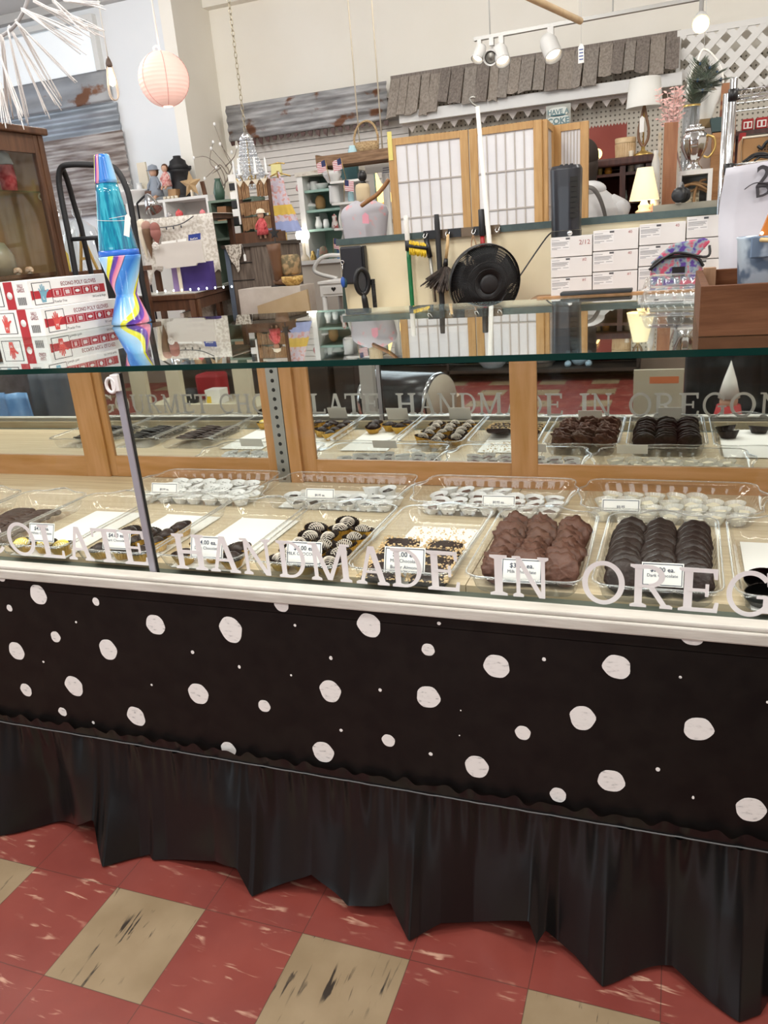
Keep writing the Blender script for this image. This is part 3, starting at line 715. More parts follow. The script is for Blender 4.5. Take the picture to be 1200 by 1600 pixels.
for q in range(7): dd.ell((jit(.008), jit(.008), .0157), (.0014, .0020, .0005), 5, 3)
dd.build('dark_flakes', M_dark, S5)
brow(1, S5, cells(7, (0, 1, 2, 3), skip=((6, 3),)), 'white-coated sweet with dark flecks', 'white sweets in white cups')
# price cards
YC = .262
card(1035, 898, YC, 66, ['$3.00 ea.', 'Dark Chocolate'], 'price card reading $3.00 ea. Dark Chocolate, before the dark cookies')
card(815, 892, YC, 64, ['$3.00 ea.', 'Milk Chocolate'], 'price card reading $3.00 ea. Milk Chocolate, before the lumpy clusters')
card(632, 875, YC, 63, ['$3.00 ea.', 'Milk Chocolate', 'Butter Almond'], 'price card reading Milk Chocolate Butter Almond, before the nut bars')
card(475, 864, YC, 54, ['$4.00 ea.', 'MILK CHOCOLATE'], 'price card reading MILK CHOCOLATE, before the drizzled truffles')
card(323, 855, YC, 50, ['$4.00 ea.', 'Dark Chocolate'], 'price card reading $4.00 ea. Dark Chocolate, just right of the grey post')
card(182, 843, YC, 42, ['$4.00 ea.', 'Dark Chocolate'], 'price card reading $4.00 ea. Dark Chocolate, left of the grey post')
card(65, 832, YC, 38, ['$4.00 ea.', 'White Chocolate', 'Berry Swirl'][:2], 'price card among the white and yellow truffles')
card(970, 790, .655, 60, ['$0.95'], 'price card reading $0.95 on the tray of white chocolates', hk=.36)
card(779, 783, .655, 52, ['$0.95 ea.'], 'price card reading $0.95 ea. on the tray of brown squares', hk=.36)
card(500, 772, .655, 44, ['$0.95 ea.'], 'price card reading $0.95 ea. on the half-filled tray', hk=.36)
card(257, 763, .655, 40, ['$0.99 ea.'], 'price card reading $0.99 ea. on the tray of white cups', hk=.36)
# ------------------------------------------------------------ things on the glass top
def mpp(x, y, Y): return (P(x, y, Y)-CPOS).dot(_f)/CF
M_boxw = mat('white_carton', (.80, .78, .76), .55)
M_redp = mat('red_print', (.42, .018, .028), .5)
M_grayp = mat('grey_print', (.17, .24, .28), .55)
M_dkp = mat('dark_print', (.05, .045, .05), .6)
M_blk = mat('black_plastic', (.012, .012, .013), .35)
M_blkm = mat('black_matte', (.016, .016, .018), .6)
M_strw = mat('white_string', (.8, .8, .78), .7)
M_tagw = mat('tag_paper', (.84, .83, .80), .6)
yaw = radians(-5); gx = Vector((cos(yaw), sin(yaw), 0)); gy = Vector((-sin(yaw), cos(yaw), 0))
HAND = [(-.16, -.5), (.16, -.5), (.2, -.2), (.33, .02), (.50, .12), (.46, .2), (.30, .16), (.19, .08), (.2, .38), (.13, .4), (.09, .1), (.07, .5), (0, .51), (-.01, .1), (-.07, .46), (-.14, .44), (-.10, .05), (-.22, .3), (-.28, .26), (-.2, -.05), (-.2, -.3)]
def glove_box(c, h, size, col, label):
    "c: nearest bottom corner; printed end to the left of it, printed long side to the right"
    W, D = .205, .315
    b = MB(); p = [c-gx*W, c, c+gy*D, c-gx*W+gy*D]; b.hexa(p+[q+Z3*h for q in p]); o = b.build('glove_box', M_boxw, None, bevel=.0015)
    tag(o, label, 'glove box')
    g = .0004
    t = MB()                                    # red bands, icons, hands
    def quad(o_, ex, x0, x1, y0, y1, m, lift=1.0):
        n = ex.cross(Z3)*g*lift
        t.add([o_+n+ex*x0+Z3*y0, o_+n+ex*x1+Z3*y0, o_+n+ex*x1+Z3*y1, o_+n+ex*x0+Z3*y1], [(0, 1, 2, 3)], m)
    L0 = c-gx*W
    quad(L0, gx, W*.52, W*.70, 0, h, 0)
    t.lathe([(.011, 0), (.011, .0002)], L0+gx*W*.61+Z3*h*.5-gy*.0004, 16, 1, ax=-gy)
    quad(c, gy, D*.02, D*.97, h*.30, h*.62, 0)
    quad(c, gy, D*.045, D*.27, h*.10, h*.90, 2); quad(c, gy, D*.053, D*.262, h*.125, h*.875, 1, 2)
    quad(c, gy, D*.053, D*.262, h*.32, h*.60, 0, 3)
    quad(L0, gx, W*.06, W*.46, h*.12, h*.90, 2); quad(L0, gx, W*.075, W*.445, h*.145, h*.875, 1, 2)
    for (o_, ex, cx) in ((c, gy, D*.157), (L0, gx, W*.26)):
        n = ex.cross(Z3)*g*4; t.add([o_+n+ex*(cx+x*h*.62)+Z3*(h*.5+y*h*.66) for x, y in HAND], [tuple(range(len(HAND)))], 3)
        t.text(size, h*.17, o_+n*1.3+ex*cx+Z3*h*.27, ex, Z3, m=1)
    for k in range(5):
        cx = D*(.335+.128*k); quad(c, gy, cx-D*.048, cx+D*.048, h*.335, h*.585, 1, 2); quad(c, gy, cx-D*.043, cx+D*.043, h*.345, h*.575, 0, 3)
        n = gy.cross(Z3)*g*4; oo = c+n+gy*cx+Z3*h*.46
        if k == 0:
            for s in (-.5, .4): t.add([oo+gy*D*(.02*s+a)+Z3*h*bb for a, bb in ((-.004, -.08), (.004, -.08), (.006, .08), (-.006, .08))], [(0, 1, 2, 3)], 1)
        elif k == 1:
            for s in (-.05, 0, .05): t.add([oo+gy*D*a+Z3*h*(s+bb) for a, bb in ((-.025, -.018), (.03, -.018), (.02, .018), (-.03, .018))], [(0, 1, 2, 3)], 1)
        elif k == 2: t.add([oo+gy*D*.03*cos(q)+Z3*h*.055*sin(q) for q in [2*pi*i/14 for i in range(14)]], [tuple(range(14))], 1)
        elif k == 3: t.add([oo+gy*D*.022*cos(q)*(1+.15*cos(5*q))+Z3*h*.085*sin(q) for q in [2*pi*i/20 for i in range(20)]], [tuple(range(20))], 1)
        else: t.add([oo+gy*D*a+Z3*h*bb for a, bb in ((-.014, -.08), (.014, -.08), (.024, .01), (.03, .03), (0, .085), (-.03, .03), (-.024, .01))], [tuple(range(7))], 1)
    n = gx.cross(Z3)*g*2
    for k in range(14):
        x0 = W*(.76+.012*k); t.add([L0+n+gx*x0+Z3*h*.14, L0+n+gx*(x0+W*(.004+.005*(k % 3 == 0)))+Z3*h*.14, L0+n+gx*(x0+W*(.004+.005*(k % 3 == 0)))+Z3*h*.42, L0+n+gx*x0+Z3*h*.42], [(0, 1, 2, 3)], 4)
    t.build('printed_bands', [M_redp, M_boxw, M_dkp, col, M_dkp], o)
    q = MB(); n = gy.cross(Z3)*g
    q.text('ECONO POLY GLOVES', h*.21, c+n+gy*D*.63+Z3*h*.70, gy, Z3, m=0, sx=.86, fat=.012)
    q.text('Powder Free', h*.15, c+n+gy*D*.28+Z3*h*.10, gy, Z3, m=1, align='LEFT', sx=.8); q.text('500 Count By Weight', h*.12, c+n+gy*D*.97+Z3*h*.13, gy, Z3, m=1, align='RIGHT', sx=.7)
    n = gx.cross(Z3)*g
    for i, l in enumerate(('VALU', 'GARDS')): q.text(l, h*.19, L0+n+gx*W*.85+Z3*h*(.76-.155*i), gx, Z3, m=0, sx=.62, fat=.02)
    q.build('printed_text', [mat('maroon_print', (.22, .02, .03), .55), M_dkp], o)
    return o
c0 = PZ(72, 525.5, ZT); gh = .0795
glove_box(c0, gh, 'M', mat('red_glove_print', (.62, .07, .06), .55), 'lower glove carton with red printed hand, sitting on the glass counter')
glove_box(c0-gx*.036+gy*.004+Z3*(gh+.0006), gh, 'L', mat('blue_glove_print', (.16, .36, .46), .55), 'upper glove carton with blue-grey printed hand, stacked on the other carton')
# lava lamp
lc = PZ(206, 506, ZT); k = mpp(190, 400, lc.y)
lz = [(515, 31.5), (460, 16.2), (401, 32.3), (287, 17), (241, 11)]
zz = [ZT+.0006]+[P(x, y, lc.y).z for x, y in ((196, 460), (184, 401), (162, 287), (155, 242))]
R = [r*k for _, r in lz]
M_swirl = bpy.data.materials.new('swirl_print'); M_swirl.use_nodes = True
def swirl(m):
    nt = m.node_tree; N = nt.nodes; L = nt.links; b = N['Principled BSDF']
    tc = N.new('ShaderNodeTexCoord'); sp = N.new('ShaderNodeSeparateXYZ'); L.new(tc.outputs['Object'], sp.inputs[0])
    n1 = N.new('ShaderNodeTexNoise'); n1.inputs['Scale'].default_value = 7; n1.inputs['Detail'].default_value = 0; L.new(tc.outputs['Object'], n1.inputs['Vector'])
    def mth(op, a, c=0.0, d=0.0):
        n = N.new('ShaderNodeMath'); n.operation = op
        for i, q in enumerate((a, c, d)):
            if isinstance(q, (int, float)): n.inputs[i].default_value = q
            else: L.new(q, n.inputs[i])
        return n.outputs[0]
    t1 = mth('MULTIPLY_ADD', sp.outputs[2], -3.6, mth('MULTIPLY', mth('ARCTAN2', sp.outputs[1], sp.outputs[0]), 2/(2*pi)))
    fr = mth('FRACT', mth('ADD', mth('MULTIPLY_ADD', n1.outputs['Fac'], .55, t1), 9.55))
    r = N.new('ShaderNodeValToRGB'); r.color_ramp.interpolation = 'LINEAR'; e = r.color_ramp.elements
    st = [(0, (.02, .17, .62)), (.18, (.16, .46, .82)), (.44, (.45, .68, .90)), (.46, (.80, .74, .02)), (.54, (.80, .78, .06)), (.56, (.06, .03, .26)), (.64, (.16, .05, .42)), (.66, (.70, .16, .30)), (.76, (.85, .38, .48)), (.78, (.02, .03, .10)), (.80, (.05, .26, .72)), (1, (.02, .17, .62))]
    for i, (p, c) in enumerate(st):
        q = e[i] if i < 2 else e.new(min(p, .999))
        q.position = min(p, .999); q.color = (*c, 1)
    L.new(fr, r.inputs[0]); L.new(r.outputs[0], b.inputs['Base Color']); b.inputs['Roughness'].default_value = .22; b.inputs['Coat Weight'].default_value = .5
swirl(M_swirl)
lamp = thing('lava_lamp', 'tall lava lamp with blue liquid and swirled rainbow base and cap, on the glass counter', 'lava lamp', (lc.x, lc.y, ZT))
B0 = (lc.x, lc.y, 0)
def prof(a, b, n=8): return [(a[0]+(b[0]-a[0])*i/n, a[1]+(b[1]-a[1])*i/n) for i in range(n+1)]
b = MB().lathe([(R[0]*.9, zz[0])]+prof((R[0], zz[0]+.004), (R[1], zz[1]))+prof((R[1]*1.02, zz[1]+.003), (R[2], zz[2]))+[(R[2]*.97, zz[2]+.002)], B0, 40); b.build('lamp_base', M_swirl, lamp)
M_teal = mat('teal_liquid', (.012, .16, .30), .08, c2=(.06, .44, .58), scale=1.6, st=(55, 55, 1.2), lo=.4, hi=.62, coat=.6, c3=(.015, .27, .40))
MB().lathe(prof((R[2]*.955, zz[2]+.002), (R[3]*.96, zz[3])), B0, 40).build('glass_bottle', M_teal, lamp)
MB().lathe([(R[2]*.957, zz[2]+.0021), (R[2]*.952, zz[2]+.010), (R[2]*.94, zz[2]+.019)], B0, 40).build('settled_wax', mat('blue_wax', (.02, .14, .60), .3), lamp)
MB().lathe(prof((R[3]*1.03, zz[3]), (R[4], zz[4]-.002))+[(R[4]*.9, zz[4])], B0, 40).build('lamp_cap', M_swirl, lamp)
zt_ = P(175, 343, lc.y).z; rt = R[3]+(R[2]-R[3])*(zz[3]-zt_)/(zz[3]-zz[2])
b = MB().tube([(lc.x+(rt+.0012)*cos(t), lc.y+(rt+.0012)*sin(t), zt_-.007*cos(t+.5)) for t in [2*pi*i/28 for i in range(28)]], .0007, 5, closed=True)
tg = P(199, 352, lc.y-.052)
b2 = MB(); ex = Vector((.93, 0, -.36)); ey = Vector((.33, -.05, .94)).normalized()
b2.prism([(-.010, -.032), (.010, -.032), (.010, .024), (.004, .031), (-.004, .031), (-.010, .024)], tg, ex, ey, (0, -.0008, 0))
o = b2.build('price_tag', M_tagw); tag(o, 'white paper price tag tied round the neck of the lava lamp', 'price tag')
b.tube([(lc.x+rt*.5, lc.y-rt, zt_), tg+ey*.029], .0007, 5); b.build('tag_string', M_strw, o)
t = MB(); 
for i in range(5): t.text('- -- - ---'[i:], .006, tg+Vector((0, -.0011, 0))+ey*(.012-.008*i), ex, ey)
# black cord bundle beside the lamp
b = MB(); cc = PZ(160, 506, ZT)+Vector((0, -.005, .0)); rr = random.Random(5)
for k_ in range(9):
    pts = []
    for i in range(26):
        a = 2*pi*i/26; pts.append((cc.x-.012+(.032+.004*sin(3*a+k_))*cos(a)+rr.gauss(0, .0008), cc.y+.010*sin(a)+k_*.0022-.009, cc.z+.022+(.0165+.003*sin(k_))*sin(a+.15*k_)))
    b.tube(pts, .0022, 6, closed=True)
b.tube(hull([(cc.x+.01, cc.y, cc.z+.02), (cc.x+.04, cc.y+.03, cc.z+.004), (lc.x-.02, lc.y-.02, cc.z+.004)]), .0022, 6)
tag(b.build('power_cord', M_blk), 'coiled black power cord between glove cartons and lava lamp', 'cord')
# wooden crate at the right end, bucket and bags
M_crate = mat('brown_crate_wood', (.085, .030, .011), .55, c2=(.145, .058, .025), scale=6, st=(1.2, 9, 12), lo=.3, hi=.72, bump=.2, spec=.2)
M_crate2 = mat('pale_crate_wood', (.27, .15, .08), .6, c2=(.36, .21, .12), scale=8, st=(8, 8, 2))
ca = PZ(1091, 527, ZT); cz = P(1093, 448, ca.y).z
X0, Y0 = ca.x, ca.y; X1 = X0+.62; Y1 = Y0+.42; Z0 = ZT+.0006
cr = thing('wooden_crate', 'open brown wooden crate at the right end of the glass counter', 'crate', (X0, Y0, ZT))
MB().box(X0, X1, Y0, Y0+.014, Z0, cz).build('front_board', M_crate, cr, bevel=.001)
MB().box(X0, X1, Y1-.014, Y1, Z0, cz).build('back_board', M_crate, cr, bevel=.001)
MB().prism([(0, 0), (.39, 0), (.39, cz-Z0), (0, cz-Z0)], (X0+.0005, Y0+.0145, Z0), Y3, Z3, (.012, 0, 0)).build('end_board', M_crate, cr)
MB().box(X1-.014, X1, Y0+.0145, Y1-.0145, Z0, cz).build('end_board', M_crate, cr)
MB().box(X0+.014, X1-.015, Y0+.0145, Y1-.0145, Z0, Z0+.008).build('bottom_board', M_crate, cr)
pz_ = P(1110, 418, Y1-.03).z
MB().box(X0+.0135, P(1118, 430, Y1-.03).x, Y1-.045, Y1-.0145, Z0+.009, pz_).build('corner_post', M_crate2, cr, label='pale wood corner post')
M_galv = mat('galvanised_tin', (.17, .23, .32), .42, .35, c2=(.52, .59, .67), scale=30, lo=.44, hi=.56, detail=2)
bc = P(1196, 445, Y0+.15); br = (P(1196, 375, bc.y).x-P(1146, 375, bc.y).x)
bzt = P(1150, 372, bc.y).z; bz0 = Z0+.0085
bk = thing('tin_bucket', 'galvanised tin bucket standing in the wooden crate', 'bucket', (bc.x, bc.y, bz0))
b = MB().shell([(br*.80, bz0), (br*.82, bz0+.003), (br*.99, bzt-.004), (br*1.03, bzt), (br*1.0, bzt+.001), (br*.97, bzt-.004), (br*.79, bz0+.004), (.0, bz0+.004)], (bc.x, bc.y, 0), 40)
b.lathe([(br*.8, bz0), (0.0, bz0)], (bc.x, bc.y, 0), 40); b.build('bucket_body', M_galv, bk)
ha = Vector((bc.x-br*.35, bc.y-br*.97, bzt-.02))
MB().box(ha.x-.014, ha.x+.014, ha.y-.006, ha.y-.0005, ha.z-.012, ha.z+.022).build('handle_lug', M_galv, bk, bevel=.002)
b = MB().tube(hull([(ha.x, ha.y-.008, ha.z+.016), (ha.x+.05, ha.y-.05, ha.z+.012), (ha.x+.14, ha.y-.05, ha.z+.005)]), .0035, 8); b.build('wooden_grip', mat('pale_dowel', (.62, .43, .20), .5), bk)
# stack of white plastic bags behind, on the back of the counter
M_bag = mat('white_poly_bag', (.52, .50, .54), .4, c2=(.60, .58, .62), scale=7, bump=.5)
ybg = Y1+.06
tl = P(1134, 262, ybg); bl = P(1119, 418, ybg); 
bw = .50
def bagf(k_):
    def f(u, v):
        q = 1-v; x = bl.x+(tl.x-bl.x)*v+bw*u; z = ZT+.001+(tl.z-ZT)*v+.035*u*v
        return (x+.004*k_+.004*sin(7*v+k_), ybg+.010*k_+.05*v+.006*sin(5*u+3*v+k_)+.004*sin(11*v+2*u), z-.006*k_*v)
    return f
bg = thing('plastic_bag_stack', 'stack of large white plastic bags with black print, standing behind the crate', 'bag stack', (bl.x, ybg, ZT))
for k_ in range(4): MB().grid(bagf(k_), 14, 18).build('plastic_bag', M_bag, bg, solid=.0012)
f0 = bagf(0)
t = MB(); 
def onbag(px, py): q = P(px, py, ybg+.03); return Vector((q.x, f0((q.x-bl.x)/bw, (q.z-ZT)/(tl.z-ZT))[1]-.008, q.z))
t.text('2', .055, onbag(1192, 290), m=0, align='CENTER', fat=.02); t.text('DURA', .030, onbag(1181, 299)-Z3*.012, (.99, 0, .12), (-.12, 0, .99), align='LEFT', fat=.03, sx=1.35)
p_ = onbag(1193, 282); t.tube(hull([p_+Vector((-.035, -.001, -.014)), p_+Vector((-.012, -.001, -.003)), p_+Vector((.03, -.001, -.012))]), [.0004]+[.0012]*11+[.0004], 6)
t.build('printed_text', M_dkp, bg)
# orange wood birdhouse-like piece with tiny bulbs, cut by the frame
oc = P(1196, 370, Y0+.14)
og = thing('orange_wood_ornament', 'orange wooden ornament with small white bulbs, propped in the tin bucket', 'ornament', (oc.x, oc.y, bz0+.005))
b = MB().prism([(-.012, -.0), (.09, 0), (.09, .12), (.028, .12)], (oc.x, oc.y, bzt-.01), X3, Z3, (0, .02, 0)); b.box(oc.x+.0, oc.x+.02, oc.y+.001, oc.y+.02, bz0+.005, bzt-.01)
b.build('orange_board', mat('orange_stain', (.62, .20, .030), .45), og)
b = MB()
for q in ((.0, .015), (.010, .045), (.020, .075), (.03, .105)): b.ell((oc.x-.012+q[0]+.006, oc.y-.002, bzt-.01+q[1]), (.003, .003, .003), 8, 6)
b.build('tiny_bulbs', mat('warm_bulb', (1, .9, .7), .4, emis=(1, .85, .6), es=2), og, kind='stuff')
# clear clamshell containers
for i, (px, py, dz, s, d) in enumerate(((1064, 462, 0, .62, 'lower'), (1066, 440, .028, .60, 'upper'))):
    q = PZ(1062, 470, ZT)
    t = dup(TRAY0, (q.x+.03, q.y+.02, ZT+.031+dz), (pi, 0, 1.45), 'empty clear plastic container, %s of the two upturned beside the crate' % d, 'empty containers on the counter')
    t.scale = (s, s, .68); t.name = 'clear_container'
# back rail of the counter and the black tablet on it
MB().box(P(840, 470, 1.22).x, XB, 1.2058, 1.235, .60, ZT+.004).build('back_rail', M_door, case)
q = PZ(938, 457, ZT+.006); b = MB().box(q.x-.105, q.x+.085, q.y-.035, q.y+.012, ZT+.0045, ZT+.014); o = b.build('black_tablet', M_blk, bevel=.003)
tag(o, 'flat black tablet lying on the back edge of the glass counter', 'tablet')
# ------------------------------------------------------------ half wall behind the counter
YH = 3.0
M_hw = mat('cream_half_wall', (.80, .70, .48), .6, c2=(.84, .75, .54), scale=2.5)
M_green = mat('dark_green_trim', (.055, .085, .085), .5, c2=(.07, .105, .10), scale=30)
hx = P(529, 377, YH).x; hz = 1.335
struct(MB().box(hx, 5, YH, YH+.12, 0, hz-.0005).build('wall_half', M_hw))
struct(MB().box(hx-.012, 5, YH-.012, YH+.13, hz, hz+.006).box(hx-.012, 5, YH-.012, YH-.0005, hz-.026, hz).build('trim_1', M_green))
b = MB(); a_ = P(1060, 326, YH+.1); b.box(P(1020, 330, YH+.1).x, 2.9, YH+.05, YH+.12, hz+.0065, hz+.035)
tag(b.build('ledge_board', mat('beige_metal', (.36, .33, .26), .5)), 'beige strip lying along the half wall top at the right', 'ledge strip')
# tool rail with hanging tools
YT = YH-.03
M_silver = mat('bright_metal', (.75, .75, .74), .22, .9)
r0 = P(661, 366, YT); r1 = P(781, 356, YT); zr_ = hz-.012
rail = thing('tool_rail', 'black and bronze clip rail fixed to the half wall, holding the brooms', 'tool rack', (r0.x, YH-.02, zr_))
b = MB()
for i in range(6):
    x0 = r0.x+(r1.x-r0.x)*i/6; x1 = r0.x+(r1.x-r0.x)*(i+1)/6
    b.box(x0, x1-.002, YH-.024, YH-.0125, zr_-.020, zr_+.022, i % 2)
b.build('rail_plate', [M_blk, mat('bronze_plate', (.16, .11, .07), .35, .6)], rail)
for px in (665, 700, 741, 778):
    x = P(px, 360, YT).x; b = MB().tube(hull([(x-.008, YH-.026, zr_+.01), (x-.008, YH-.05, zr_-.004), (x, YH-.056, zr_-.012), (x+.008, YH-.05, zr_-.004), (x+.008, YH-.026, zr_+.01)]), .0028, 6)
    b.build('rail_hook', M_silver, rail)
def pole(name, label, cat, segs, Y, top, bot, parts=()):
    t = thing(name, label, cat, (bot.x, bot.y, bot.z)); 
    for nm, a, c, r, m in segs:
        A = top+(bot-top)*a; B = top+(bot-top)*c; MB().tube([A, A+(B-A)*.03, A+(B-A)*.97, B], [r*.85, r, r, r*.9], 14).build(nm, m, t)
    return t
def low(px, py, Y, z=.02):
    q = P(px, py, Y); return Vector((q.x, Y, z))
M_gpole = mat('green_pole', (.01, .15, .05), .35); M_rpole = mat('red_pole', (.36, .01, .012), .35)
M_yell = mat('yellow_plastic', (.80, .56, .03), .4)
tp = P(634, 337, YH-.05); bt = Vector((tp.x+.03, YH-.10, .01))
zf = lambda y: (tp.z-P(638, y, YH-.05).z)/(tp.z-bt.z)
pole('broom', 'green broom handle with a white grip, leaning at the left of the half wall', 'broom', [('white_grip', 0, zf(376), .013, M_white), ('black_collar', zf(376), zf(392), .015, M_blk), ('green_handle', zf(392), .9, .0115, M_gpole), ('broom_head', .9, 1, .035, M_gpole)], YH, tp, bt)
# yellow-bristled hand brush on the rail
tp = P(665, 372, YH-.065)
hb_ = thing('hand_brush', 'yellow-bristled brush on a grey stick, hanging by the green broom', 'brush', (tp.x, tp.y, tp.z-.4))
MB().tube([P(666, 374, YH-.065), P(672, 402, YH-.065)], .0135, 12).build('black_grip', M_blk, hb_); MB().tube([P(672, 402, YH-.065), P(680, 472, YH-.065)], .009, 12).build('grey_stick', M_steel, hb_)
b = MB(); MB().tube([P(638, 384, YH-.085), P(668, 388, YH-.085)], .009, 10).build('brush_back', M_blk, hb_)
A, Bq = P(640, 386, YH-.085), P(665, 390, YH-.085); rr = random.Random(4)
for s in (1, -1):
    for i in range(34):
        q = A+(Bq-A)*(i/33); b.tube([q, q+Vector((rr.gauss(0, .003), rr.gauss(0, .006), s*(.036 if s < 0 else .030)*(1+.1*sin(i*.9))))], [.0030, .0022], 5)
b.build('bristles', M_yell, hb_, kind='stuff')
tp = P(682, 335, YH-.05); bt = Vector((tp.x+.03, YH-.10, .01))
pole('mop', 'plain black mop handle rising left of the feather duster', 'mop', [('black_handle', 0, .93, .014, M_blkm), ('mop_head', .93, 1, .05, M_strw)], YH, tp, bt)
# feather duster
dt = P(700, 366, YH-.07)
du = thing('feather_duster', 'brown feather duster hanging head down from the clip rail by its wooden handle', 'feather duster', (dt.x, dt.y, dt.z-.35))
MB().tube([dt, P(699, 385, YH-.07), P(697, 404, YH-.07)], [.007, .009, .008], 12).build('wooden_handle', mat('pale_wood', (.62, .42, .20), .45), du)
MB().tube([P(697, 404, YH-.07), P(696, 415, YH-.07)], [.010, .014], 12).build('ferrule', M_blk, du)
b = MB(); c_ = P(696, 413, YH-.07); rr = random.Random(8); M_fea = mat('brown_feathers', (.030, .020, .016), .85, c2=(.10, .075, .06), scale=40, sheen=.3)
for i in range(330):
    th = rr.random()*6.28; l = rr.uniform(.07, .135); sp = rr.uniform(.1, 1.0)
    d = Vector((cos(th)*sp*.95-.18, sin(th)*sp*.5, -1)).normalized(); p1 = c_+d*l*.55; p2 = c_+d*l+Vector((cos(th)*.03*sp-.012, sin(th)*.012, -.012*rr.random()))
    x = d.cross(Vector((rr.gauss(0, 1), rr.gauss(0, 1), rr.gauss(0, 1)))).normalized()*rr.uniform(.006, .012)
    b.add([c_, p1+x, p2+x*.3, p2-x*.3, p1-x], [(0, 1, 2, 3, 4)], 0)
b.build('feathers', M_fea, du, kind='stuff')
tp = P(752, 327, YH-.05); bt = Vector((tp.x+.02, YH-.10, .01))
zf = lambda y: (tp.z-P(752, y, YH-.05).z)/(tp.z-bt.z)
pole('dust_mop', 'red mop handle with long black grip, behind the round fan', 'mop', [('black_grip', 0, zf(369), .016, M_blk), ('red_handle', zf(369), .93, .0125, M_rpole), ('mop_head', .93, 1, .05, M_rpole)], YH, tp, bt)
tp = P(746, 166, YH-.10); bt = P(766, 395, YH-.06); bt = tp+(bt-tp)*((tp.z-.01)/(tp.z-bt.z))
wp = thing('window_pole', 'tall white pole with hooked tip, leaning in front of the folding paper screen', 'pole', (bt.x, bt.y, .0))
MB().tube([tp, tp+(bt-tp)*.5, bt], [.010, .0135, .0135], 12).build('pole_shaft', M_white, wp); MB().tube(hull([tp, tp+Vector((-.02, 0, .012)), tp+Vector((-.034, 0, .034)), tp+Vector((-.02, 0, .040)), tp+Vector((-.008, 0, .036))]), .0055, 8).build('metal_hook', M_steel, wp)
# rope loop on a hook
x = P(741, 366, YT); b = MB().tube(hull([(x.x, YH-.058, x.z-.005), (x.x-.012, YH-.05, x.z-.05), (x.x-.004, YH-.05, x.z-.12), (x.x+.012, YH-.05, x.z-.12), (x.x+.014, YH-.05, x.z-.06), (x.x, YH-.058, x.z-.005)]), .003, 6)
tag(b.build('rope_loop', mat('tan_rope', (.42, .25, .13), .8)), 'thin tan rope loop hanging from a clip above the round fan', 'rope')
# round pedestal fan
fc = P(757, 441, YH-.33); fr_ = .170
n = Vector((.50, -.80, -.12)).normalized(); e1 = n.cross(Z3).normalized(); e2 = e1.cross(n)
fan = thing('pedestal_fan', 'round black pedestal fan in front of the half wall', 'fan', (fc.x, fc.y, 0))
g = MB(); dome = lambda r, s: n*s*(.052*(1-(r/fr_)**2)+.012)
for s in (1, -1):
    for i in range(140):
        a = 2*pi*i/140; d0 = e1*cos(a)+e2*sin(a)
        g.tube([fc+(e1*cos(a+sw)+e2*sin(a+sw))*r+dome(r, s) for r, sw in ((fr_*.24, .35), (fr_*.5, .25), (fr_*.78, .1), (fr_, 0))], .0019, 4)
    for r in (.4, .58, .78): g.tube([fc+(e1*cos(a)+e2*sin(a))*fr_*r+dome(fr_*r, s) for a in [2*pi*i/48 for i in range(48)]], .0018, 5, closed=True)
g.build('wire_grille', M_blk, fan)
MB().shell([(fr_, -.022), (fr_*1.02, -.010), (fr_*1.02, .012), (fr_, .022), (fr_*.985, .012), (fr_*.985, -.012), (fr_, -.022)], fc, 56, ax=n).build('rim_band', M_blk, fan)
MB().lathe([(.0, .050), (fr_*.24, .052), (fr_*.26, .062), (fr_*.2, .068), (0, .069)], fc, 32, ax=n).build('hub_badge', M_blkm, fan)
b = MB(); b.lathe([(.03, -.03), (.03, .03)], fc, 20, ax=n)
for kb in range(5):
    a0 = kb*2*pi/5
    b.grid(lambda u, v: fc+(e1*cos(a0+u*.9-.2*v)+e2*sin(a0+u*.9-.2*v))*(.03+v*fr_*.78)+n*(.018*(u-.5)), 6, 6)
b.build('fan_blades', M_blkm, fan)
MB().lathe([(.045, -.075), (.06, -.06), (.06, -.135), (.03, -.16)], fc, 24, ax=n).build('motor_housing', M_blk, fan)
pb = fc-n*.10; MB().tube([(pb.x, pb.y, .03), (pb.x, pb.y, pb.z-.03)], .016, 16).build('pole', M_blk, fan); MB().lathe([(.19, .002), (.19, .012), (.05, .035), (.03, .06)], (pb.x, pb.y, 0), 36).build('fan_base', M_blk, fan)
# black folded tray, hand mirror fan and key holder at the left end
pa = P(533, 386, YH-.022); pb_ = P(577, 442, YH-.022)
b = MB().box(pa.x+.0, pb_.x-.018, YH-.055, YH-.035, pb_.z, pa.z); o = b.build('folding_table', mat('dark_grey_plastic', (.020, .020, .026), .5), bevel=.010)
tag(o, 'dark grey flat panel hung on the left end of the half wall', 'panel'); MB().box(pb_.x-.018, pb_.x-.002, YH-.052, YH-.013, pb_.z-.0, pa.z-.002).build('panel_edge', M_blk, o, bevel=.004)
o.name = 'folded_tray'
hc = P(566, 440, YH-.12); zb = P(570, 490, YH-.12).z-.05
cf = thing('clip_fan', 'small oval black desk fan at the left end of the half wall', 'fan', (hc.x, hc.y, zb))
n2 = Vector((.55, -.8, -.05)).normalized(); s1 = n2.cross(Z3).normalized()
ov = [(s1*cos(a)*.034+Z3*sin(a)*.062) for a in [2*pi*i/36 for i in range(36)]]
MB().tube([hc+p for p in ov], .0125, 10, closed=True).build('oval_frame', M_blk, cf)
b = MB(); b.add([hc-n2*.004]+[hc-n2*.004+p for p in ov], [(0, i+1, (i+1) % 36+1) for i in range(36)]); b.build('grey_face', mat('grey_lens', (.10, .12, .14), .15, .6), cf)
MB().tube([hc-Z3*.06, hc-Z3*.09+X3*.005, (hc.x+.015, hc.y, zb)], [.012, .016, .018], 12).build('stem', M_blk, cf)
b = MB(); q0 = P(582, 436, YH-.09)
b.tube([q0, (q0.x+.004, q0.y, zb)], .0105, 12)
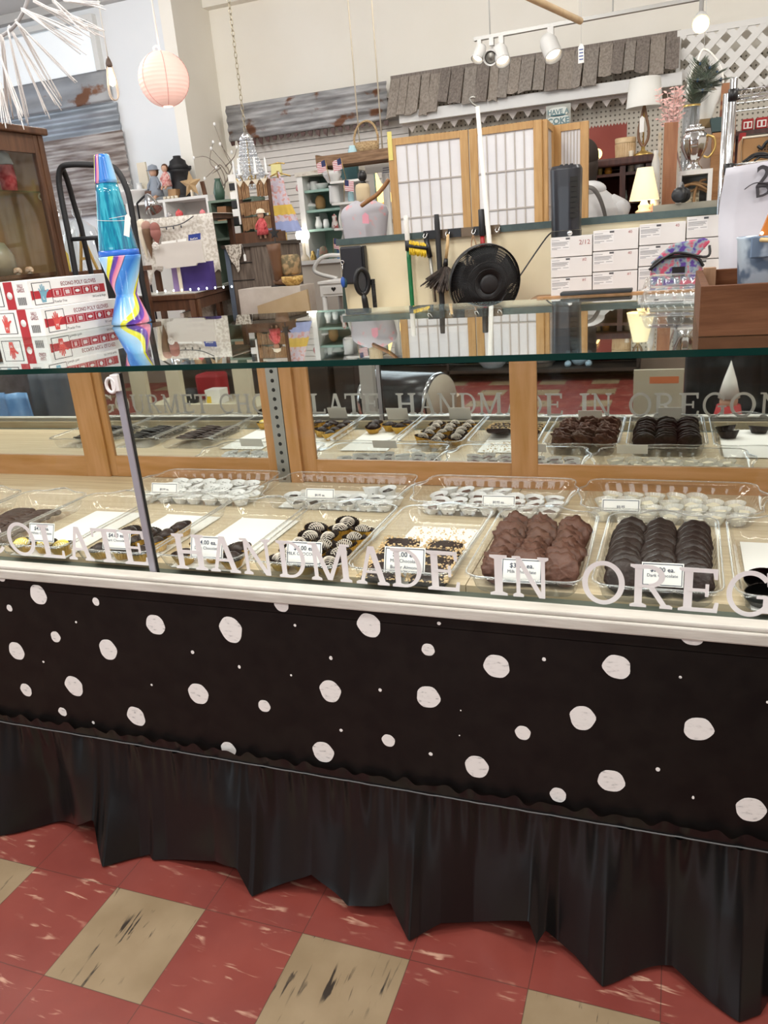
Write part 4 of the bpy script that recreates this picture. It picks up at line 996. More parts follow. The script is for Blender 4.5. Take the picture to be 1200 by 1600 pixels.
for i in range(26): b.lathe([(.0125, 0), (.0135, .002), (.0125, .004)], (q0.x+.001+.0001*i, q0.y, q0.z-.006-i*.0078), 12)
b.build('ribbed_hose', M_blk, cf)
MB().lathe([(.05, 0), (.05, .012), (.02, .02)], (hc.x+.02, hc.y, zb-.012), 24).build('foot', M_blk, cf)
struct(MB().box(hc.x-.2, hc.x+.35, YH-.28, YH-.0125, .45, zb-.0125).build('trim_2', M_hw), 'low painted ledge along the foot of the half wall')
kp = P(535, 410, YH-.06); ky = thing('key_lanyard', 'blue key holder hanging on a silver hook by the dark hung panel', 'key holder', (kp.x, kp.y, kp.z-.2))
b = MB().tube([kp+Vector((.009*cos(a), 0, .009*sin(a))) for a in [2*pi*i/16 for i in range(16)]], .0025, 6, closed=True); b.tube([kp-Z3*.009, P(535, 430, YH-.06)], .0022, 6); b.build('silver_hook', M_silver, ky)
q = P(536, 441, YH-.06); MB().ell(q, (.013, .009, .028), 14, 10).build('blue_holder', mat('blue_plastic', (.03, .10, .42), .35), ky)
MB().ell(q+Vector((.010, .006, -.004)), (.012, .009, .026), 14, 10).build('dark_holder', mat('dark_teal_plastic', (.02, .06, .07), .4), ky)
MB().prism([(-.012, -.16), (.012, -.16), (.006, -.02), (-.006, -.02)], q, X3, Z3, (0, .003, 0)).build('strap', mat('dark_green_strap', (.03, .055, .045), .7), ky)
# white cartons
YX = 2.74; cols_ = [859.5, 926, 998.5, 1072.5, 1146]; tabz = None
rows_ = [P(859, 372, YX).z, P(863, 403.5, YX).z, P(866, 436, YX).z]; hh = rows_[0]-rows_[1]
M_lab = mat('carton_label', (.86, .85, .84), .5)
b0 = rows_[0]-3*hh-.0015
XC = [P(c, 372-(c-859)*.095, YX).x for c in cols_]
lid = [0, .028, .045, .080]
txt = ['2/12', '40', '#1', '20']
CW = ['left', 'second', 'third', 'right']; RWN = ['top', 'middle', 'bottom']
zcol = [0, .016, .028, .045]
for ci in range(4):
    for ri in range(3):
        z1 = rows_[0]+zcol[ci]*.9-ri*hh; z0 = z1-hh+.002; x0, x1 = XC[ci]+.002, XC[ci+1]-.002
        if ri == 2: z0 = b0
        b = MB().box(x0, x1, YX, YX+.24, z0, z1-.0015 if ri else z1); o = b.build('carton', M_boxw, bevel=.0015)
        tag(o, 'white carton in the %s column, %s of its stack before the half wall' % (CW[ci], RWN[ri]), 'carton', 'white cartons before the half wall')
        t = MB(); wd = x1-x0; y_ = YX-.0004
        t.add([(x0+.01*wd, y_, z1-.008), (x0+.01*wd, y_, z1-.62*hh), (x0+.46*wd, y_, z1-.62*hh), (x0+.46*wd, y_, z1-.008)], [(0, 1, 2, 3)], 0)
        y_ -= .0003
        for q, (a, c, l) in enumerate(((.03, .22, .10), (.03, .44, .20), (.03, .40, .25), (.03, .42, .30), (.03, .36, .36), (.03, .25, .47), (.30, .44, .47), (.03, .16, .53))):
            t.box(x0+a*wd, x0+c*wd, y_-.0001, y_, z1-(l+.06)*hh, z1-(l+.035)*hh, 1)
        t.box(x0+.37*wd, x0+.47*wd, y_-.0002, y_, z1-.14*hh, z1-.05*hh, 2)
        t.text(('2/12' if (ci, ri) == (0, 0) else ('#1' if ri == 2 else ('40' if ci else '#2'))), .028 if (ci, ri) == (0, 0) else .017, (x0+.82*wd, y_-.0004, z1-(.42 if (ci, ri) == (0, 0) else .22)*hh), m=3)
        t.build('printed_label', [M_lab, M_dkp if False else mat('soft_grey_print', (.30, .30, .31), .6), mat('dark_grey_print', (.10, .10, .11), .6), mat('red_pen', (.40, .12, .12), .6)], o)
b = thing('back_table', 'table behind the counter under the white cartons', 'table', (XC[0], YX, 0))
MB().box(XC[0]-.1, XC[4]+.02, YX-.25, YX+.245, b0-.03, b0-.0008).build('tabletop', M_crate2, b)
for x in (XC[0]-.06, XC[4]-.06):
    for y in (YX-.2, YX+.18): MB().box(x, x+.05, y, y+.05, 0.001, b0-.031).build('table_leg', M_crate2, b)
# tower fan on the left stack
q0 = P(885, 366, YX+.09); ztop = P(888, 259, YX+.09).z; z0 = rows_[0]+.0006; wd = (P(909, 300, YX+.09).x-P(861, 300, YX+.09).x)/2
tf = thing('tower_fan', 'black tower fan standing on the left stack of white cartons', 'fan', (q0.x, q0.y, z0))
def tfp(w_, d_): return [(w_*max(-1, min(1, 1.12*cos(a))), d_*max(-1, min(1, 1.12*sin(a)))) for a in [2*pi*i/32 for i in range(32)]]
def loft(lv, m, nm, par, mm=None):
    b = MB(); n_ = len(lv[0][1]); vs = []
    for z, pl in lv: vs += [(q0.x+x, q0.y+y, z) for x, y in pl]
    fs = [(i*n_+j, i*n_+(j+1) % n_, (i+1)*n_+(j+1) % n_, (i+1)*n_+j) for i in range(len(lv)-1) for j in range(n_)]+[tuple(range(n_))[::-1], tuple((len(lv)-1)*n_+j for j in range(n_))]
    b.add(vs, fs[:-2], 0, True); b.add(vs, fs[-2:]); return b.build(nm, m, par, bevel=.002)
M_tf = mat('satin_black', (.017, .018, .024), .33, coat=.15)
H_ = ztop-z0
loft([(z0, tfp(wd*.95, .07)), (z0+H_*.085, tfp(wd*.97, .07))], M_blk, 'fan_base', tf)
loft([(z0+H_*.088, tfp(wd*.93, .068)), (z0+H_*.95, tfp(wd, .072)), (z0+H_, tfp(wd*.9, .06))], M_tf, 'tower_body', tf)
b = MB(); 
for i in range(8): b.box(q0.x+wd*.38, q0.x+wd*.86, q0.y-.0745, q0.y-.071, z0+H_*(.26+.073*i), z0+H_*(.26+.073*i)+H_*.062)
b.build('air_slots', M_hole, tf)
b = MB()
for i in range(3): b.lathe([(.008, 0), (.008, .006), (.005, .008)], (q0.x-.02+.022*i, q0.y-.01, ztop+.0002), 12)
b.build('control_buttons', M_blk, tf)
MB().lathe([(.012, 0), (.012, .001)], (q0.x+wd*.35, q0.y-.0695, z0+H_*.045), 16, ax=(0, -1, 0)).build('silver_badge', M_silver, tf)
b = MB().tube(hull([(q0.x-wd*.9, q0.y+.05, z0+.02), P(853, 372, YX+.1), P(805, 442, YX), P(780, 480, YX-.1), P(770, 560, YX-.1)]), .0035, 6)
b.build('power_cord', M_blk, tf)
# bright zipped lunch bag
ya = 2.35; A = P(1015, 455, ya); Bq = P(1100, 388, ya); w_ = P(1098, 430, ya).x-A.x
M_bagp = mat('bright_printed_fabric', (.11, .05, .30), .7, c2=(.60, .09, .16), scale=30, lo=.40, hi=.60, c3=(.30, .42, .44), detail=2)
lb = thing('lunch_bag', 'purple, pink and teal patterned lunch bag before the white cartons', 'bag', (A.x+w_/2, ya, A.z-.06))
zt2 = P(1060, 400, ya).z; zb2 = A.z-.03
pl = [(-w_/2, 0), (w_/2, 0), (w_/2, (zt2-zb2)*.72), (w_*.36, (zt2-zb2)*.95), (0, (zt2-zb2)), (-w_*.36, (zt2-zb2)*.93), (-w_/2, (zt2-zb2)*.7)]
MB().prism(pl, (A.x+w_/2, ya, zb2), X3, Z3, (0, .13, 0)).build('bag_body', M_bagp, lb, bevel=.012)
arc = [Vector((A.x+w_/2+x, ya-.004, zb2+z)) for x, z in pl[2:]]; MB().tube(hull(arc), .006, 8).build('zip', M_blk, lb)
MB().prism([(-w_*.52, -.02), (w_*.40, .0), (w_*.62, .05), (w_*.5, .065), (-.02, .05)], (A.x+w_/2, ya+.03, zt2-.005), X3, Z3, (0, .05, 0)).build('open_flap', M_bagp, lb, bevel=.006)
MB().tube(hull([(A.x-.005, ya-.01, zt2-.045), (A.x+w_*.45, ya-.012, zt2+.012), (A.x+w_*1.05, ya+.0, zt2-.01), (A.x+w_*1.1, ya+.02, zt2+.03)]), .005, 8).build('flap_zip', M_blk, lb)
MB().box(A.x+w_*.42, A.x+w_*.66, ya-.006, ya-.0005, zt2-.075, zt2-.04).build('black_patch', M_blk, lb)
struct(MB().box(A.x-.05, A.x+w_+.7, ya-.02, ya+.2, .3, zb2-.001).build('trim_3', M_white), 'ledge under the lunch bag, hidden by the counter')
# ------------------------------------------------------------ the shop behind, left of the half wall
M_wal = mat('walnut', (.085, .036, .018), .42, c2=(.15, .068, .034), scale=5, st=(9, 9, 1.2), lo=.3, hi=.7)
M_tanw = mat('tan_panel_wood', (.30, .16, .07), .5, c2=(.44, .26, .12), scale=4, st=(3, 3, 1))
M_barn = mat('weathered_barn_wood', (.085, .060, .045), .8, c2=(.21, .165, .13), scale=5, st=(14, 14, 1.3), lo=.3, hi=.7, bump=.4)
M_shelfw = mat('shelf_white', (.78, .77, .74), .5); M_china = mat('white_china', (.84, .84, .83), .18)
M_clear = clear('clear_glass', (.94, .96, .96), .08, haze=.05, rough=.05)
M_gold2 = mat('brass', (.62, .42, .14), .3, .8); M_ivory = mat('ivory', (.74, .66, .52), .5)
M_redf = mat('red_fabric', (.42, .03, .04), .75, c2=(.6, .12, .12), scale=60); M_lace = mat('lace', (.58, .53, .46), .8, c2=(.76, .72, .66), scale=55, lo=.45, hi=.55, bump=.3)
M_skin = mat('doll_skin', (.62, .38, .26), .6); M_hair = mat('dark_hair', (.03, .018, .012), .7)
M_gingham = mat('blue_grey_cloth', (.30, .34, .40), .8); M_denim = mat('denim', (.06, .10, .20), .8)
M_pewter = mat('shiny_pewter', (.72, .73, .74), .12, 1.0)
def stand(name, label, x0, x1, y0, y1, z, m=None):
    "plain table or chest carrying display things"
    t = thing(name, label, 'table', ((x0+x1)/2, (y0+y1)/2, 0))
    MB().box(x0, x1, y0, y1, z-.025, z-.0004).build('tabletop', m or M_wal, t)
    for x in (x0+.02, x1-.05):
        for y in (y0+.02, y1-.05): MB().box(x, x+.03, y, y+.03, .001, z-.026).build('table_leg', m or M_wal, t)
    return t
# curio cabinet at the left edge: its glazed face looks along the counter, its far end is towards the back
Yc = 2.05; Xc = P(90, 330, Yc).x; zT = P(62, 213, Yc).z; Yn = Yc-.80; Dc = .42
cb = thing('curio_cabinet', 'dark brown glazed curio cabinet at the left edge of the picture', 'cabinet', (Xc-Dc/2, Yc-.4, 0))
def cbx(y0, y1, d0, d1, z0, z1, nm, m, bevel=0.0): return MB().box(Xc-d1, Xc-d0, y0, y1, z0, z1).build(nm, m, cb, bevel=bevel)
cbx(Yn-.02, Yc+.02, -.018, Dc+.02, zT, zT+.030, 'cornice', M_wal, .006)
for y0, y1 in ((Yn, Yn+.06), (Yc-.062, Yc)): cbx(y0, y1, 0, .024, .05, zT-.0005, 'stile', M_wal, .002)
cbx(Yc-.036, Yc-.028, -.004, -.0002, .05, zT-.0005, 'beading', M_wal); cbx(Yn+.0605, Yc-.0625, .002, .022, zT-.075, zT-.0005, 'top_rail', M_wal); cbx(Yn+.0605, Yc-.0625, .002, .022, .05, .13, 'bottom_rail', M_wal)
cbx(Yc-.018, Yc-.0005, .0245, Dc, .05, zT-.0005, 'end_panel', M_tanw); cbx(Yn, Yn+.018, .0245, Dc, .05, zT-.0005, 'end_panel', M_tanw)
cbx(Yn+.0185, Yc-.0185, Dc-.012, Dc, .05, zT-.25, 'back_panel', clear('cabinet_back_glass', (.9, .92, .92), .05))
cbx(Yn, Yc, .0005, Dc, .001, .0495, 'plinth', M_wal); cbx(Yn+.061, Yc-.063, .008, .012, .131, zT-.076, 'glass_pane', clear('cabinet_glass', (.95, .96, .95), .03))
zsh = P(20, 298, Yc-.2).z; zs2 = P(20, 430, Yc-.2).z
cbx(Yn+.019, Yc-.019, .03, Dc-.013, zsh-.006, zsh, 'glass_shelf', clear('shelf_glass', (.75, .92, .86), .1)); cbx(Yn+.019, Yc-.019, .03, Dc-.013, zs2-.014, zs2, 'wood_shelf', M_wal)
MB().tube([(Xc-.05+.012*cos(t), Yc-.030, zsh-.02+.012*sin(t)) for t in [2*pi*i/14 for i in range(14)]], .004, 6, closed=True).build('shelf_clip', M_ivory, cb)
Yc = Yc-.30
q = P(16, 298, Yc+.17); k = mpp(16, 298, q.y)
v = thing('candle_jar', 'red-striped candle jar with pale lid on the cabinet shelf', 'jar', (q.x, q.y, zsh))
MB().lathe([(0, zsh+.0006), (11*k, zsh+.0006), (13*k, zsh+22*k), (11*k, zsh+40*k), (0, zsh+40*k)], (q.x, q.y, 0), 24).build('jar_body', M_redf, v); MB().lathe([(13*k, zsh+41*k), (9*k, zsh+56*k), (2*k, zsh+60*k), (0, zsh+60*k)], (q.x, q.y, 0), 24).build('jar_lid', mat('pale_blue', (.62, .72, .76), .4), v)
q = P(4, 425, Yc+.16); b = MB().lathe([(24*k, zs2+.0006), (23*k, zs2+30*k), (12*k, zs2+50*k), (0, zs2+53*k)], (q.x, q.y, 0), 28); tag(b.build('ceramic_bell', mat('cream_glaze', (.42, .37, .27), .3)), 'cream bell-shaped ornament at the cabinet bottom left', 'ornament')
rr = random.Random(2)
for i, (px, py) in enumerate(((27, 420), (46, 422))):
    q = P(px, py, Yc+.08); t = thing('shell_flower', 'orange and white shell flower, %s of the pair low in the cabinet' % ('left', 'right')[i], 'ornament', (q.x, q.y, zs2))
    b = MB()
    for j in range(9): a = j*.7; b.ell((q.x+.010*cos(a), q.y+.010*sin(a), zs2+.014+.004*(j % 3)), (.011, .011, .006), 10, 6, rot=Matrix.Rotation(.8, 3, Vector((-sin(a), cos(a), 0))))
    b.build('petals', mat('peach_shell', (.72, .42, .24), .4, c2=(.85, .70, .55), scale=50), t); MB().lathe([(.012, zs2+.0005), (.006, zs2+.010)], (q.x, q.y, 0), 12).build('flower_foot', M_ivory, t)
# black bent tube frame
Yt = 1.95; tb = P(118, 430, Yt)
fr = thing('tubular_frame', 'black bent-tube frame standing behind the lava lamp', 'frame', (tb.x, Yt, 0))
b = MB().tube([(tb.x+.03, Yt, .002)]+hull([P(119, 432, Yt), P(108, 370, Yt), P(96, 310, Yt), P(92, 280, Yt), P(96, 262, Yt), P(112, 257, Yt), P(150, 258, Yt+.02)]+[P(178, 262, Yt+.02), P(196, 290, Yt+.02), P(206, 330, Yt+.02), P(222, 440, Yt+.02)])+[(P(222, 440, Yt).x+.03, Yt+.02, .002)], .0125, 10)
b.build('front_tube', M_blkm, fr)
MB().tube(hull([P(98, 264, Yt+.02), P(106, 285, Yt+.06), P(116, 320, Yt+.1), P(126, 352, Yt+.12)])+[(P(126, 352, Yt+.12).x+.05, Yt+.12, .002)], .012, 10).build('rear_tube', M_blkm, fr)
MB().tube([P(112, 374, Yt), P(160, 371, Yt+.02)], .009, 8).build('cross_bar', M_blkm, fr)
MB().prism([(0, 0), (.13, 0), (.08, .28), (-.02, .28)], (P(176, 470, Yt-.04).x, Yt-.06, P(176, 470, Yt-.04).z-.02), X3, Z3, (0, .02, 0)).build('back_plate', M_blkm, fr)
# glassware table behind it
Yg = 2.5; z = P(120, 424, Yg).z; x0 = P(80, 424, Yg).x; x1 = P(200, 424, Yg).x
stand('side_table', 'side table of glassware behind the black tube frame', x0-.1, x1-.02, Yg-.14, Yg+.24, z)
def onz(px, Y, z_): q = P(px, 400, Y); d = ray(px, 400); return Vector((P(px, 424, Y).x, Y, z_))
def lathe_thing(name, label, cat, px, py, Y, prof_px, m, z0=None, part=None, group=None, n=28):
    "prof_px: (radius, height) in survey pixels above the foot"
    q = P(px, py, Y); k = mpp(px, py, Y); zz = q.z if z0 is None else z0
    b = MB().lathe([(r*k, zz+.0005+h*k) for r, h in prof_px], (q.x, q.y, 0), n); o = b.build(name, m); tag(o, label, cat, group); return o
lathe_thing('cake_dome', 'clear glass cake dome with knob behind the lava lamp', 'dome', 137, 420, Yg+.05, [(32, 0), (33, 3), (31, 40), (22, 62), (10, 72), (4, 76), (7, 82), (7, 90), (0, 94)], M_clear, z)
lathe_thing('glass_jug', 'large clear glass jug above the glassware table', 'jug', 108, 424, Yg+.2, [(20, 0), (24, 10), (22, 60), (12, 84), (10, 100), (12, 104)], M_clear, z)
lathe_thing('yellow_bottle', 'small bottle with yellow cap left of the brass stand', 'bottle', 104, 424, Yg-.08, [(7, 0), (7.5, 2), (7.5, 26), (4, 32), (4, 40), (0, 40)], mat('yellow_glass', (.66, .52, .10), .25), z)
q = P(139, 420, Yg-.08); k = mpp(139, 420, Yg-.08)
ea = thing('brass_easel', 'brass letter-A shaped stand in front of the glass dome', 'stand', (q.x, q.y, z))
for s in (-1, 1): MB().beam((q.x+s*16*k, q.y, z+.0005), (q.x-2*k, q.y, z+54*k), .012, .01).build('easel_leg', M_gold2, ea)
MB().box(q.x-9*k, q.x+8*k, q.y-.006, q.y+.006, z+16*k, z+20*k).build('easel_bar', M_gold2, ea)
# showcase counter with lights
zc_ = P(265, 461, 2.75).z; A = P(222, 461, 2.75); B_ = P(305, 459, 2.75); C_ = PZ(392, 437, zc_)
if C_.y > 4.4: C_ = P(392, 437, 3.5); 
C_.z = zc_
sh = thing('showcase_counter', 'wood and glass showcase with lit strips, left of the half wall', 'showcase', (B_.x, B_.y, 0))
D_ = Vector((A.x-.35, 2.75, zc_)); _e = (C_-B_); _e.z = 0; _e.normalize(); _n = Vector((-_e.y, _e.x, 0)); E_ = C_+_n*.16; F_ = Vector((B_.x-.16, 2.75+.36, 0)); poly = [(D_.x, D_.y), (B_.x, B_.y), (C_.x, C_.y), (E_.x, E_.y), (F_.x, F_.y), (D_.x, 2.75+.36)]; print('SHOW', A, B_, C_)
MB().prism(poly, (0, 0, zc_-.03), X3, Y3, (0, 0, .03)).build('counter_top', M_wal, sh, bevel=.004)
MB().prism([(x*.98+.02*(B_.x-.2), y+.03) for x, y in poly], (0, 0, zc_+.0003), X3, Y3, (0, 0, .004)).build('glass_top', mat('pale_glass_top', (.70, .70, .62), .15), sh)
e = (C_-B_); e.z = 0; L_ = e.length; e.normalize(); nrm = Vector((e.y, -e.x, 0))
def face(o, ex, L, nm, n_):
    for a, c in ((0, .05), (L-.05, L)): MB().hexa([o+ex*a+Z3*q+n_*w_ for q, w_ in ()] or [o+ex*a-Z3*.9, o+ex*c-Z3*.9, o+ex*c-Z3*.9-n_*.03, o+ex*a-Z3*.9-n_*.03, o+ex*a-Z3*.031, o+ex*c-Z3*.031, o+ex*c-Z3*.031-n_*.03, o+ex*a-Z3*.031-n_*.03]).build('corner_stile', M_wal, sh)
    MB().hexa([o+ex*.051-Z3*.085, o+ex*(L-.051)-Z3*.085, o+ex*(L-.051)-Z3*.085-n_*.03, o+ex*.051-Z3*.085-n_*.03, o+ex*.051-Z3*.0315, o+ex*(L-.051)-Z3*.0315, o+ex*(L-.051)-Z3*.0315-n_*.03, o+ex*.051-Z3*.0315-n_*.03]).build('top_rail', M_wal, sh)
face(B_+nrm*-.01, e, L_, 'r', nrm); face(D_+Vector((0, .01, 0)), X3, B_.x-D_.x, 'f', Vector((0, -1, 0)))
MB().prism([(x*.97+.03*(B_.x-.2), y+.08) for x, y in poly], (0, 0, .002), X3, Y3, (0, 0, .25)).build('plinth', M_wal, sh)
b = MB(); 
for i in range(9): q = B_+e*(L_-.09)-nrm*.05-Z3*(.06+.045*i); b.ell(q, (.008, .008, .010), 8, 6)
b.build('lit_strip', mat('led_bulb', (.9, .95, 1), .4, emis=(.85, .93, 1), es=3), sh, kind='stuff')
b = MB()
for i in range(11): q = P(232+i*13, 453-i*.6, 2.75+.12); b.ell((q.x, 2.75+.12, zc_+.017), (.005, .005, .007), 8, 6)
b.build('bead_lights', MATS['led_bulb'], sh, kind='stuff')
MB().hexa([B_+e*.06-nrm*.10-Z3*.5, B_+e*(L_-.14)-nrm*.10-Z3*.5, B_+e*(L_-.14)-nrm*.12-Z3*.5, B_+e*.06-nrm*.12-Z3*.5, B_+e*.06-nrm*.10-Z3*.1, B_+e*(L_-.14)-nrm*.10-Z3*.1, B_+e*(L_-.14)-nrm*.12-Z3*.1, B_+e*.06-nrm*.12-Z3*.1]).build('lace_lining', M_lace, sh)
Yk = 3.0
# card rack and book on the showcase
zb_ = zc_+.0048
def slab(name, label, cat, quad, Y, th, m, floor=None, bevel=0):
    "board outlined by survey pixels at depth Y"
    p = [P(x, y, Y) for x, y in quad]
    if floor is not None:
        for q in p[:2]: q.z = floor
    b = MB().hexa([p[0], p[1], p[1]+Y3*th, p[0]+Y3*th, p[3], p[2], p[2]+Y3*th, p[3]+Y3*th]); o = b.build(name, m, bevel=bevel)
    if cat: tag(o, label, cat)
    return o
pu = mat('purple_cover', (.055, .035, .19), .35, c2=(.08, .05, .25), scale=6)
slab('blue_book', 'dark blue-violet glossy book standing on the lit showcase', 'book', [(285, 452), (331, 446), (326, 408), (280, 414)], 2.93, .05, pu, zb_)
slab('purple_booklet', 'lilac booklet standing left of the dark blue book', 'book', [(272, 453), (283, 452), (279, 415), (267, 416)], 2.93, .04, mat('lilac_cover', (.30, .20, .42), .4), zb_)
ck = P(281, 440, 2.88); rk = thing('card_rack', 'white card rack with cut-out front and business cards, on a pale stem above the showcase', 'card rack', (ck.x, ck.y, zb_))
MB().box(ck.x-.008, ck.x+.008, ck.y, ck.y+.012, zb_+.004, P(281, 415, 2.88).z).build('stem', M_ivory, rk); MB().box(ck.x-.05, ck.x+.05, ck.y-.02, ck.y+.03, zb_, zb_+.0035).build('foot', M_ivory, rk)
M_pap = mat('ivory_card', (.76, .72, .67), .6)
p = [P(x, y, 2.86) for x, y in ((245, 416), (256, 416), (259, 420), (306, 415), (308, 411), (320, 410), (314, 374), (238, 383))]
MB().add(p+[q+Y3*.012 for q in p], [tuple(range(8)), tuple(range(15, 7, -1))]+[((i+1) % 8, i, i+8, (i+1) % 8+8) for i in range(8)]).build('rack_front', M_pap, rk)
for i, (x0, x1, y0, m, s) in enumerate(((252, 275, 379, M_paper, 'by Bloomers'), (277, 291, 376, M_paper, 'hours'), (294, 313, 368, mat('royal_blue', (.03, .06, .30), .5), ''))):
    o = slab('business_card', 'blue business card with white lettering in the white rack' if i == 2 else 'white business card, %s of two in the rack' % ('left', 'right')[i], 'card', [(x0+.5, y0+14), (x1+.5, y0+11.5), (x1, y0-4), (x0, y0-1)], 2.873+.003*i, .001, m)
    o.location.y += .0005
o = bpy.data.objects['business_card.002'] if 'business_card.002' in bpy.data.objects else o
t = MB(); q = P(303, 374, 2.878); t.text('BlueCare', .013, q, (.99, 0, .08), (-.05, 0, 1), fat=.02); t.text('Dental', .013, q-Z3*.014, (.99, 0, .08), (-.05, 0, 1), fat=.02); t.build('printed_text', M_paper, o)
b = MB(); q = P(243, 385, 2.84)
for i in range(9): a = 2*pi*i/9; b.ell(q+Vector((.014*cos(a), 0, .014*sin(a))), (.010, .005, .010), 8, 6)
b.ell(q, (.012, .008, .012), 8, 6); b.v = b.v; o = b.build('paper_flower', M_pap, rk)
# hanging ice-cream-cone hearts
for i, (px, py, m, d) in enumerate(((222, 358, M_ivory, 'cream'), (230, 361, mat('dusty_pink', (.42, .24, .19), .8), 'pink and brown'), (243, 363, mat('brick_pink', (.33, .13, .11), .8), 'brick red'))):
    Yl = 3.35; q = P(px, py, Yl-.085-.012*i); k = mpp(px, py, q.y)
    t = thing('cone_ornament', '%s cloth cone ornament hanging beside the lace-covered table' % d, 'ornament', (q.x, q.y, q.z-60*k))
    h = (46, 42, 20)[i]
    MB().lathe([(0, q.z-h*k), (5*k, q.z-h*k*.5), (8*k, q.z-4*k), (8*k, q.z+3*k)], (q.x, q.y, 0), 18).build('cone', M_ivory if i == 0 else mat('brown_cloth', (.16, .09, .05), .85) if i == 1 else m, t)
    MB().ell((q.x, q.y, q.z+6*k), (8*k, 8*k, 9*k), 16, 10).build('scoop', m, t)
    MB().tube([(q.x, q.y, q.z+14*k), (q.x+.002, Yl-.03, P(275, 339, Yl).z+.004), (q.x+.002, Yl+.01, P(275, 339, Yl).z+.004)], .0012, 5).build('hanging_cord', M_strw, t)
# lace-covered tall table
Yl = 3.35; zt = P(275, 339, Yl).z; xa = P(224, 345, Yl).x; xb = P(312, 336, Yl).x
stand('tall_table', 'tall table under the lace cloth behind the card rack', xa-.02, xb+.06, Yl, Yl+.35, zt-.001)
def drape(u, v):
    x = xa-.03+(xb-xa+.13)*u; return (x, Yl-.02-.012*sin(24*u)*v, zt-(.31+.05*sin(13*u+1)+.03*sin(37*u))*v)
lc_ = thing('lace_cloth', 'patterned ivory cloth draped over the tall table, with a bead garland', 'tablecloth', ((xa+xb)/2, Yl, zt))
MB().grid(drape, 50, 8).build('cloth_front', M_lace, lc_, solid=.002); MB().box(xa-.03, xb+.10, Yl-.02, Yl+.37, zt, zt+.003).build('cloth_top', M_lace, lc_)
b = MB().tube(hull([P(225, 347, Yl-.05), P(245, 355, Yl-.05), P(265, 354, Yl-.05), P(285, 349, Yl-.05), P(302, 338, Yl-.05)]), .003, 6)
for px, py in ((231, 352), (246, 356.5), (260, 357), (271, 356), (283, 354)): b.ell(P(px, py, Yl-.05), (.005, .005, .009), 8, 6)
b.build('bead_garland', mat('grey_bead', (.06, .06, .07), .5), lc_)
def cloth(u, v):
    q0 = P(313+18*u, 336, Yl+.05); q1 = P(325+20*u, 455, Yl-.02); p = q0.lerp(q1, v); return (p.x+.004*sin(20*u), p.y-.02*sin(16*u+2*v), p.z)
tag(MB().grid(cloth, 16, 10).build('brown_cloth', mat('dark_olive_cloth', (.075, .055, .038), .9), solid=.004), 'dark brown cloth hanging at the right side of the lace-covered table', 'cloth')
# white wall shelf with dolls
Yw = 5.05
zt = P(262, 311, Yw).z; zb = P(262, 352, Yw).z; xa = P(195, 315, Yw).x; xb = P(325, 309, Yw).x
ws = thing('cubby_shelf', 'white cubby cabinet against the pale wall, below the dolls', 'shelf', ((xa+xb)/2, Yw, 0))
MB().box(xa, xb, Yw, Yw+.34, zt-.022, zt).build('top_board', M_shelfw, ws); MB().box(xa, xb, Yw+.3, Yw+.34, .3, zt-.0225).build('back_board', M_shelfw, ws)
for x in (xa, P(256, 330, Yw).x, xb-.025): MB().box(x, x+.025, Yw, Yw+.2995, .002, zt-.0225).build('upright', M_shelfw, ws)
MB().box(xa+.03, xb-.03, Yw+.01, Yw+.299, zb-.02, zb).build('shelf_board', M_shelfw, ws) if False else None
zq = zt+.0005
lathe_thing('enamel_basin', 'white enamel basin at the left end of the cubby shelf', 'basin', 213, 311, Yw+.15, [(20, 0), (26, 14), (29, 17), (29, 19), (26, 18), (19, 2)], M_china, zt)
zbs = zt+.0005+20*mpp(213, 311, Yw+.15)
def tot(name, label, cat, px, prof_, m, Y=Yw+.15, z_=None): return lathe_thing(name, label, cat, px, 311, Y, prof_, m, zt if z_ is None else z_)
for i, (px, pr_, m, d) in enumerate(((188, [(11, 0), (13, 10), (9, 22), (7, 28), (9, 30)], M_china, 'round white jug, leftmost above the basin'), (205, [(8, 0), (10, 10), (7, 24), (4, 30), (5, 33)], M_clear, 'clear jar standing in the white basin'), (221, [(6, 0), (7, 14), (4, 22), (4, 27), (5, 28)], M_china, 'slim white bottle standing in the white basin'))):
    tot('crockery', d, 'jar', px, pr_, m, z_=zt+.006)
slab('picture_frame', 'cream framed picture standing left of the two dolls', 'picture', [(219, 296), (234, 292), (226, 253), (213, 255)], Yw+.2, .02, M_ivory, zt+.001)
slab('wooden_box', 'small wooden box under the dolls', 'box', [(263, 309), (275, 308), (274, 295), (262, 296)], Yw+.06, .08, M_tanw, zt)
slab('brown_log', 'round brown box left of the seated doll', 'box', [(226, 310), (236, 309.5), (236, 298), (226, 299)], Yw+.06, .06, M_wal, zt)
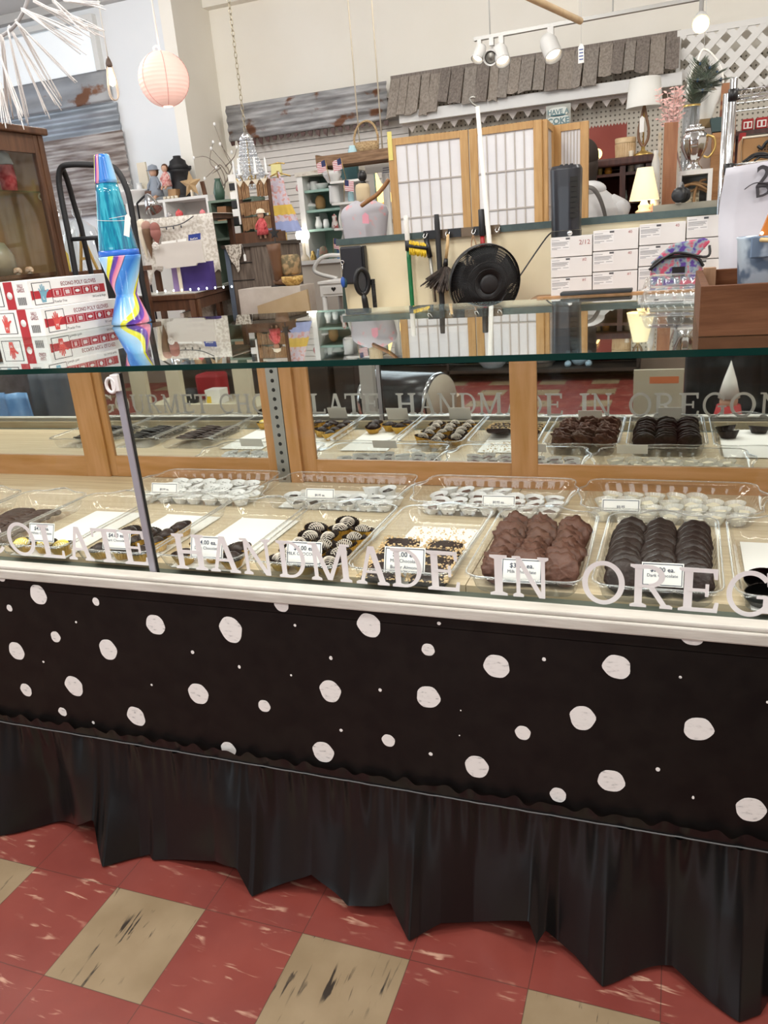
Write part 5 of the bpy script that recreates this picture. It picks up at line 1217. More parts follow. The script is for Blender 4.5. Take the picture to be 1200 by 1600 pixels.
def doll(px, py, Y, hgt, dress, hair, label, z_, sit=True, hat=None):
    k = mpp(px, py, Y); q = P(px, py, Y); H = hgt*k; t = thing('rag_doll', label, 'doll', (q.x, Y, z_)); x, y = q.x, Y
    MB().lathe([(H*.22, z_+H*.14), (H*.20, z_+H*.30), (H*.11, z_+H*.60), (H*.07, z_+H*.70), (0, z_+H*.71)], (x, y, 0), 18).build('dress', dress, t)
    MB().ell((x, y, z_+H*.81), (H*.125, H*.12, H*.14), 18, 12).build('head', M_skin, t)
    b = MB().ell((x, y+H*.025, z_+H*.835), (H*.15, H*.135, H*.165), 18, 12, fn=lambda d: 1 if d.y > -.35 or d.z > .55 else .72); b.build('hair', hair, t)
    for s in (-1, 1):
        MB().tube([(x+s*H*.08, y, z_+H*.64), (x+s*H*.2, y-H*.06, z_+H*.46), (x+s*H*.17, y-H*.15, z_+H*.34)], [H*.045, H*.04, H*.03], 8).build('arm', dress, t)
        MB().tube([(x+s*H*.08, y-H*.04, z_+H*.17), (x+s*H*.09, y-(H*.26 if sit else H*.02), z_+H*.10), (x+s*H*.09, y-(H*.30 if sit else H*.02), z_+.004)], [H*.05, H*.045, H*.04], 8).build('leg', M_skin, t)
    if hat: MB().lathe([(H*.2, z_+H*.86), (H*.15, z_+H*.88), (H*.13, z_+H*.98), (0, z_+H*1.03)], (x, y, 0), 18).build('hat', hat, t)
doll(246, 310, Yw+.12, 52, M_gingham, mat('brown_yarn', (.14, .07, .03), .8), 'doll in grey-blue clothes and a knit hat, left of the red-dressed doll', zt, hat=M_gingham)
doll(262, 296, Yw+.08, 38, mat('red_print_cloth', (.62, .16, .15), .8, c2=(.82, .60, .55), scale=50), mat('chestnut_yarn', (.09, .035, .015), .8), 'doll in a red print dress with brown hair, on the small wooden box', P(268, 296, Yw+.06).z)
lz_ = thing('barn_lantern', 'black lantern-shaped stove behind the star ornament', 'lantern', (P(286, 310, Yw+.2).x, Yw+.2, zt)); q = P(286, 310, Yw+.2); k = mpp(286, 310, Yw+.2)
MB().lathe([(17*k, zt+.0005), (17*k, zt+5*k), (14*k, zt+6*k), (14*k, zt+38*k), (19*k, zt+42*k)], (q.x, q.y, 0), 20).build('lantern_body', M_blkm, lz_); MB().lathe([(20*k, zt+43*k), (13*k, zt+50*k), (12*k, zt+55*k), (6*k, zt+59*k), (6*k, zt+62*k), (0, zt+62*k)], (q.x, q.y, 0), 20).build('lantern_lid', M_blkm, lz_)
MB().box(q.x-23*k, q.x+22*k, q.y-.01, q.y+.01, zt+43.2*k, zt+46*k).build('carry_bar', M_blkm, lz_)
q = P(297, 288, Yw+.02); k = mpp(297, 288, Yw); star = []
for i in range(10): a = pi/2+i*pi/5; r_ = (20 if i % 2 == 0 else 9)*k; star.append((r_*cos(a), r_*sin(a)))
so = MB(); n_ = 10; so.add([(q.x+x, Yw+.03, q.z+zz_) for x, zz_ in star]+[(q.x, Yw+.005, q.z), (q.x, Yw+.055, q.z)], [(i, (i+1) % 10, 10) for i in range(10)]+[((i+1) % 10, i, 11) for i in range(10)])
st_ = thing('barn_star', 'large tan five-point metal star on a pale stick, on the cubby shelf', 'star', (q.x, Yw+.03, zt)); so.build('star_body', mat('tan_metal', (.40, .26, .12), .55, c2=(.50, .34, .18), scale=20), st_); MB().box(q.x-.008, q.x+.008, Yw+.02, Yw+.04, zt+.0004, q.z-8*k).build('star_stick', M_ivory, st_)
slab('slanted_picture', 'dark slanting frame right of the star ornament', 'frame', [(318, 309), (323, 308.5), (317, 283), (312, 284)], Yw+.1, .02, M_wal, zt)
lathe_thing('white_candle', 'short white candle right of the star ornament', 'candle', 311, 308, Yw+.18, [(4.5, 0), (4.5, 22), (3, 23), (0, 23)], M_china, zt)
for i in range(4): lathe_thing('tealight', 'little cream tealight on the shelf front, %s from the left' % ORD[i], 'candle', 258+6*i, 311, Yw+.03, [(2.6, 0), (2.6, 4), (0, 4)], M_ivory, zt, group='tealights')
# silver desk lamp before the shelf
q = P(236, 318, 4.6); dl = thing('desk_lamp', 'silver cone desk lamp leaning over the lace-covered table', 'lamp', (q.x-.12, 4.6, 0)); d = Vector((.45, -.2, -.85)).normalized()
MB().shell([(.015, -.08), (.03, -.06), (.07, .06), (.068, .06), (.028, -.06)], q, 24, ax=d).build('lamp_shade', M_pewter, dl)
MB().tube(hull([q-d*.08, P(224, 308, 4.6), P(214, 318, 4.6)])+[(P(214, 318, 4.6).x, 4.6, .02)], .008, 8).build('lamp_arm', M_blkm, dl); MB().lathe([(.12, .001), (.11, .02), (.01, .03)], (P(214, 318, 4.6).x, 4.6, 0), 24).build('lamp_base', M_blkm, dl)
for i, (px, py, r, m, d) in enumerate(((279, 327, 6, M_redf, 'red glass bauble'), (264, 331, 5, mat('grey_glitter', (.35, .33, .33), .3, .5), 'silver bauble'), (316, 330, 4.5, mat('pink_red', (.66, .20, .22), .5), 'pink bauble'))):
    k = mpp(px, py, Yw-.1); q = P(px, py, Yl+.25); kk = mpp(px, py, Yl+.25); zz_ = P(275, 339, Yl).z+.0035
    b = MB().ell((q.x, q.y, zz_+r*kk), (r*kk, r*kk, r*kk), 14, 10); b.lathe([(r*kk*.2, zz_+r*kk*1.95), (r*kk*.2, zz_+r*kk*2.25)], (q.x, q.y, 0), 8)
    tag(b.build('bauble', m), '%s resting on the lace-covered table' % d, 'bauble')
# green crates beside
gx_ = [P(338, 380, 3.9).x, P(352, 380, 3.9).x]; M_gcr = mat('faded_green', (.16, .22, .17), .7)
for i, (y0, y1) in enumerate(((300, 340), (345, 372))):
    z0, z1 = P(345, y1, 3.9).z, P(345, y0, 3.9).z
gc = thing('green_cupboard', 'faded green open cupboard behind the clothes-pin rack', 'cupboard', (gx_[0], 3.9, 0)); zt1 = P(345, 312, 3.9).z
MB().box(gx_[0]-.02, gx_[1]+.25, 4.06, 4.08, .001, zt1).build('back_board', M_gcr, gc)
for x in (gx_[0]-.02, gx_[1]+.24): MB().box(x, x+.02, 3.9, 4.0595, .001, zt1).build('side_board', M_gcr, gc)
for yy in (312, 345, 372): z1 = P(345, yy, 3.9).z; MB().box(gx_[0]+.0005, gx_[1]+.2395, 3.9, 4.0595, z1-.016, z1-.0005).build('shelf_board', M_gcr, gc)
zz_ = P(345, 345, 3.9).z; slab('brown_box', 'small brown box in the green cupboard', 'box', [(340, 345), (354, 344), (353, 322), (339, 323)], 3.93, .1, mat('brown_carton', (.34, .17, .08), .7), zz_)
lathe_thing('green_vase', 'dark green vase with bare twigs on top of the green cupboard', 'vase', 344, 312, 3.99, [(7, 0), (9, 12), (6, 24), (4, 30), (5, 32)], mat('green_glaze', (.05, .10, .07), .3), zt1)
q = P(344, 285, 3.99); br_ = thing('twig_branch', 'bare grey twigs with tiny bulbs spreading from the green vase', 'branch', (q.x, 3.99, zt1+.01)); b = MB()
def tw(*pp, r=.0045): b.tube(hull([P(x, y, 3.99+.02*i) for i, (x, y) in enumerate(pp)], 4), [r*(1-.7*i/(4*(len(pp)-1))) for i in range(4*(len(pp)-1)+1)], 6)
q2 = P(346, 300, 3.99)
for pts in (((346, 306), (352, 285), (344, 262), (322, 245), (303, 247)), ((350, 290), (358, 270), (350, 255), (330, 232)), ((349, 290), (340, 268), (328, 252), (333, 222)), ((352, 285), (365, 268), (352, 240), (334, 193)), ((355, 272), (345, 258), (338, 262), (320, 279)), ((356, 275), (362, 255), (344, 225)), ((345, 262), (331, 272)), ((352, 260), (366, 245), (370, 230))): tw(*pts)
b.build('twigs', mat('grey_bark', (.20, .16, .13), .8), br_); b = MB()
for x, y in ((303, 247), (330, 232), (333, 222), (320, 279), (344, 225), (335, 194), (370, 230), (362, 238), (338, 262)): b.ell(P(x, y, 4.0), (.009, .009, .012), 8, 6)
b.build('tiny_bulbs', M_china, br_, kind='stuff')
# barn-wood chest, runner, clothes-pin rack
Yb = 3.42; A = P(350, 384, Yb); B2 = P(392, 380, Yb); C2 = P(429, 376, Yb); zt = B2.z
ch = thing('barnwood_chest', 'weathered grey barn-wood chest carrying the clothes-pin rack', 'chest', (B2.x, Yb, 0))
MB().box(A.x, B2.x-.002, Yb+.004, Yb+.34, .002, zt-.02).build('chest_front', M_barn, ch); MB().box(B2.x, C2.x, Yb-.012, Yb+.34, .002, zt-.02).build('plank_side', M_barn, ch)
MB().box(A.x-.01, C2.x+.01, Yb-.02, Yb+.35, zt-.0195, zt).build('chest_top', mat('dark_top', (.06, .045, .035), .6), ch)
for z_ in (P(370, 411, Yb).z, P(370, 438, Yb).z): MB().box(A.x+.005, B2.x-.006, Yb-.0005, Yb+.0035, z_-.004, z_).build('drawer_gap', M_hole, ch)
MB().box(A.x-.004, A.x+.028, Yb-.001, Yb+.0035, .2, zt-.021).build('blue_edge', mat('blue_worn_paint', (.16, .20, .27), .8), ch)
pl = [(-.055, 0), (.062, 0), (.055, -.06), (.035, -.09), (.028, -.15), (.015, -.165), (.0, -.12), (-.02, -.10), (-.035, -.06)]
o = MB().prism(pl, (P(366, 383, Yb).x, Yb-.024, zt+.0005), X3, Z3, (0, .0035, 0)).build('lace_runner', mat('crochet', (.60, .55, .48), .85, c2=(.25, .21, .17), scale=70, lo=.5, hi=.56)); tag(o, 'crocheted lace corner hanging over the front of the barn-wood chest', 'lace')
q = P(382, 402, Yb-.03); b = MB().prism([(-.008, -.022), (.008, -.022), (.008, .012), (0, .022), (-.008, .012)], (q.x, Yb-.026, q.z), X3, Z3, (0, .001, 0)); o = b.build('price_tag', M_tagw); tag(o, 'white price tag on the barn-wood chest front', 'price tag'); MB().tube([(q.x, Yb-.0255, q.z+.018), (q.x-.01, Yb-.0255, zt)], .0007, 4).build('tag_string', M_strw, o)
slab('wooden_tray', 'dark wooden tray under the clothes-pin rack', 'tray', [(368, 374), (424, 369), (423, 361), (367, 365)], Yb+.06, .2, M_wal, zt+.0005)
ztr = P(424, 369, Yb+.06).z+8.5*mpp(400, 370, Yb+.06)
Yr = Yb+.12; M_pin = mat('clothes_pin_wood', (.25, .13, .055), .65, c2=(.38, .22, .11), scale=30)
zr0 = max(zt+.02, P(395, 362, Yr).z); xa = P(362, 290, Yr).x+.02; xb = P(412, 285, Yr).x+.02; zr1 = P(388, 282, Yr).z
rk = thing('clothespin_rack', 'wooden rack hung with bundles of brown clothes pins, on the barn-wood chest', 'rack', ((xa+xb)/2, Yr, zr0))
for x in (xa, xb-.016): MB().box(x, x+.016, Yr+.03, Yr+.05, zr0, zr1).build('rack_post', M_wal, rk)
MB().box(xa-.02, xb+.02, Yr, Yr+.08, zr0-.014, zr0-.0005).build('rack_base', M_wal, rk)
for j, (yt, yb_) in enumerate(((286, 311), (318, 338), (342, 361))):
    z1, z0 = P(388, yt, Yr).z, P(388, yb_, Yr).z
    MB().box(xa+.0165, xb-.0165, Yr+.034, Yr+.046, z1-.004, z1+.012).build('rack_bar', M_wal, rk)
    b = MB(); rr = random.Random(j)
    cnt = (8, 10, 10)[j]
    for i in range(cnt):
        x = xa+.02+(xb-xa-.045)*i/(cnt-1)
        if j == 0 and i in (3, 4): continue
        l = (z1-z0)*rr.uniform(.85, 1.0)
        b.box(x-.0085, x-.001, Yr+.018, Yr+.033, z1-l, z1+.006); b.box(x+.001, x+.0085, Yr+.018+.004*(i % 2), Yr+.033, z1-l*.97, z1+.006)
    b.build('clothes_pins', M_pin, rk, kind='stuff')
b = MB()
for i in range(4): x = xa+(xb-xa)*(i+.1)/4; b.prism([(0, 0), ((xb-xa)/4.4, 0), ((xb-xa)/9, -.035)], (x, Yr+.012, zr1+.003), X3, Z3, (0, .003, 0))
b.build('pennant_trim', M_ivory, rk, kind='stuff')
b = MB()
for i in range(7): b.box(xa-.05, xa-.012, Yr+.02, Yr+.03, zr0+.05*i, zr0+.05*i+.042, i % 2)
b.box(xa-.012, xa-.0005, Yr+.022, Yr+.028, zr0+.05, zr0+.34); b.build('hanging_cards', [M_paper, M_blkm], rk, kind='stuff')
# small doll with red dress and straw hat on the wooden tray
doll(411, 365, Yb+.06, 44, MATS['red_fabric'], M_hair, 'dark-haired doll in a red dress and straw hat beside the clothes-pin rack', zt+.018, sit=False, hat=M_ivory)
# tiered dress on a stand
Yd = 4.0; q = P(434, 280, Yd); k = mpp(434, 300, Yd)
dr = thing('tiered_dress', 'child dress with floral top and yellow and blue tiers, hanging beside the clothes-pin rack', 'dress', (q.x, Yd, 0))
def tier(x0, y0, w0, x1, y1, w1, m, nm, fl):
    a = P(x0, y0, Yd); c = P(x1, y1, Yd); n = 64
    def f(u, v): p = a.lerp(c, v); w_ = (w0+(w1-w0)*v)*k/2; an = 2*pi*u; r = 1+fl*v*sin(an*13); return (p.x+w_*r*cos(an), Yd+.45*w_*r*sin(an), p.z)
    MB().grid(f, n, 5).build(nm, m, dr)
M_flo = mat('floral_print', (.66, .56, .66), .8, c2=(.72, .38, .36), scale=42, lo=.42, hi=.6, c3=(.68, .64, .70), detail=2)
tier(429, 279, 30, 435, 300, 26, M_flo, 'bodice', .0); tier(435, 300, 26, 438, 322, 37, M_flo, 'floral_tier', .04); tier(438, 321, 38, 441, 337, 46, mat('yellow_cotton', (.76, .52, .10), .8), 'yellow_tier', .05); tier(441, 336, 46, 442, 347, 50, M_flo, 'floral_band', .05); tier(442, 346, 50, 443, 363, 62, mat('periwinkle_cotton', (.36, .42, .70), .8), 'blue_tier', .06)
for s in (-9, 9): MB().tube(hull([P(429+s, 280, Yd-.02), P(428+s*.8, 270, Yd), P(429+s, 280, Yd+.05)]), .007, 6).build('strap', M_flo, dr)
MB().tube([(q.x, Yd+.01, .002), (q.x, Yd+.01, q.z+.05)], .009, 8).build('stand_pole', M_gold2, dr); MB().lathe([(.14, .001), (.13, .012), (.01, .02)], (q.x, Yd+.01, 0), 24).build('stand_base', M_gold2, dr)
MB().tube([(q.x-.09, Yd+.01, q.z+.012), (q.x, Yd+.01, q.z+.04), (q.x+.09, Yd+.01, q.z+.012)], .005, 6).build('hanger', M_gold2, dr)
Yd2 = 4.12
slab('child_blouse', 'yellow child top hanging behind the tiered dress', 'top', [(424, 275), (440, 274), (437, 256), (423, 257)], Yd2, .02, mat('pale_yellow', (.82, .76, .36), .8)).location.y += .0
q3 = P(431, 257, Yd2); o = bpy.data.objects['child_blouse']; MB().tube([(q3.x, Yd2+.03, .002), (q3.x, Yd2+.03, q3.z+.01)], .008, 8).build('stand_pole', M_gold2, o); MB().tube([(q3.x-.06, Yd2+.01, q3.z), (q3.x, Yd2+.03, q3.z+.012), (q3.x+.06, Yd2+.01, q3.z)], .005, 6).build('hanger', M_gold2, o)
# pale green hutch with dishes
Yu = 4.9; zt = P(497, 266, Yu).z; xa = P(463, 275, Yu).x; xb = P(560, 262, Yu).x
hu = thing('green_hutch', 'tall white hutch with mint green inside and white dishes', 'hutch', ((xa+xb)/2, Yu, 0)); M_mint = mat('mint_paint', (.30, .46, .40), .6)
MB().box(xa-.01, xb+.01, Yu-.01, Yu+.38, zt-.03, zt).build('top_board', mat('distressed_white', (.66, .62, .54), .7, c2=(.34, .22, .16), scale=18, lo=.55, hi=.8), hu); MB().box(xa, xb, Yu+.34, Yu+.36, .3, zt-.0305).build('back_board', M_mint, hu)
for x in (xa, xb-.05): MB().box(x, x+.045, Yu, Yu+.3395, .002, zt-.0305).build('side_board', M_shelfw, hu)
HS = [P(497, y, Yu+.1).z for y in (297, 328, 358)]
for z_ in HS: MB().box(xa+.0455, xb-.0505, Yu+.02, Yu+.3395, z_-.018, z_).build('shelf_board', M_mint, hu)
zl = P(480, 407, Yu).z; MB().box(xa-.03, xb+.03, Yu-.12, Yu-.0005, zl-.03, zl).build('counter_ledge', M_shelfw, hu); MB().box(xa, xb, Yu-.09, Yu-.0008, .002, zl-.031).build('drawer_chest', mat('cream_chest', (.60, .54, .46), .6), hu)
def dish(px, sh, pr_, m, lab, cat, Y=Yu+.12, nm='dish'): lathe_thing(nm, lab, cat, px, 300, Y, pr_, m, HS[sh])
dish(470, 0, [(4, 0), (7, 3), (7, 8), (4, 12), (0, 13)], mat('red_white_china', (.7, .5, .48), .2, c2=(.45, .06, .08), scale=50), 'red-trimmed cup on the top hutch shelf', 'cup')
dish(480, 0, [(5, 0), (8, 4), (8, 9), (5, 13), (0, 14)], M_china, 'round white teapot on the top hutch shelf', 'teapot'); dish(492, 0, [(6, 0), (6.5, 2), (6, 12), (6.5, 13), (5, 13)], M_china, 'white mug on the top hutch shelf', 'mug'); dish(504, 0, [(6, 0), (11, 8), (11, 9), (5, 2)], M_china, 'white bowl on the top hutch shelf, next to the mug', 'bowl')
dish(482, 1, [(8, 0), (13, 6), (14, 7), (8, 10), (3, 12), (3, 15), (0, 16)], M_china, 'white tureen with lid on the middle hutch shelf', 'tureen'); dish(499, 1, [(5, 0), (8, 4), (8, 14), (5, 20), (0, 22)], mat('brown_bear', (.34, .20, .08), .7), 'brown figurine on the middle hutch shelf', 'figurine')
q = P(495, 345, Yu+.2); k = mpp(495, 345, Yu+.2); b = MB().lathe([(0, 0), (8*k, .004), (14*k, .012), (14.5*k, .013), (8*k, .007)], (q.x, Yu+.27, HS[2]+14.6*k), 32, ax=(0, -1, .2)); tag(b.build('china_plate', M_china), 'large white plate standing on the lowest hutch shelf', 'plate')
dish(493, 2, [(5, 0), (6, 6), (3, 16), (4, 18)], M_china, 'white pitcher before the standing plate', 'pitcher', Y=Yu+.08); dish(505, 2, [(4, 0), (5, 5), (4, 13), (0, 14)], M_china, 'white salt jar right of the pitcher', 'jar', Y=Yu+.08)
q = P(477, 407, Yu-.06); k = mpp(477, 380, Yu-.06); gl = thing('globe_lamp', 'bright white globe lamp on the ledge of the hutch', 'lamp', (q.x, Yu-.06, zl)); MB().lathe([(8*k, zl+.0004), (7*k, zl+4*k), (2.5*k, zl+10*k), (2.5*k, zl+27*k)], (q.x, Yu-.06, 0), 20).build('lamp_base', M_ivory, gl); MB().ell((q.x, Yu-.06, zl+38*k), (11*k, 11*k, 11*k), 20, 14).build('globe', mat('globe_glow', (1, .95, .85), .4, emis=(1, .93, .82), es=4), gl)
for i, (px, m, d, pr_) in enumerate(((490, M_gold2, 'small gold figurine on the hutch ledge', [(4, 0), (5, 4), (3, 9), (3, 12), (0, 14)]), (500, mat('blue_grey_glaze', (.20, .26, .34), .3), 'blue-grey vase on the hutch ledge', [(4, 0), (5, 6), (3, 13), (3, 16)]), (507, mat('red_green_knit', (.36, .16, .12), .8, c2=(.16, .26, .18), scale=50), 'red and green ornament on the hutch ledge', [(7, 0), (8, 8), (5, 18), (0, 20)]))): lathe_thing('ornament', d, 'ornament', px, 407, Yu-.06, pr_, m, zl)
# white scalloped what-not shelf
Yv = 4.25; zt = P(535, 262, Yv).z; xa = P(520, 300, Yv).x; xb = P(562, 300, Yv).x
wn = thing('whatnot_shelf', 'white scalloped what-not shelf with small flags, before the green hutch', 'shelf', ((xa+xb)/2, Yv, 0)); 
VS = [P(535, y, Yv).z for y in (282, 316, 356, 404)]
pro = []
for i in range(41): z_ = VS[3]-.15+(VS[0]+.03-VS[3]+.15)*i/40; pro.append((.05+.055*abs(sin((z_-VS[3])*pi/(VS[0]-VS[3])*3)), z_))
poly = [(0, pro[0][1])]+pro+[(0, pro[-1][1])]
for x in (xa, xb): MB().prism([(-a-.04, z_) for a, z_ in poly][::-1], (x, Yv+.20, 0), Y3, Z3, (.012, 0, 0)).build('scalloped_side', M_shelfw, wn)
for z_ in VS: MB().box(xa-.012, xb+.024, Yv-.01, Yv+.158, z_-.014, z_-.0004).build('shelf_board', M_shelfw, wn)
MB().box(xa, xb, Yv+.1605, Yv+.172, VS[3]-.15, VS[0]-.015).build('back_board', M_shelfw, wn)
for x in (xa+.002, xb-.01): MB().box(x, x+.02, Yv+.1725, Yv+.19, .002, VS[0]-.02).build('rear_leg', M_shelfw, wn)
M_stripe = bpy.data.materials.new('flag_stripes'); M_stripe.use_nodes = True
nt = M_stripe.node_tree; tc = nt.nodes.new('ShaderNodeTexCoord'); sp = nt.nodes.new('ShaderNodeSeparateXYZ'); m1 = nt.nodes.new('ShaderNodeMath'); m1.operation = 'MULTIPLY'; m1.inputs[1].default_value = 95; m2 = nt.nodes.new('ShaderNodeMath'); m2.operation = 'FRACT'; r_ = nt.nodes.new('ShaderNodeValToRGB'); r_.color_ramp.interpolation = 'CONSTANT'; r_.color_ramp.elements[0].color = (.50, .08, .10, 1); r_.color_ramp.elements[1].color = (.82, .80, .80, 1); r_.color_ramp.elements[1].position = .5
nt.links.new(tc.outputs['Object'], sp.inputs[0]); nt.links.new(sp.outputs[2], m1.inputs[0]); nt.links.new(m1.outputs[0], m2.inputs[0]); nt.links.new(m2.outputs[0], r_.inputs[0]); nt.links.new(r_.outputs[0], nt.nodes['Principled BSDF'].inputs['Base Color'])
M_navy = mat('navy_cloth', (.03, .04, .12), .8)
for i, (px, py, sh, d) in enumerate(((515, 282, 0, 'sticking out at the left of the top board'), (537, 316, 1, 'on the second board'), (520, 404, 3, 'lowest, beside the bottom board'), (540, 282, 0, 'upright on the top board'))):
    q = P(px, py, Yv-.02); t = thing('small_flag', 'little striped flag %s of the what-not shelf' % d, 'flag', (q.x, q.y, VS[sh])); z_ = VS[sh]
    s = (-1, 1, 1, -1)[i]; tip = Vector((q.x+s*.02, q.y, z_+.14))
    MB().tube([(q.x, q.y+.01, z_+.0005), tip], .002, 6).build('stick', M_gold2, t)
    MB().prism([(0, 0), (s*.065, -.02), (s*.06, -.085), (-s*.004, -.07)][::s], tip, X3, Z3, (0, .002, 0)).build('striped_cloth', M_stripe, t); MB().prism([(0, -.0), (s*.030, -.010), (s*.027, -.046), (-s*.002, -.038)][::s], tip-Y3*.0006, X3, Z3, (0, .0004, 0)).build('blue_corner', M_navy, t)
lathe_thing('white_pitcher', 'tall white pitcher on the second board of the what-not shelf', 'pitcher', 524, 316, Yv+.07, [(8, 0), (9, 4), (8, 22), (9, 26), (7, 26)], M_china, VS[1])
lathe_thing('blue_bottle', 'pale blue bottle on the second board of the what-not shelf', 'bottle', 549, 316, Yv+.07, [(4, 0), (5, 3), (4.5, 12), (2.5, 17), (2.5, 20), (0, 20)], mat('pale_blue_glass', (.36, .56, .62), .15), VS[1])
lathe_thing('cloth_figurine', 'small white and red figurine on the third board of the what-not shelf', 'figurine', 524, 356, Yv+.07, [(6, 0), (5, 8), (3, 14), (4, 18), (0, 22)], mat('red_white_mix', (.74, .68, .64), .7, c2=(.42, .08, .08), scale=40, lo=.5, hi=.6), VS[2])
slab('blue_box', 'small blue box on the bottom board of the what-not shelf', 'box', [(527, 404), (536, 403), (535, 388), (526, 389)], Yv+.03, .06, mat('sky_box', (.14, .26, .46), .6), VS[3])
lathe_thing('shell_dish', 'white shell-edged dish on the top board of the what-not shelf', 'dish', 520, 282, Yv+.1, [(8, 0), (14, 10), (16, 16), (13, 14), (6, 3)], M_china, VS[0])
# white vanity chair and drawer stand
Yv2 = 3.6; q = P(515, 440, Yv2); va = thing('vanity_stand', 'small white stand with arched back and heart-cut drawer, left of the half wall', 'stand', (q.x, Yv2, 0)); xa = P(499, 442, Yv2).x; xb = P(545, 438, Yv2).x; zt = P(515, 439, Yv2).z
MB().box(xa-.01, xb, Yv2-.01, Yv2+.3, zt-.018, zt).build('stand_top', M_shelfw, va, bevel=.003); zd = P(515, 463, Yv2).z
MB().box(xa, xb-.01, Yv2, Yv2+.29, zd, zt-.0185).build('drawer_box', M_shelfw, va); o = MB().box(xa+.02, xb-.03, Yv2-.006, Yv2-.0003, zd+.012, zt-.032).build('drawer_front', M_shelfw, va, bevel=.003)
hs = [(.016*16*sin(t)**3/16, .016*(13*cos(t)-5*cos(2*t)-2*cos(3*t)-cos(4*t))/16) for t in [2*pi*i/24 for i in range(24)]]
MB().prism(hs, ((xa+xb)/2-.005, Yv2-.0068, (zd+zt)/2-.004), X3, Z3, (0, .0006, 0)).build('heart_cutout', M_hole, o)
for x in (xa+.005, xb-.04): 
    for y in (Yv2+.005, Yv2+.26): MB().lathe([(.014, .001), (.012, .1), (.018, .2), (.012, .3), (.016, zd-.001)], (x+.012, y+.012, 0), 12).build('turned_leg', M_shelfw, va)
ar = hull([(xa+.01, Yv2+.27, zt+.0), P(493, 425, Yv2+.27), P(497, 408, Yv2+.27), P(510, 400, Yv2+.27), P(526, 399, Yv2+.27), P(540, 402, Yv2+.27), (xb-.02, Yv2+.27, zt+.0)]); MB().tube(ar, .013, 10).build('arched_back', M_shelfw, va)
b = MB()
for i in range(5): x = xa+.06+i*.035; b.tube([(x, Yv2+.27, zt), (x-.004, Yv2+.27, zt+.15+.02*sin(i))], .004, 6)
b.build('back_spindles', M_shelfw, va)
# boots and basket and kraft bag
Yo = 3.3; A = P(400, 463, Yo); B3 = P(480, 445, Yo); zt = P(440, 447, Yo).z
bxk = thing('cloth_covered_box', 'low box under pale cloth beside the barn-wood chest', 'box', ((A.x+B3.x)/2, Yo, 0)); MB().box(A.x-.06, B3.x, Yo-.1, Yo+.1, .002, zt).build('box_body', mat('pale_linen', (.52, .46, .40), .85, c2=(.62, .56, .50), scale=9, bump=.3), bxk)
q = P(400, 490, Yo-.2); p = [P(402, 500, Yo-.16), P(497, 498, Yo-.16), P(479, 452, Yo-.16), P(402, 478, Yo-.16)]; p[0].z = p[1].z = .02
b = MB().hexa([p[0], p[1], p[1]+Y3*.02, p[0]+Y3*.02, p[3], p[2], p[2]+Y3*.02, p[3]+Y3*.02]); tag(b.build('kraft_sheet', mat('kraft_paper', (.46, .34, .19), .75, c2=(.54, .41, .25), scale=6, bump=.2)), 'sheet of tan kraft paper leaning on the pale cloth-covered box', 'paper')
def boot(px, py, Y, label):
    q = P(px, py, Y); k = mpp(px, py, Y); t = thing('leather_boot', label, 'boot', (q.x, Y, zt))
    MB().tube([(q.x, Y, zt+.03), (q.x-.004, Y, zt+.10), (q.x-.012, Y, zt+.20), (q.x-.014, Y, zt+.24)], [.030, .032, .040, .044], 16).build('shaft', mat('brown_leather', (.14, .065, .03), .5), t)
    MB().ell((q.x+.03, Y, zt+.026), (.075, .032, .026), 16, 10).build('foot', MATS['brown_leather'], t); MB().box(q.x-.045, q.x+.10, Y-.03, Y+.03, zt+.0003, zt+.006).build('sole', M_blkm, t)
boot(438, 447, Yo, 'brown leather boot standing right of the barn-wood chest')
q = P(455, 440, Yo+.0); lathe_thing('woven_basket', 'gold woven basket beside the leather boot', 'basket', 458, 447, Yo-.02, [(10, 0), (16, 6), (17, 14), (15, 14), (9, 3)], mat('gold_weave', (.40, .22, .05), .6, c2=(.66, .44, .14), scale=60, lo=.45, hi=.55, bump=.5), zt)
lathe_thing('leaf_cushion', 'leaf-patterned rolled cushion above the woven basket', 'cushion', 456, 447, Yo+.06, [(14, 15), (17, 18), (17, 42), (14, 45), (0, 45)], mat('leaf_print', (.16, .13, .07), .8, c2=(.44, .30, .16), scale=30, lo=.42, hi=.58), zt-.0)
q = P(433, 398, Yo+.03); b = MB(); stp = [((.034 if i % 2 == 0 else .014)*cos(pi/2+i*pi/5), (.034 if i % 2 == 0 else .014)*sin(pi/2+i*pi/5)) for i in range(10)]
b.prism(stp, (q.x, Yo+.02, zt+.30), X3, Z3, (0, .012, 0)); o = b.build('black_star', M_blkm); tag(o, 'small black star perched on the boot', 'star'); MB().tube([(q.x, Yo+.026, zt+.30), (q.x, Yo+.026, zt+.0)], .003, 6).build('star_stick', M_blkm, o)
# hanging wooden shelf with basket and jars
Ys = 4.3; zt = P(550, 243, Ys).z; xa = P(495, 243, Ys).x; xb = P(612, 240, Ys).x
hs_ = thing('hanging_shelf', 'brown plank shelf hanging from the ceiling, carrying a basket', 'shelf', ((xa+xb)/2, Ys, zt-.04)); M_pl = mat('brown_plank', (.16, .085, .04), .7, c2=(.30, .18, .10), scale=6, st=(1.5, 12, 12), bump=.3)
MB().box(xa, xb, Ys, Ys+.03, zt-.045, zt+.02).build('front_plank', M_pl, hs_); MB().box(xa, xb, Ys+.24, Ys+.27, zt-.045, zt+.02).build('rear_plank', M_pl, hs_); MB().box(xa, xb, Ys+.0305, Ys+.2395, zt-.04, zt-.02).build('shelf_board', M_pl, hs_)
MB().box(xa-.012, xa-.0005, Ys, Ys+.27, zt-.05, zt+.03).build('end_block', M_pl, hs_)
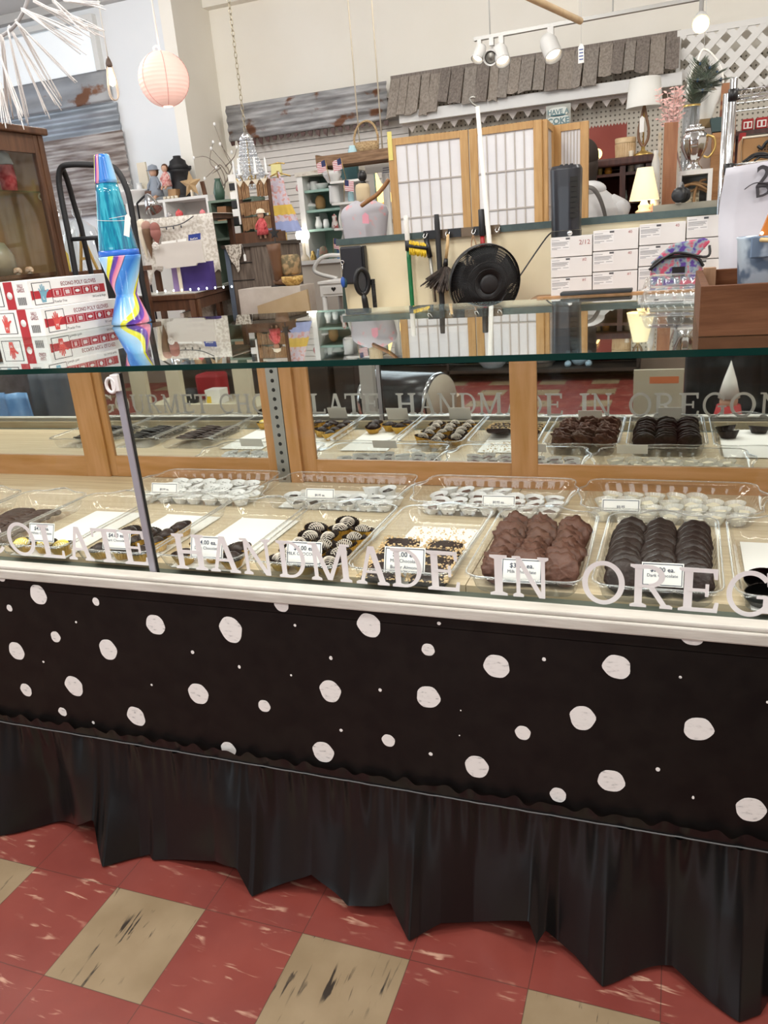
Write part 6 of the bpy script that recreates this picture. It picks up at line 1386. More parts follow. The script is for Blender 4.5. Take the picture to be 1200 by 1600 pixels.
for x in (P(549, 200, Ys).x, P(585, 200, Ys).x):
    MB().tube([(x, Ys+.13, zt-.02), (x, Ys+.13, CEIL-.001)], .005, 6).build('hanging_rope', mat('pale_rope', (.56, .49, .38), .8), hs_)
q = P(573, 232, Ys+.13); k = mpp(573, 232, Ys); ba = thing('wicker_basket', 'tan wicker basket with tall hoop handle on the hanging plank shelf', 'basket', (q.x, Ys+.13, zt-.02))
M_wic = mat('wicker', (.30, .19, .09), .75, c2=(.52, .37, .20), scale=90, st=(1, 1, 2.4), lo=.42, hi=.58, bump=.6)
MB().shell([(0, zt-.0195), (17*k, zt-.0195), (21*k, zt+12*k), (20*k, zt+20*k), (19*k, zt+20*k), (16*k, zt-.016), (0, zt-.016)], (q.x, Ys+.13, 0), 32, sy=.7).build('basket_body', M_wic, ba); MB().tube(hull([(q.x-19*k, Ys+.13, zt+12*k), (q.x-20*k, Ys+.13, zt+28*k), (q.x-12*k, Ys+.13, zt+44*k), (q.x+2*k, Ys+.13, zt+50*k), (q.x+14*k, Ys+.13, zt+44*k), (q.x+20*k, Ys+.13, zt+28*k), (q.x+19*k, Ys+.13, zt+12*k)]), .008, 8).build('hoop_handle', M_wic, ba)
lathe_thing('mason_jar', 'blue glass jar left of the wicker basket on the hanging shelf', 'jar', 551, 240, Ys+.08, [(6, 0), (7, 2), (7, 14), (5, 17), (5, 20), (0, 20)], mat('blue_jar_glass', (.42, .62, .68), .12), zt-.0195)
# dress form with floral top at the half wall's end
Ym_ = 3.42; q = P(570, 330, Ym_); k = mpp(570, 330, Ym_)
mn = thing('dress_form', 'headless dress form wearing a pale floral top, behind the half wall end', 'dress form', (q.x, Ym_, 0))
def torso(u, v):
    a = 2*pi*u; zv = [(0, 30, 16), (.30, 33, 17), (.62, 37, 20), (.80, 40, 20), (.90, 36, 16), (.97, 20, 12), (1, 11, 10)]
    w_ = interp([(t, a_) for t, a_, c_ in zv], v)*k; d_ = interp([(t, c_) for t, a_, c_ in zv], v)*k
    lo_ = P(572, 420, Ym_); hi_ = P(566, 312, Ym_); p = lo_.lerp(hi_, v); return (p.x+w_*cos(a), Ym_+.02+d_*sin(a)*(1+.02*sin(9*a)), p.z)
MB().grid(torso, 48, 24).build('floral_top', mat('pale_floral', (.50, .49, .53), .85, c2=(.72, .36, .38), scale=16, lo=.55, hi=.61, detail=2.5), mn)
nk = P(566, 312, Ym_); MB().lathe([(12*k, nk.z-4*k), (11*k, nk.z+4*k), (11.5*k, nk.z+16*k), (10*k, nk.z+22*k), (5*k, nk.z+24*k), (0, nk.z+24*k)], (nk.x, Ym_+.02, 0), 24).build('neck', mat('linen_form', (.62, .50, .32), .8), mn)
MB().ell((nk.x+.004, Ym_+.02, nk.z+34*k), (7*k, 7*k, 8.5*k), 16, 12).lathe([(6*k, nk.z+23.5*k), (3*k, nk.z+28*k)], (nk.x+.004, Ym_+.02, 0), 12).build('neck_knob', M_blk, mn)
MB().tube([(nk.x, Ym_+.02, .01), (nk.x, Ym_+.02, P(572, 420, Ym_).z)], .015, 10).build('stand_pole', M_blkm, mn); MB().lathe([(.2, .001), (.18, .015), (.015, .03)], (nk.x, Ym_+.02, 0), 24).build('stand_base', M_blkm, mn)
MB().tube(hull([P(564, 322, Ym_-.10), P(575, 314, Ym_-.10), P(588, 305, Ym_-.10), P(598, 294, Ym_-.09), P(608, 280, Ym_-.08)]), [.009]+[.012]*23+[.008], 8).build('wood_hanger', mat('hanger_wood', (.30, .14, .05), .4), mn)
q2 = P(571, 341, Ym_-.12); MB().prism([(-.020, -.026), (.020, -.03), (.020, .014), (0, .03), (-.018, .016)], q2, X3, Z3, (0, .002, 0)).build('pink_tag', mat('pink_paper', (.74, .32, .40), .6), mn)
# teal post and white board, warm lamps seen between hutch and screen
o = slab('teal_post', 'teal painted post behind the hanging shelf', 'post', [(537, 420), (560, 418), (556, 240), (530, 244)], 4.7, .04, mat('teal_paint', (.05, .13, .14), .6), .002)
o = slab('white_sign_board', 'plain white board under the hanging shelf, beside the paper screen', 'board', [(573, 272), (625, 265), (618, 243), (567, 252)], 4.62, .02, M_white); 
q = P(598, 262, 4.62); MB().box(q.x-.02, q.x+.02, 4.645, 4.66, .002, q.z).build('board_post', M_white, o)
o = slab('notice_card', 'small notice card with blue lines, left of the paper screen', 'card', [(597, 273), (613, 271), (611, 258), (595, 260)], 4.58, .004, M_paper); b = MB()
for i in range(3): p0 = P(598, 263+3.5*i, 4.5795); p1 = P(610, 261.5+3.5*i, 4.5795); b.tube([p0, p1], .002, 4)
b.build('printed_lines', M_navy, o); p0 = P(604, 266, 4.59); MB().box(p0.x-.01, p0.x+.01, 4.585, 4.61, .002, p0.z).build('card_stick', M_white, o)
zt = P(590, 345, 5.4).z; stand('lamp_table', 'table of warm lamps behind the dress form', P(575, 345, 5.4).x-.1, P(615, 345, 5.4).x+.2, 5.3, 5.7, zt)
for i, (px, hh_, d) in enumerate(((588, 72, 'left'), (603, 55, 'right'))):
    q = P(px, 345, 5.42+.1*i); k = mpp(px, 320, 5.42); t = thing('amber_lamp', 'warm amber glass lamp, %s of two behind the dress form' % d, 'lamp', (q.x, q.y, zt))
    MB().lathe([(7*k, zt+.0005), (4*k, zt+8*k), (6*k, zt+20*k), (3*k, zt+(hh_-28)*k)], (q.x, q.y, 0), 16).build('lamp_base', M_gold2, t); MB().lathe([(11*k, zt+(hh_-28)*k), (12*k, zt+(hh_-18)*k), (6*k, zt+(hh_-2)*k), (0, zt+hh_*k)], (q.x, q.y, 0), 18).build('lamp_shade', mat('amber_glow', (.9, .6, .2), .4, emis=(1, .68, .25), es=2.2), t)
# ------------------------------------------------------------ paper folding screen behind the half wall
Ysj = 3.32
M_sj = mat('pine_frame', (.46, .25, .085), .45, c2=(.58, .35, .14), scale=5, st=(14, 14, 1.3), lo=.3, hi=.7)
M_rice = mat('rice_paper', (.80, .79, .82), .8, c2=(.84, .83, .85), scale=7); M_slat = mat('grey_slat', (.52, .47, .44), .6)
scr = None
def screen_panel(a, c, ztop, y0, lean=0):
    "one leaf between ground points a and c"
    global scr
    a = Vector(a); c = Vector(c); ex = (c-a); L = ex.length; ex.normalize(); n = Vector((ex.y, -ex.x, 0)); H = ztop-.03; fw = .043
    def bx(x0, x1, z0, z1, d0, d1, nm, m, par):
        p = [a+ex*x0+n*d0+Z3*z0, a+ex*x1+n*d0+Z3*z0, a+ex*x1+n*d1+Z3*z0, a+ex*x0+n*d1+Z3*z0]; MBX.hexa(p+[q+Z3*(z1-z0) for q in p])
    leaf = bpy.data.objects.new('screen_leaf', None); COL.objects.link(leaf); leaf.parent = scr; ORG[leaf.name] = ORG[scr.name]; leaf.empty_display_size = .02
    for x0, x1 in ((0, fw), (L-fw, L)): MBX = MB(); bx(x0, x1, .03, ztop, -.012, .012, '', 0, 0); MBX.build('stile', M_sj, leaf, bevel=.002)
    for z0, z1 in ((ztop-fw*.8, ztop), (.06, .12)): MBX = MB(); bx(fw+.0003, L-fw-.0003, z0, z1, -.011, .011, '', 0, 0); MBX.build('rail', M_sj, leaf)
    MBX = MB(); bx(fw, L-fw, .12, ztop-fw*.8, -.003, .001, '', 0, 0); MBX.build('paper_pane', M_rice, leaf)
    b = MBX = MB(); nx = 6; pit = .185; 
    for i in range(1, nx): x = fw+(L-2*fw)*i/nx; bx(x-.0035, x+.0035, .12, ztop-fw*.8, .0015, .006, '', 0, 0)
    z_ = ztop-fw*.8-pit
    while z_ > .2: bx(fw, L-fw, z_-.0035, z_+.0035, .0015, .0072, '', 0, 0); z_ -= pit
    MBX.build('lattice_slats', M_slat, leaf)
pA, pB, pC, pD = P(606, 211, Ysj), P(730, 203, Ysj), P(847, 194, Ysj-.0), P(862, 198, Ysj+.30)
pE = P(920, 199, Ysj+.30)
ztop = (pA.z+pC.z)/2
scr = thing('folding_screen', 'pine folding screen with paper panes and grid slats, standing behind the half wall', 'screen', (pB.x, Ysj, 0))
fl = lambda p, y: (p.x, y, 0)
screen_panel(fl(pA, Ysj-.01), (pB.x-.004, Ysj+.03, 0), ztop, 0); screen_panel((pB.x+.004, Ysj+.03, 0), (pC.x, Ysj, 0), ztop, 0)
screen_panel((pC.x+.012, Ysj+.01, 0), (pD.x, Ysj+.30, 0), ztop, 0); screen_panel((pD.x+.006, Ysj+.315, 0), (pE.x, Ysj+.30, 0), ztop, 0)
q = P(609, 228, Ysj-.03); MB().box(q.x-.012, q.x+.012, Ysj-.0245, Ysj-.0227, q.z-.07, q.z+.07).build('yellow_tape', mat('yellow_tape', (.78, .68, .20), .5), scr, label='strip of yellow tape')
# ------------------------------------------------------------ right: shelf, lamps, person
Ydk = 4.6; zt = P(970, 246, Ydk).z; xa = P(924, 300, Ydk).x; xb = P(1020, 240, Ydk).x
M_mah = mat('dark_mahogany', (.045, .016, .013), .4, c2=(.085, .032, .024), scale=6, st=(8, 8, 1.5))
ds = thing('dark_shelf', 'dark mahogany shelf unit behind the glowing cone-shade lamp', 'shelf', ((xa+xb)/2, Ydk, 0))
MB().box(xa-.03, xb+.02, Ydk-.02, Ydk+.36, zt-.05, zt).build('cornice', M_mah, ds, bevel=.012)
sx_ = [xa, P(968, 290, Ydk).x, xb-.04]
for x in sx_: MB().box(x, x+.035, Ydk, Ydk+.33, .002, zt-.0505).build('upright', M_mah, ds)
DZ = [P(960, y, Ydk+.1).z for y in (272, 316)]
for z_ in DZ: MB().box(xa+.0355, xb-.0405, Ydk+.01, Ydk+.33, z_-.018, z_).build('shelf_board', M_mah, ds)
MB().box(xa+.02, xb-.02, Ydk+.331, Ydk+.345, .3, zt-.051).build('back_board', mat('red_backing', (.16, .03, .02), .6, c2=(.24, .05, .035), scale=3), ds)
M_amb = mat('amber_glass', (.62, .27, .03), .12, coat=.4); M_figw = mat('cream_figurine', (.66, .58, .46), .45)
for i, (px, sh, pr_, m, d) in enumerate(((930, 0, [(4, 0), (5, 6), (3, 14), (6, 24), (1, 34), (0, 35)], M_figw, 'cream fan-shaped figurine, leftmost on the upper board'), (937, 0, [(3, 0), (4, 8), (2, 16), (0, 18)], mat('yellow_glaze', (.72, .56, .20), .3), 'thin yellow figurine beside the fan-shaped one'), (950, 0, [(5, 0), (6, 4), (4, 11), (2, 16), (0, 18)], M_amb, 'amber teardrop ornament on the upper board'), (985, 0, [(5, 0), (5, 10), (3, 22), (4, 30), (0, 31)], M_figw, 'cream figurine pair behind the lampshade top'), (998, 0, [(6, 0), (8, 8), (4, 16), (3, 22), (0, 24)], M_china, 'white china bell on the upper board, right'), (934, 1, [(5, 0), (7, 4), (6, 20), (4, 27), (5, 29)], M_amb, 'tall amber vase on the lower board'), (946, 1, [(3, 0), (4, 6), (3, 11), (0, 14)], M_figw, 'tiny cream figurine right of the amber vase'), (975, 1, [(5, 0), (6, 5), (4, 12), (4, 16), (0, 17)], mat('grey_green_glass', (.30, .34, .30), .2), 'grey-green jar on the lower board'))):
    lathe_thing('figurine', d, 'figurine', px, 300, Ydk+.08, pr_, m, DZ[sh])
# on its top
q = P(977, 240, Ydk+.15); k = mpp(977, 240, Ydk+.15); wb = thing('slatted_bucket', 'pale wooden slatted bucket on top of the dark shelf', 'bucket', (q.x, q.y, zt)); M_pale = mat('pale_bamboo', (.58, .40, .21), .55, c2=(.70, .52, .31), scale=20)
MB().shell([(14*k, zt+.0005), (15*k, zt+29*k), (14*k, zt+29*k), (13*k, zt+.002), (0, zt+.002)], (q.x, q.y, 0), 32).build('bucket_body', M_pale, wb); b = MB()
for i in range(26): a = 2*pi*i/26; b.beam((q.x+14.3*k*cos(a), q.y+14.3*k*sin(a), zt+2*k), (q.x+15.2*k*cos(a), q.y+15.2*k*sin(a), zt+21*k), .006, .006)
b.build('slats', M_pale, wb, kind='stuff'); MB().shell([(15.6*k, zt+22*k), (16*k, zt+28*k), (15.4*k, zt+29.5*k), (15*k, zt+22*k)], (q.x, q.y, 0), 32).build('rim_hoop', M_pale, wb)
q = P(1005, 226, Ydk+.12); k = mpp(1005, 200, Ydk+.12); tl_ = thing('table_lamp', 'table lamp with white drum shade and looped wooden body on the dark shelf', 'lamp', (q.x, q.y, zt))
zl0 = zt+.0004; zsh0, zsh1 = P(1008, 168, q.y).z, P(1009, 122, q.y).z
MB().lathe([(15*k, zl0), (15*k, zl0+3*k), (8*k, zl0+6*k), (3*k, zl0+9*k), (3*k, zl0+14*k)], (q.x, q.y, 0), 24).build('lamp_base', M_gold2, tl_)
for s in (-1, 1): MB().tube(hull([(q.x, q.y, zl0+13*k), (q.x+s*6.5*k, q.y, zl0+24*k), (q.x+s*7.5*k, q.y, zl0+38*k), (q.x+s*4*k, q.y, zl0+54*k), (q.x, q.y, zsh0+.01)]), 2.2*k, 10).build('curved_side', mat('brown_wood_lamp', (.20, .10, .05), .4), tl_)
MB().tube([(q.x, q.y, zl0+12*k), (q.x, q.y, zsh0+.05)], 1.2*k, 10).build('lamp_rod', M_gold2, tl_)
M_lsh = mat('linen_shade', (.78, .77, .73), .8); MB().shell([(27*k, zsh0), (23*k, zsh1), (22.5*k, zsh1), (26.5*k, zsh0)], (q.x, q.y, 0), 36).build('lamp_shade', M_lsh, tl_)
o = MB().prism([(-.014, -.05), (.014, -.05), (.014, .03), (0, .045), (-.014, .03)], P(1003, 193, q.y-.05), X3, Z3, (0, .002, 0)).build('price_tag', M_tagw); tag(o, 'white price tag hanging inside the looped lamp body', 'price tag'); pq = P(1003, 193, q.y-.05); MB().tube([pq+Z3*.04+Y3*.001, (q.x, q.y-.01, zl0+36*k)], .001, 4).build('tag_string', M_strw, o)
# bright amber lamp and brass stand left of the dark shelf
zt2 = P(930, 300, 5.3).z
stand('brass_lamp_table', 'table of brass and amber pieces by the dark shelf', P(915, 300, 5.2).x-.1, P(945, 300, 5.2).x+.02, 5.15, 5.5, zt2)
for px, dd, hh_ in ((932, 0, 62), (941, .12, 40)):
    q = P(px, 300, 5.25+dd); k = mpp(px, 280, 5.25); t = thing('brass_lamp', ('lit amber lamp with tall brass stem' if dd == 0 else 'shorter lit amber lamp')+' between the paper screen and the dark shelf', 'lamp', (q.x, q.y, zt2))
    MB().lathe([(7*k, zt2+.0005), (3*k, zt2+6*k), (5*k, zt2+14*k), (2.5*k, zt2+20*k), (4*k, zt2+30*k), (2*k, zt2+(hh_-16)*k)], (q.x, q.y, 0), 16).build('brass_stem', M_gold2, t); MB().ell((q.x, q.y, zt2+(hh_-8)*k), (8*k, 8*k, 8*k), 18, 12).build('lit_globe', mat('amber_lit', (1, .7, .25), .4, emis=(1, .66, .22), es=3.5), t)
# glowing cone lamp just behind the half wall
q = P(1006, 326, YH+.42); k = mpp(1006, 300, q.y); zt3 = P(1006, 333, q.y).z
stand('narrow_table', 'narrow table behind the half wall', P(975, 330, YH+.4).x, P(1120, 330, YH+.4).x+.2, YH+.22, YH+.58, zt3)
cl = thing('cone_lamp', 'small lit lamp with warm cream cone shade behind the half wall', 'lamp', (q.x, q.y, zt3)); zc0, zc1 = P(1005, 313, q.y).z, P(1005, 262, q.y).z
M_cer = mat('cream_ceramic', (.72, .66, .50), .35); MB().lathe([(12*k, zt3+.0004), (13*k, zt3+3*k), (8*k, zt3+6*k), (9*k, zt3+11*k), (6*k, zt3+14*k), (4*k, zt3+20*k), (4*k, zc0+4*k)], (q.x, q.y, 0), 24).build('ceramic_base', M_cer, cl)
MB().shell([(22.5*k, zc0), (11.5*k, zc1), (11*k, zc1), (22*k, zc0)], (q.x, q.y, 0), 36).build('lamp_shade', mat('lit_shade', (.85, .75, .48), .7, emis=(1, .80, .46), es=.42), cl)
lp = bpy.data.lights.new('lamp_bulb', 'POINT'); lp.energy = 3; lp.color = (1, .78, .45); lp.shadow_soft_size = .03; lo_ = bpy.data.objects.new('lamp_bulb', lp); COL.objects.link(lo_); lo_.location = (q.x, q.y, (zc0+zc1)/2)
# person in white hooded jacket
Ype = 4.28; hd = P(913, 257, Ype); k = mpp(922, 262, Ype); xs0 = P(938, 300, Ype).x
pe = thing('person', 'dark-haired person in a white hooded jacket with grey bag strap, beside the screen', 'person', (hd.x+.02, Ype, 0))
M_jk = mat('white_jacket', (.78, .78, .78), .75, c2=(.70, .70, .71), scale=9, bump=.35)
def body(lv, m, nm, n=36):
    b = MB(); b.grid(lambda u, v: (lambda r: (r[0]+r[2]*cos(2*pi*u), Ype+r[3]+r[4]*sin(2*pi*u), r[1]))([interp([(i/(len(lv)-1), l[j]) for i, l in enumerate(lv)], v) for j in range(5)]), n, 40); return b.build(nm, m, pe)
zh = hd.z; cx = hd.x
body([(cx, .02, .12, 0, .11), (cx, .5, .17, 0, .13), (cx, .85, .19, 0, .14), (cx+.01, 1.0, .19, 0, .14), (cx+.01, zh-.42, .20, 0, .145), (cx+.01, zh-.27, .205, .0, .13), (cx, zh-.20, .15, .0, .11), (cx, zh-.13, .065, 0, .06), (cx, zh-.04, .06, 0, .06), (cx, zh, .08, 0, .09), (cx, zh+.06, .078, 0, .092), (cx, zh+.12, .05, 0, .06), (cx, zh+.135, .004, 0, .004)], M_skin, 'body')
body([(cx+.01, .80, .215, 0, .165), (cx+.01, 1.0, .225, 0, .17), (cx+.01, zh-.42, .225, 0, .165), (cx+.01, zh-.27, .225, 0, .155), (cx, zh-.19, .17, .0, .13), (cx, zh-.13, .10, .0, .10)], M_jk, 'jacket')
MB().ell((cx, Ype-.02, zh-.15), (.135, .12, .06), 24, 12).build('hood', M_jk, pe)
MB().ell((cx, Ype-.005, zh+.045), (.086, .098, .102), 24, 16, fn=lambda d: 1 if d.y < .5 or d.z > .3 else .86).build('hair', M_hair, pe); MB().lathe([(.07, zh-.10), (.085, zh-.02), (.08, zh+.02)], (cx, Ype-.01, 0), 20).build('hair_nape', M_hair, pe)
sh_ = Vector((cx+.19, Ype, zh-.24)); el = P(950, 345, Ype-.03); wr = Vector((el.x-.01, Ype-.12, el.z-.24))
MB().tube(hull([sh_-X3*.05, sh_+X3*.02-Z3*.04, sh_.lerp(el, .5)+X3*.025, el, el.lerp(wr, .3)]), [.062, .070]+[.070]*10+[.064]*7+[.058]*5+[.052], 14).build('sleeve', M_jk, pe)
MB().tube(hull([sh_.lerp(el, .8), el, wr]), [.04]*4+[.038]*4+[.034]*4+[.027], 12).build('forearm', M_skin, pe)
for i in range(4): 
    f0 = wr+Vector((.018*(i-1.5), -.02, -.06)); MB().tube([wr+Vector((.014*(i-1.5), 0, .01)), f0, f0+Vector((0, -.012, -.035-.006*(i in (1, 2)))), f0+Vector((0, -.028, -.05))], [.012, .0095, .0085, .007], 8).build('finger', M_skin, pe)
MB().tube([wr+Vector((-.02, -.01, 0)), wr+Vector((-.045, -.03, -.035)), wr+Vector((-.04, -.045, -.06))], [.012, .010, .008], 8).build('thumb', M_skin, pe); MB().ell(wr-Z3*.03, (.036, .018, .045), 14, 10).build('palm', M_skin, pe)
MB().grid(lambda u, v: (lambda p: (p.x+.018*(u-.5), p.y, p.z+.018*(u-.5)))(hull([P(918, 292, Ype-.16), P(928, 296, Ype-.185), P(938, 312, Ype-.19), P(946, 340, Ype-.18), P(948, 372, Ype-.17)], 5)[min(20, int(v*20))]), 1, 20).build('bag_strap', mat('grey_strap', (.16, .15, .14), .7), pe, solid=.004)
for s in (-.08, .08): MB().tube([(cx+s, Ype, .86), (cx+s, Ype, .45), (cx+s, Ype, .09)], [.10, .085, .07], 16).build('trouser_leg', mat('dark_trousers', (.03, .03, .04), .8), pe); MB().ell((cx+s, Ype-.03, .045), (.05, .13, .045), 16, 10).build('shoe', M_blkm, pe)
# brown post, mirror frame, white cubby with the silver vase
Yp2 = 3.62
slab('brown_post', 'upright reddish-brown board behind the half wall, left of the silver vase', 'board', [(1034, 330), (1056, 328), (1060, 190), (1038, 192)], Yp2, .05, mat('red_brown_board', (.27, .105, .045), .5, c2=(.36, .16, .075), scale=5, st=(10, 10, 1.2)), .002)
fm = [P(x, y, Yp2+.06) for x, y in ((1020, 330), (1030, 329), (1034, 205), (1027, 207))]; 
slab('gilt_frame', 'narrow pale gilt picture edge-on, left of the brown board', 'picture', [(1019, 330), (1031, 329), (1034, 206), (1029, 207)], Yp2+.06, .03, mat('pale_gilt', (.56, .46, .30), .4, c2=(.72, .66, .56), scale=30), .002)
lathe_thing('tall_vase', 'slim pale grey vase left of the gilt picture', 'vase', 1022, 333, YH+.50, [(6, 0), (6, 3), (7, 40), (6, 70), (3, 82), (4, 88), (0, 89)], mat('pale_grey_glaze', (.50, .49, .47), .4), zt3)
Ycb = 3.70; zc1_ = P(1080, 266, Ycb).z; xa = P(1056, 300, Ycb).x+.005; xb = P(1112, 300, Ycb).x
wc = thing('white_cubby', 'white open-front cabinet under the silver vase', 'cabinet', ((xa+xb)/2, Ycb, 0))
MB().box(xa, xb, Ycb, Ycb+.34, zc1_-.022, zc1_).build('top_board', M_shelfw, wc); MB().box(xa, xb, Ycb+.32, Ycb+.339, .3, zc1_-.0225).build('back_board', M_shelfw, wc); zcs = P(1080, 318, Ycb).z
for x in (xa, xb-.022): MB().box(x, x+.022, Ycb, Ycb+.3195, .002, zc1_-.0225).build('side_board', M_shelfw, wc)
MB().box(xa+.0225, xb-.0225, Ycb+.005, Ycb+.3195, zcs-.02, zcs).build('shelf_board', M_shelfw, wc)
q = P(1083, 264, Ycb+.10); k = mpp(1083, 240, q.y); sv = thing('silver_vase', 'ornate silver trophy vase with handle on the white open cabinet', 'vase', (q.x, q.y, zc1_)); z_ = zc1_+.0005
MB().lathe([(13*k, z_), (13*k, z_+4*k), (9*k, z_+8*k), (7*k, z_+13*k), (11*k, z_+18*k), (18*k, z_+32*k), (20*k, z_+44*k), (17*k, z_+52*k), (10*k, z_+57*k), (8*k, z_+62*k), (10*k, z_+65*k), (8*k, z_+66*k)], (q.x, q.y, 0), 40, flute=10, famp=.03).build('vase_body', M_pewter, sv); b = MB()
for i in range(10): a = pi+.3+i*.28; b.ell((q.x+12*k*cos(a), q.y+12*k*sin(a), z_+58*k), (3*k, 3*k, 4*k), 8, 6)
b.build('relief_garland', M_pewter, sv)
MB().tube(hull([(q.x+16*k, q.y, z_+50*k), (q.x+28*k, q.y, z_+44*k), (q.x+30*k, q.y, z_+30*k), (q.x+22*k, q.y, z_+18*k), (q.x+14*k, q.y, z_+20*k)]), 1.8*k, 8).build('handle', M_gold2, sv)
q = P(1076, 264, Ycb+.24); gv = lathe_thing('glass_vase', 'clear glass cylinder vase with gold rim, holding the peacock feathers', 'vase', 1076, 264, Ycb+.24, [(14, 0), (13, 3), (13, 96), (12, 96), (12, 5), (0, 5)], clear('vase_glass', (.86, .89, .92), .12, haze=.08, rough=.05), zc1_)
k = mpp(1076, 200, q.y); MB().shell([(13.2*k, zc1_+94*k), (13.2*k, zc1_+97*k), (12.6*k, zc1_+97*k)], (q.x, q.y, 0), 28).build('gold_rim', M_gold2, gv)
pf = thing('peacock_feathers', 'bunch of green peacock feathers rising from the glass vase', 'feathers', (q.x, q.y, zc1_+6*k)); rr = random.Random(6)
tips = [(1094, 98), (1110, 104), (1122, 112), (1102, 120), (1128, 124), (1090, 125), (1112, 134), (1098, 142)]
for i, (tx, ty) in enumerate(tips):
    a0 = Vector((q.x+.006*(i-4), q.y, zc1_+7*k)); pts = hull([a0, P(1082+i, 165, q.y), P((tx+1090)/2, (ty+140)/2, q.y+.02), P(tx, ty, q.y+.05*rr.gauss(0, 1))], 7); b = MB().tube(pts, .0018, 4)
    for j in range(7, len(pts)-1):
        d = (pts[j+1]-pts[j]).normalized()
        for s in (-1, 1):
            for w__ in (0, .33, .66):
                p0 = pts[j].lerp(pts[j+1], w__); l = .080*(.5+.5*sin(j*.14))*rr.uniform(.7, 1.1); v = (d*.75+Vector((s*.8, rr.gauss(0, .3), rr.gauss(0, .1)))).normalized(); b.tube([p0, p0+v*l*.6, p0+v*l+d*.008], [.0018, .0015, .0005], 3)
    b.ell(pts[-2], (.007, .004, .009), 8, 6, m=1); b.build('feather', [mat('peacock_green', (.035, .075, .035), .6, c2=(.09, .10, .05), scale=30, sheen=.4), mat('peacock_eye', (.02, .06, .12), .4)], pf)
pk = thing('pink_sprays', 'pale pink artificial sprays left of the peacock feathers', 'flowers', (P(1048, 200, Ycb+.1).x, Ycb+.1, zc1_)); b = MB(); g2 = MB(); base = Vector((xa+.02, Ycb+.15, zc1_+.0004))
for i in range(22):
    tx, ty = rr.uniform(1026, 1066), rr.uniform(132, 190); pts = hull([base, P(1052, 215, Ycb+.12), P(tx, ty, Ycb+.12+rr.gauss(0, .03))], 6); g2.tube(pts, .0018, 4)
    for j in range(6, len(pts)):
        for s in (-1, 1): 
            p0 = pts[j]; v = Vector((s*.022*rr.uniform(.5, 1.3), rr.gauss(0, .006), .02*rr.uniform(-.3, 1))); x = Vector((0.004, 0, -.004*s)); b.add([p0, p0+v*.5+x, p0+v, p0+v*.5-x], [(0, 1, 2, 3)])
g2.build('stems', mat('pink_stem', (.60, .42, .38), .7), pk); b.build('petals', mat('pale_pink_petal', (.82, .50, .46), .7), pk, kind='stuff')
# white paper shade, boxes and striped board right of the vase
Ybx = 3.95; bzf = .002
def pile(name, label, quad, m, Y=Ybx, th=.25, cat='box', floor=None, **kw): return slab(name, label, cat, quad, Y, th, m, floor, **kw)
pile('tall_carton', 'tall orange-brown box, lowest in the pile right of the silver vase', [(1108, 330), (1140, 326), (1142, 205), (1113, 208)], mat('orange_box', (.34, .16, .06), .6, c2=(.44, .22, .09), scale=6, st=(2, 2, 12)), floor=.002)
zq_ = P(1126, 206, Ybx).z; pile('dark_green_box', 'dark green box on the tall orange-brown one', [(1113, 207.5), (1142, 204.5), (1140, 182), (1110, 186)], mat('dark_green_box', (.04, .075, .075), .6), th=.22).location.z += .004
o = pile('striped_board', 'red and tan striped board standing behind the dark green box', [(1110, 330), (1156, 326), (1152, 128), (1128, 130)], mat('brown_stripes', (.22, .07, .04), .6, c2=(.48, .24, .11), scale=1.1, st=(.2, .2, 20), lo=.45, hi=.55, detail=0), Y=4.26, th=.03, floor=.002)
o = pile('tan_box', 'tan carton behind the glass vase, above the pale box', [(1086, 201), (1114, 198), (1112, 184), (1086, 187)], mat('tan_carton', (.30, .20, .09), .7), Y=4.06-.0, th=.12)
o2 = pile('pale_box', 'pale pinkish box under the tan carton', [(1086, 330), (1110, 328), (1114, 199), (1086, 201.5)], mat('pale_pink_box', (.66, .56, .50), .7), Y=4.05, th=.14, floor=.002); o2.location.y += .012; o.location.y += .012
b = MB(); q = P(1105, 184, 4.12); k = mpp(1105, 170, 4.1); zt5 = P(1100, 184.5, 4.06).z+.001
b.shell([(9*k, zt5), (20*k, zt5+38*k), (19.6*k, zt5+38*k), (8.6*k, zt5+.002), (0, zt5+.002)], (q.x-.01, 4.14, 0), 36, flute=18, famp=.03); tag(b.build('pleated_shade', M_lsh), 'white pleated paper shade behind the peacock feathers', 'lampshade')
# white cord loop hanging from the lattice
b = MB().tube(hull([P(1072, 160, 4.3), P(1078, 120, 4.3), P(1090, 95, 4.32), P(1098, 78, 4.34), P(1112, 84, 4.34), P(1126, 105, 4.34), P(1130, 128, 4.33), P(1124, 150, 4.33), P(1120, 162, 4.33)]), .006, 8); o = b.build('white_garland', M_white); tag(o, 'thin white garland looped above the peacock feathers', 'garland')
MB().tube([P(1100, 79, 4.34), (P(1100, 79, 4.34).x, 4.34, CEIL-.001)], .0015, 4).build('hanging_wire', M_strw, o)
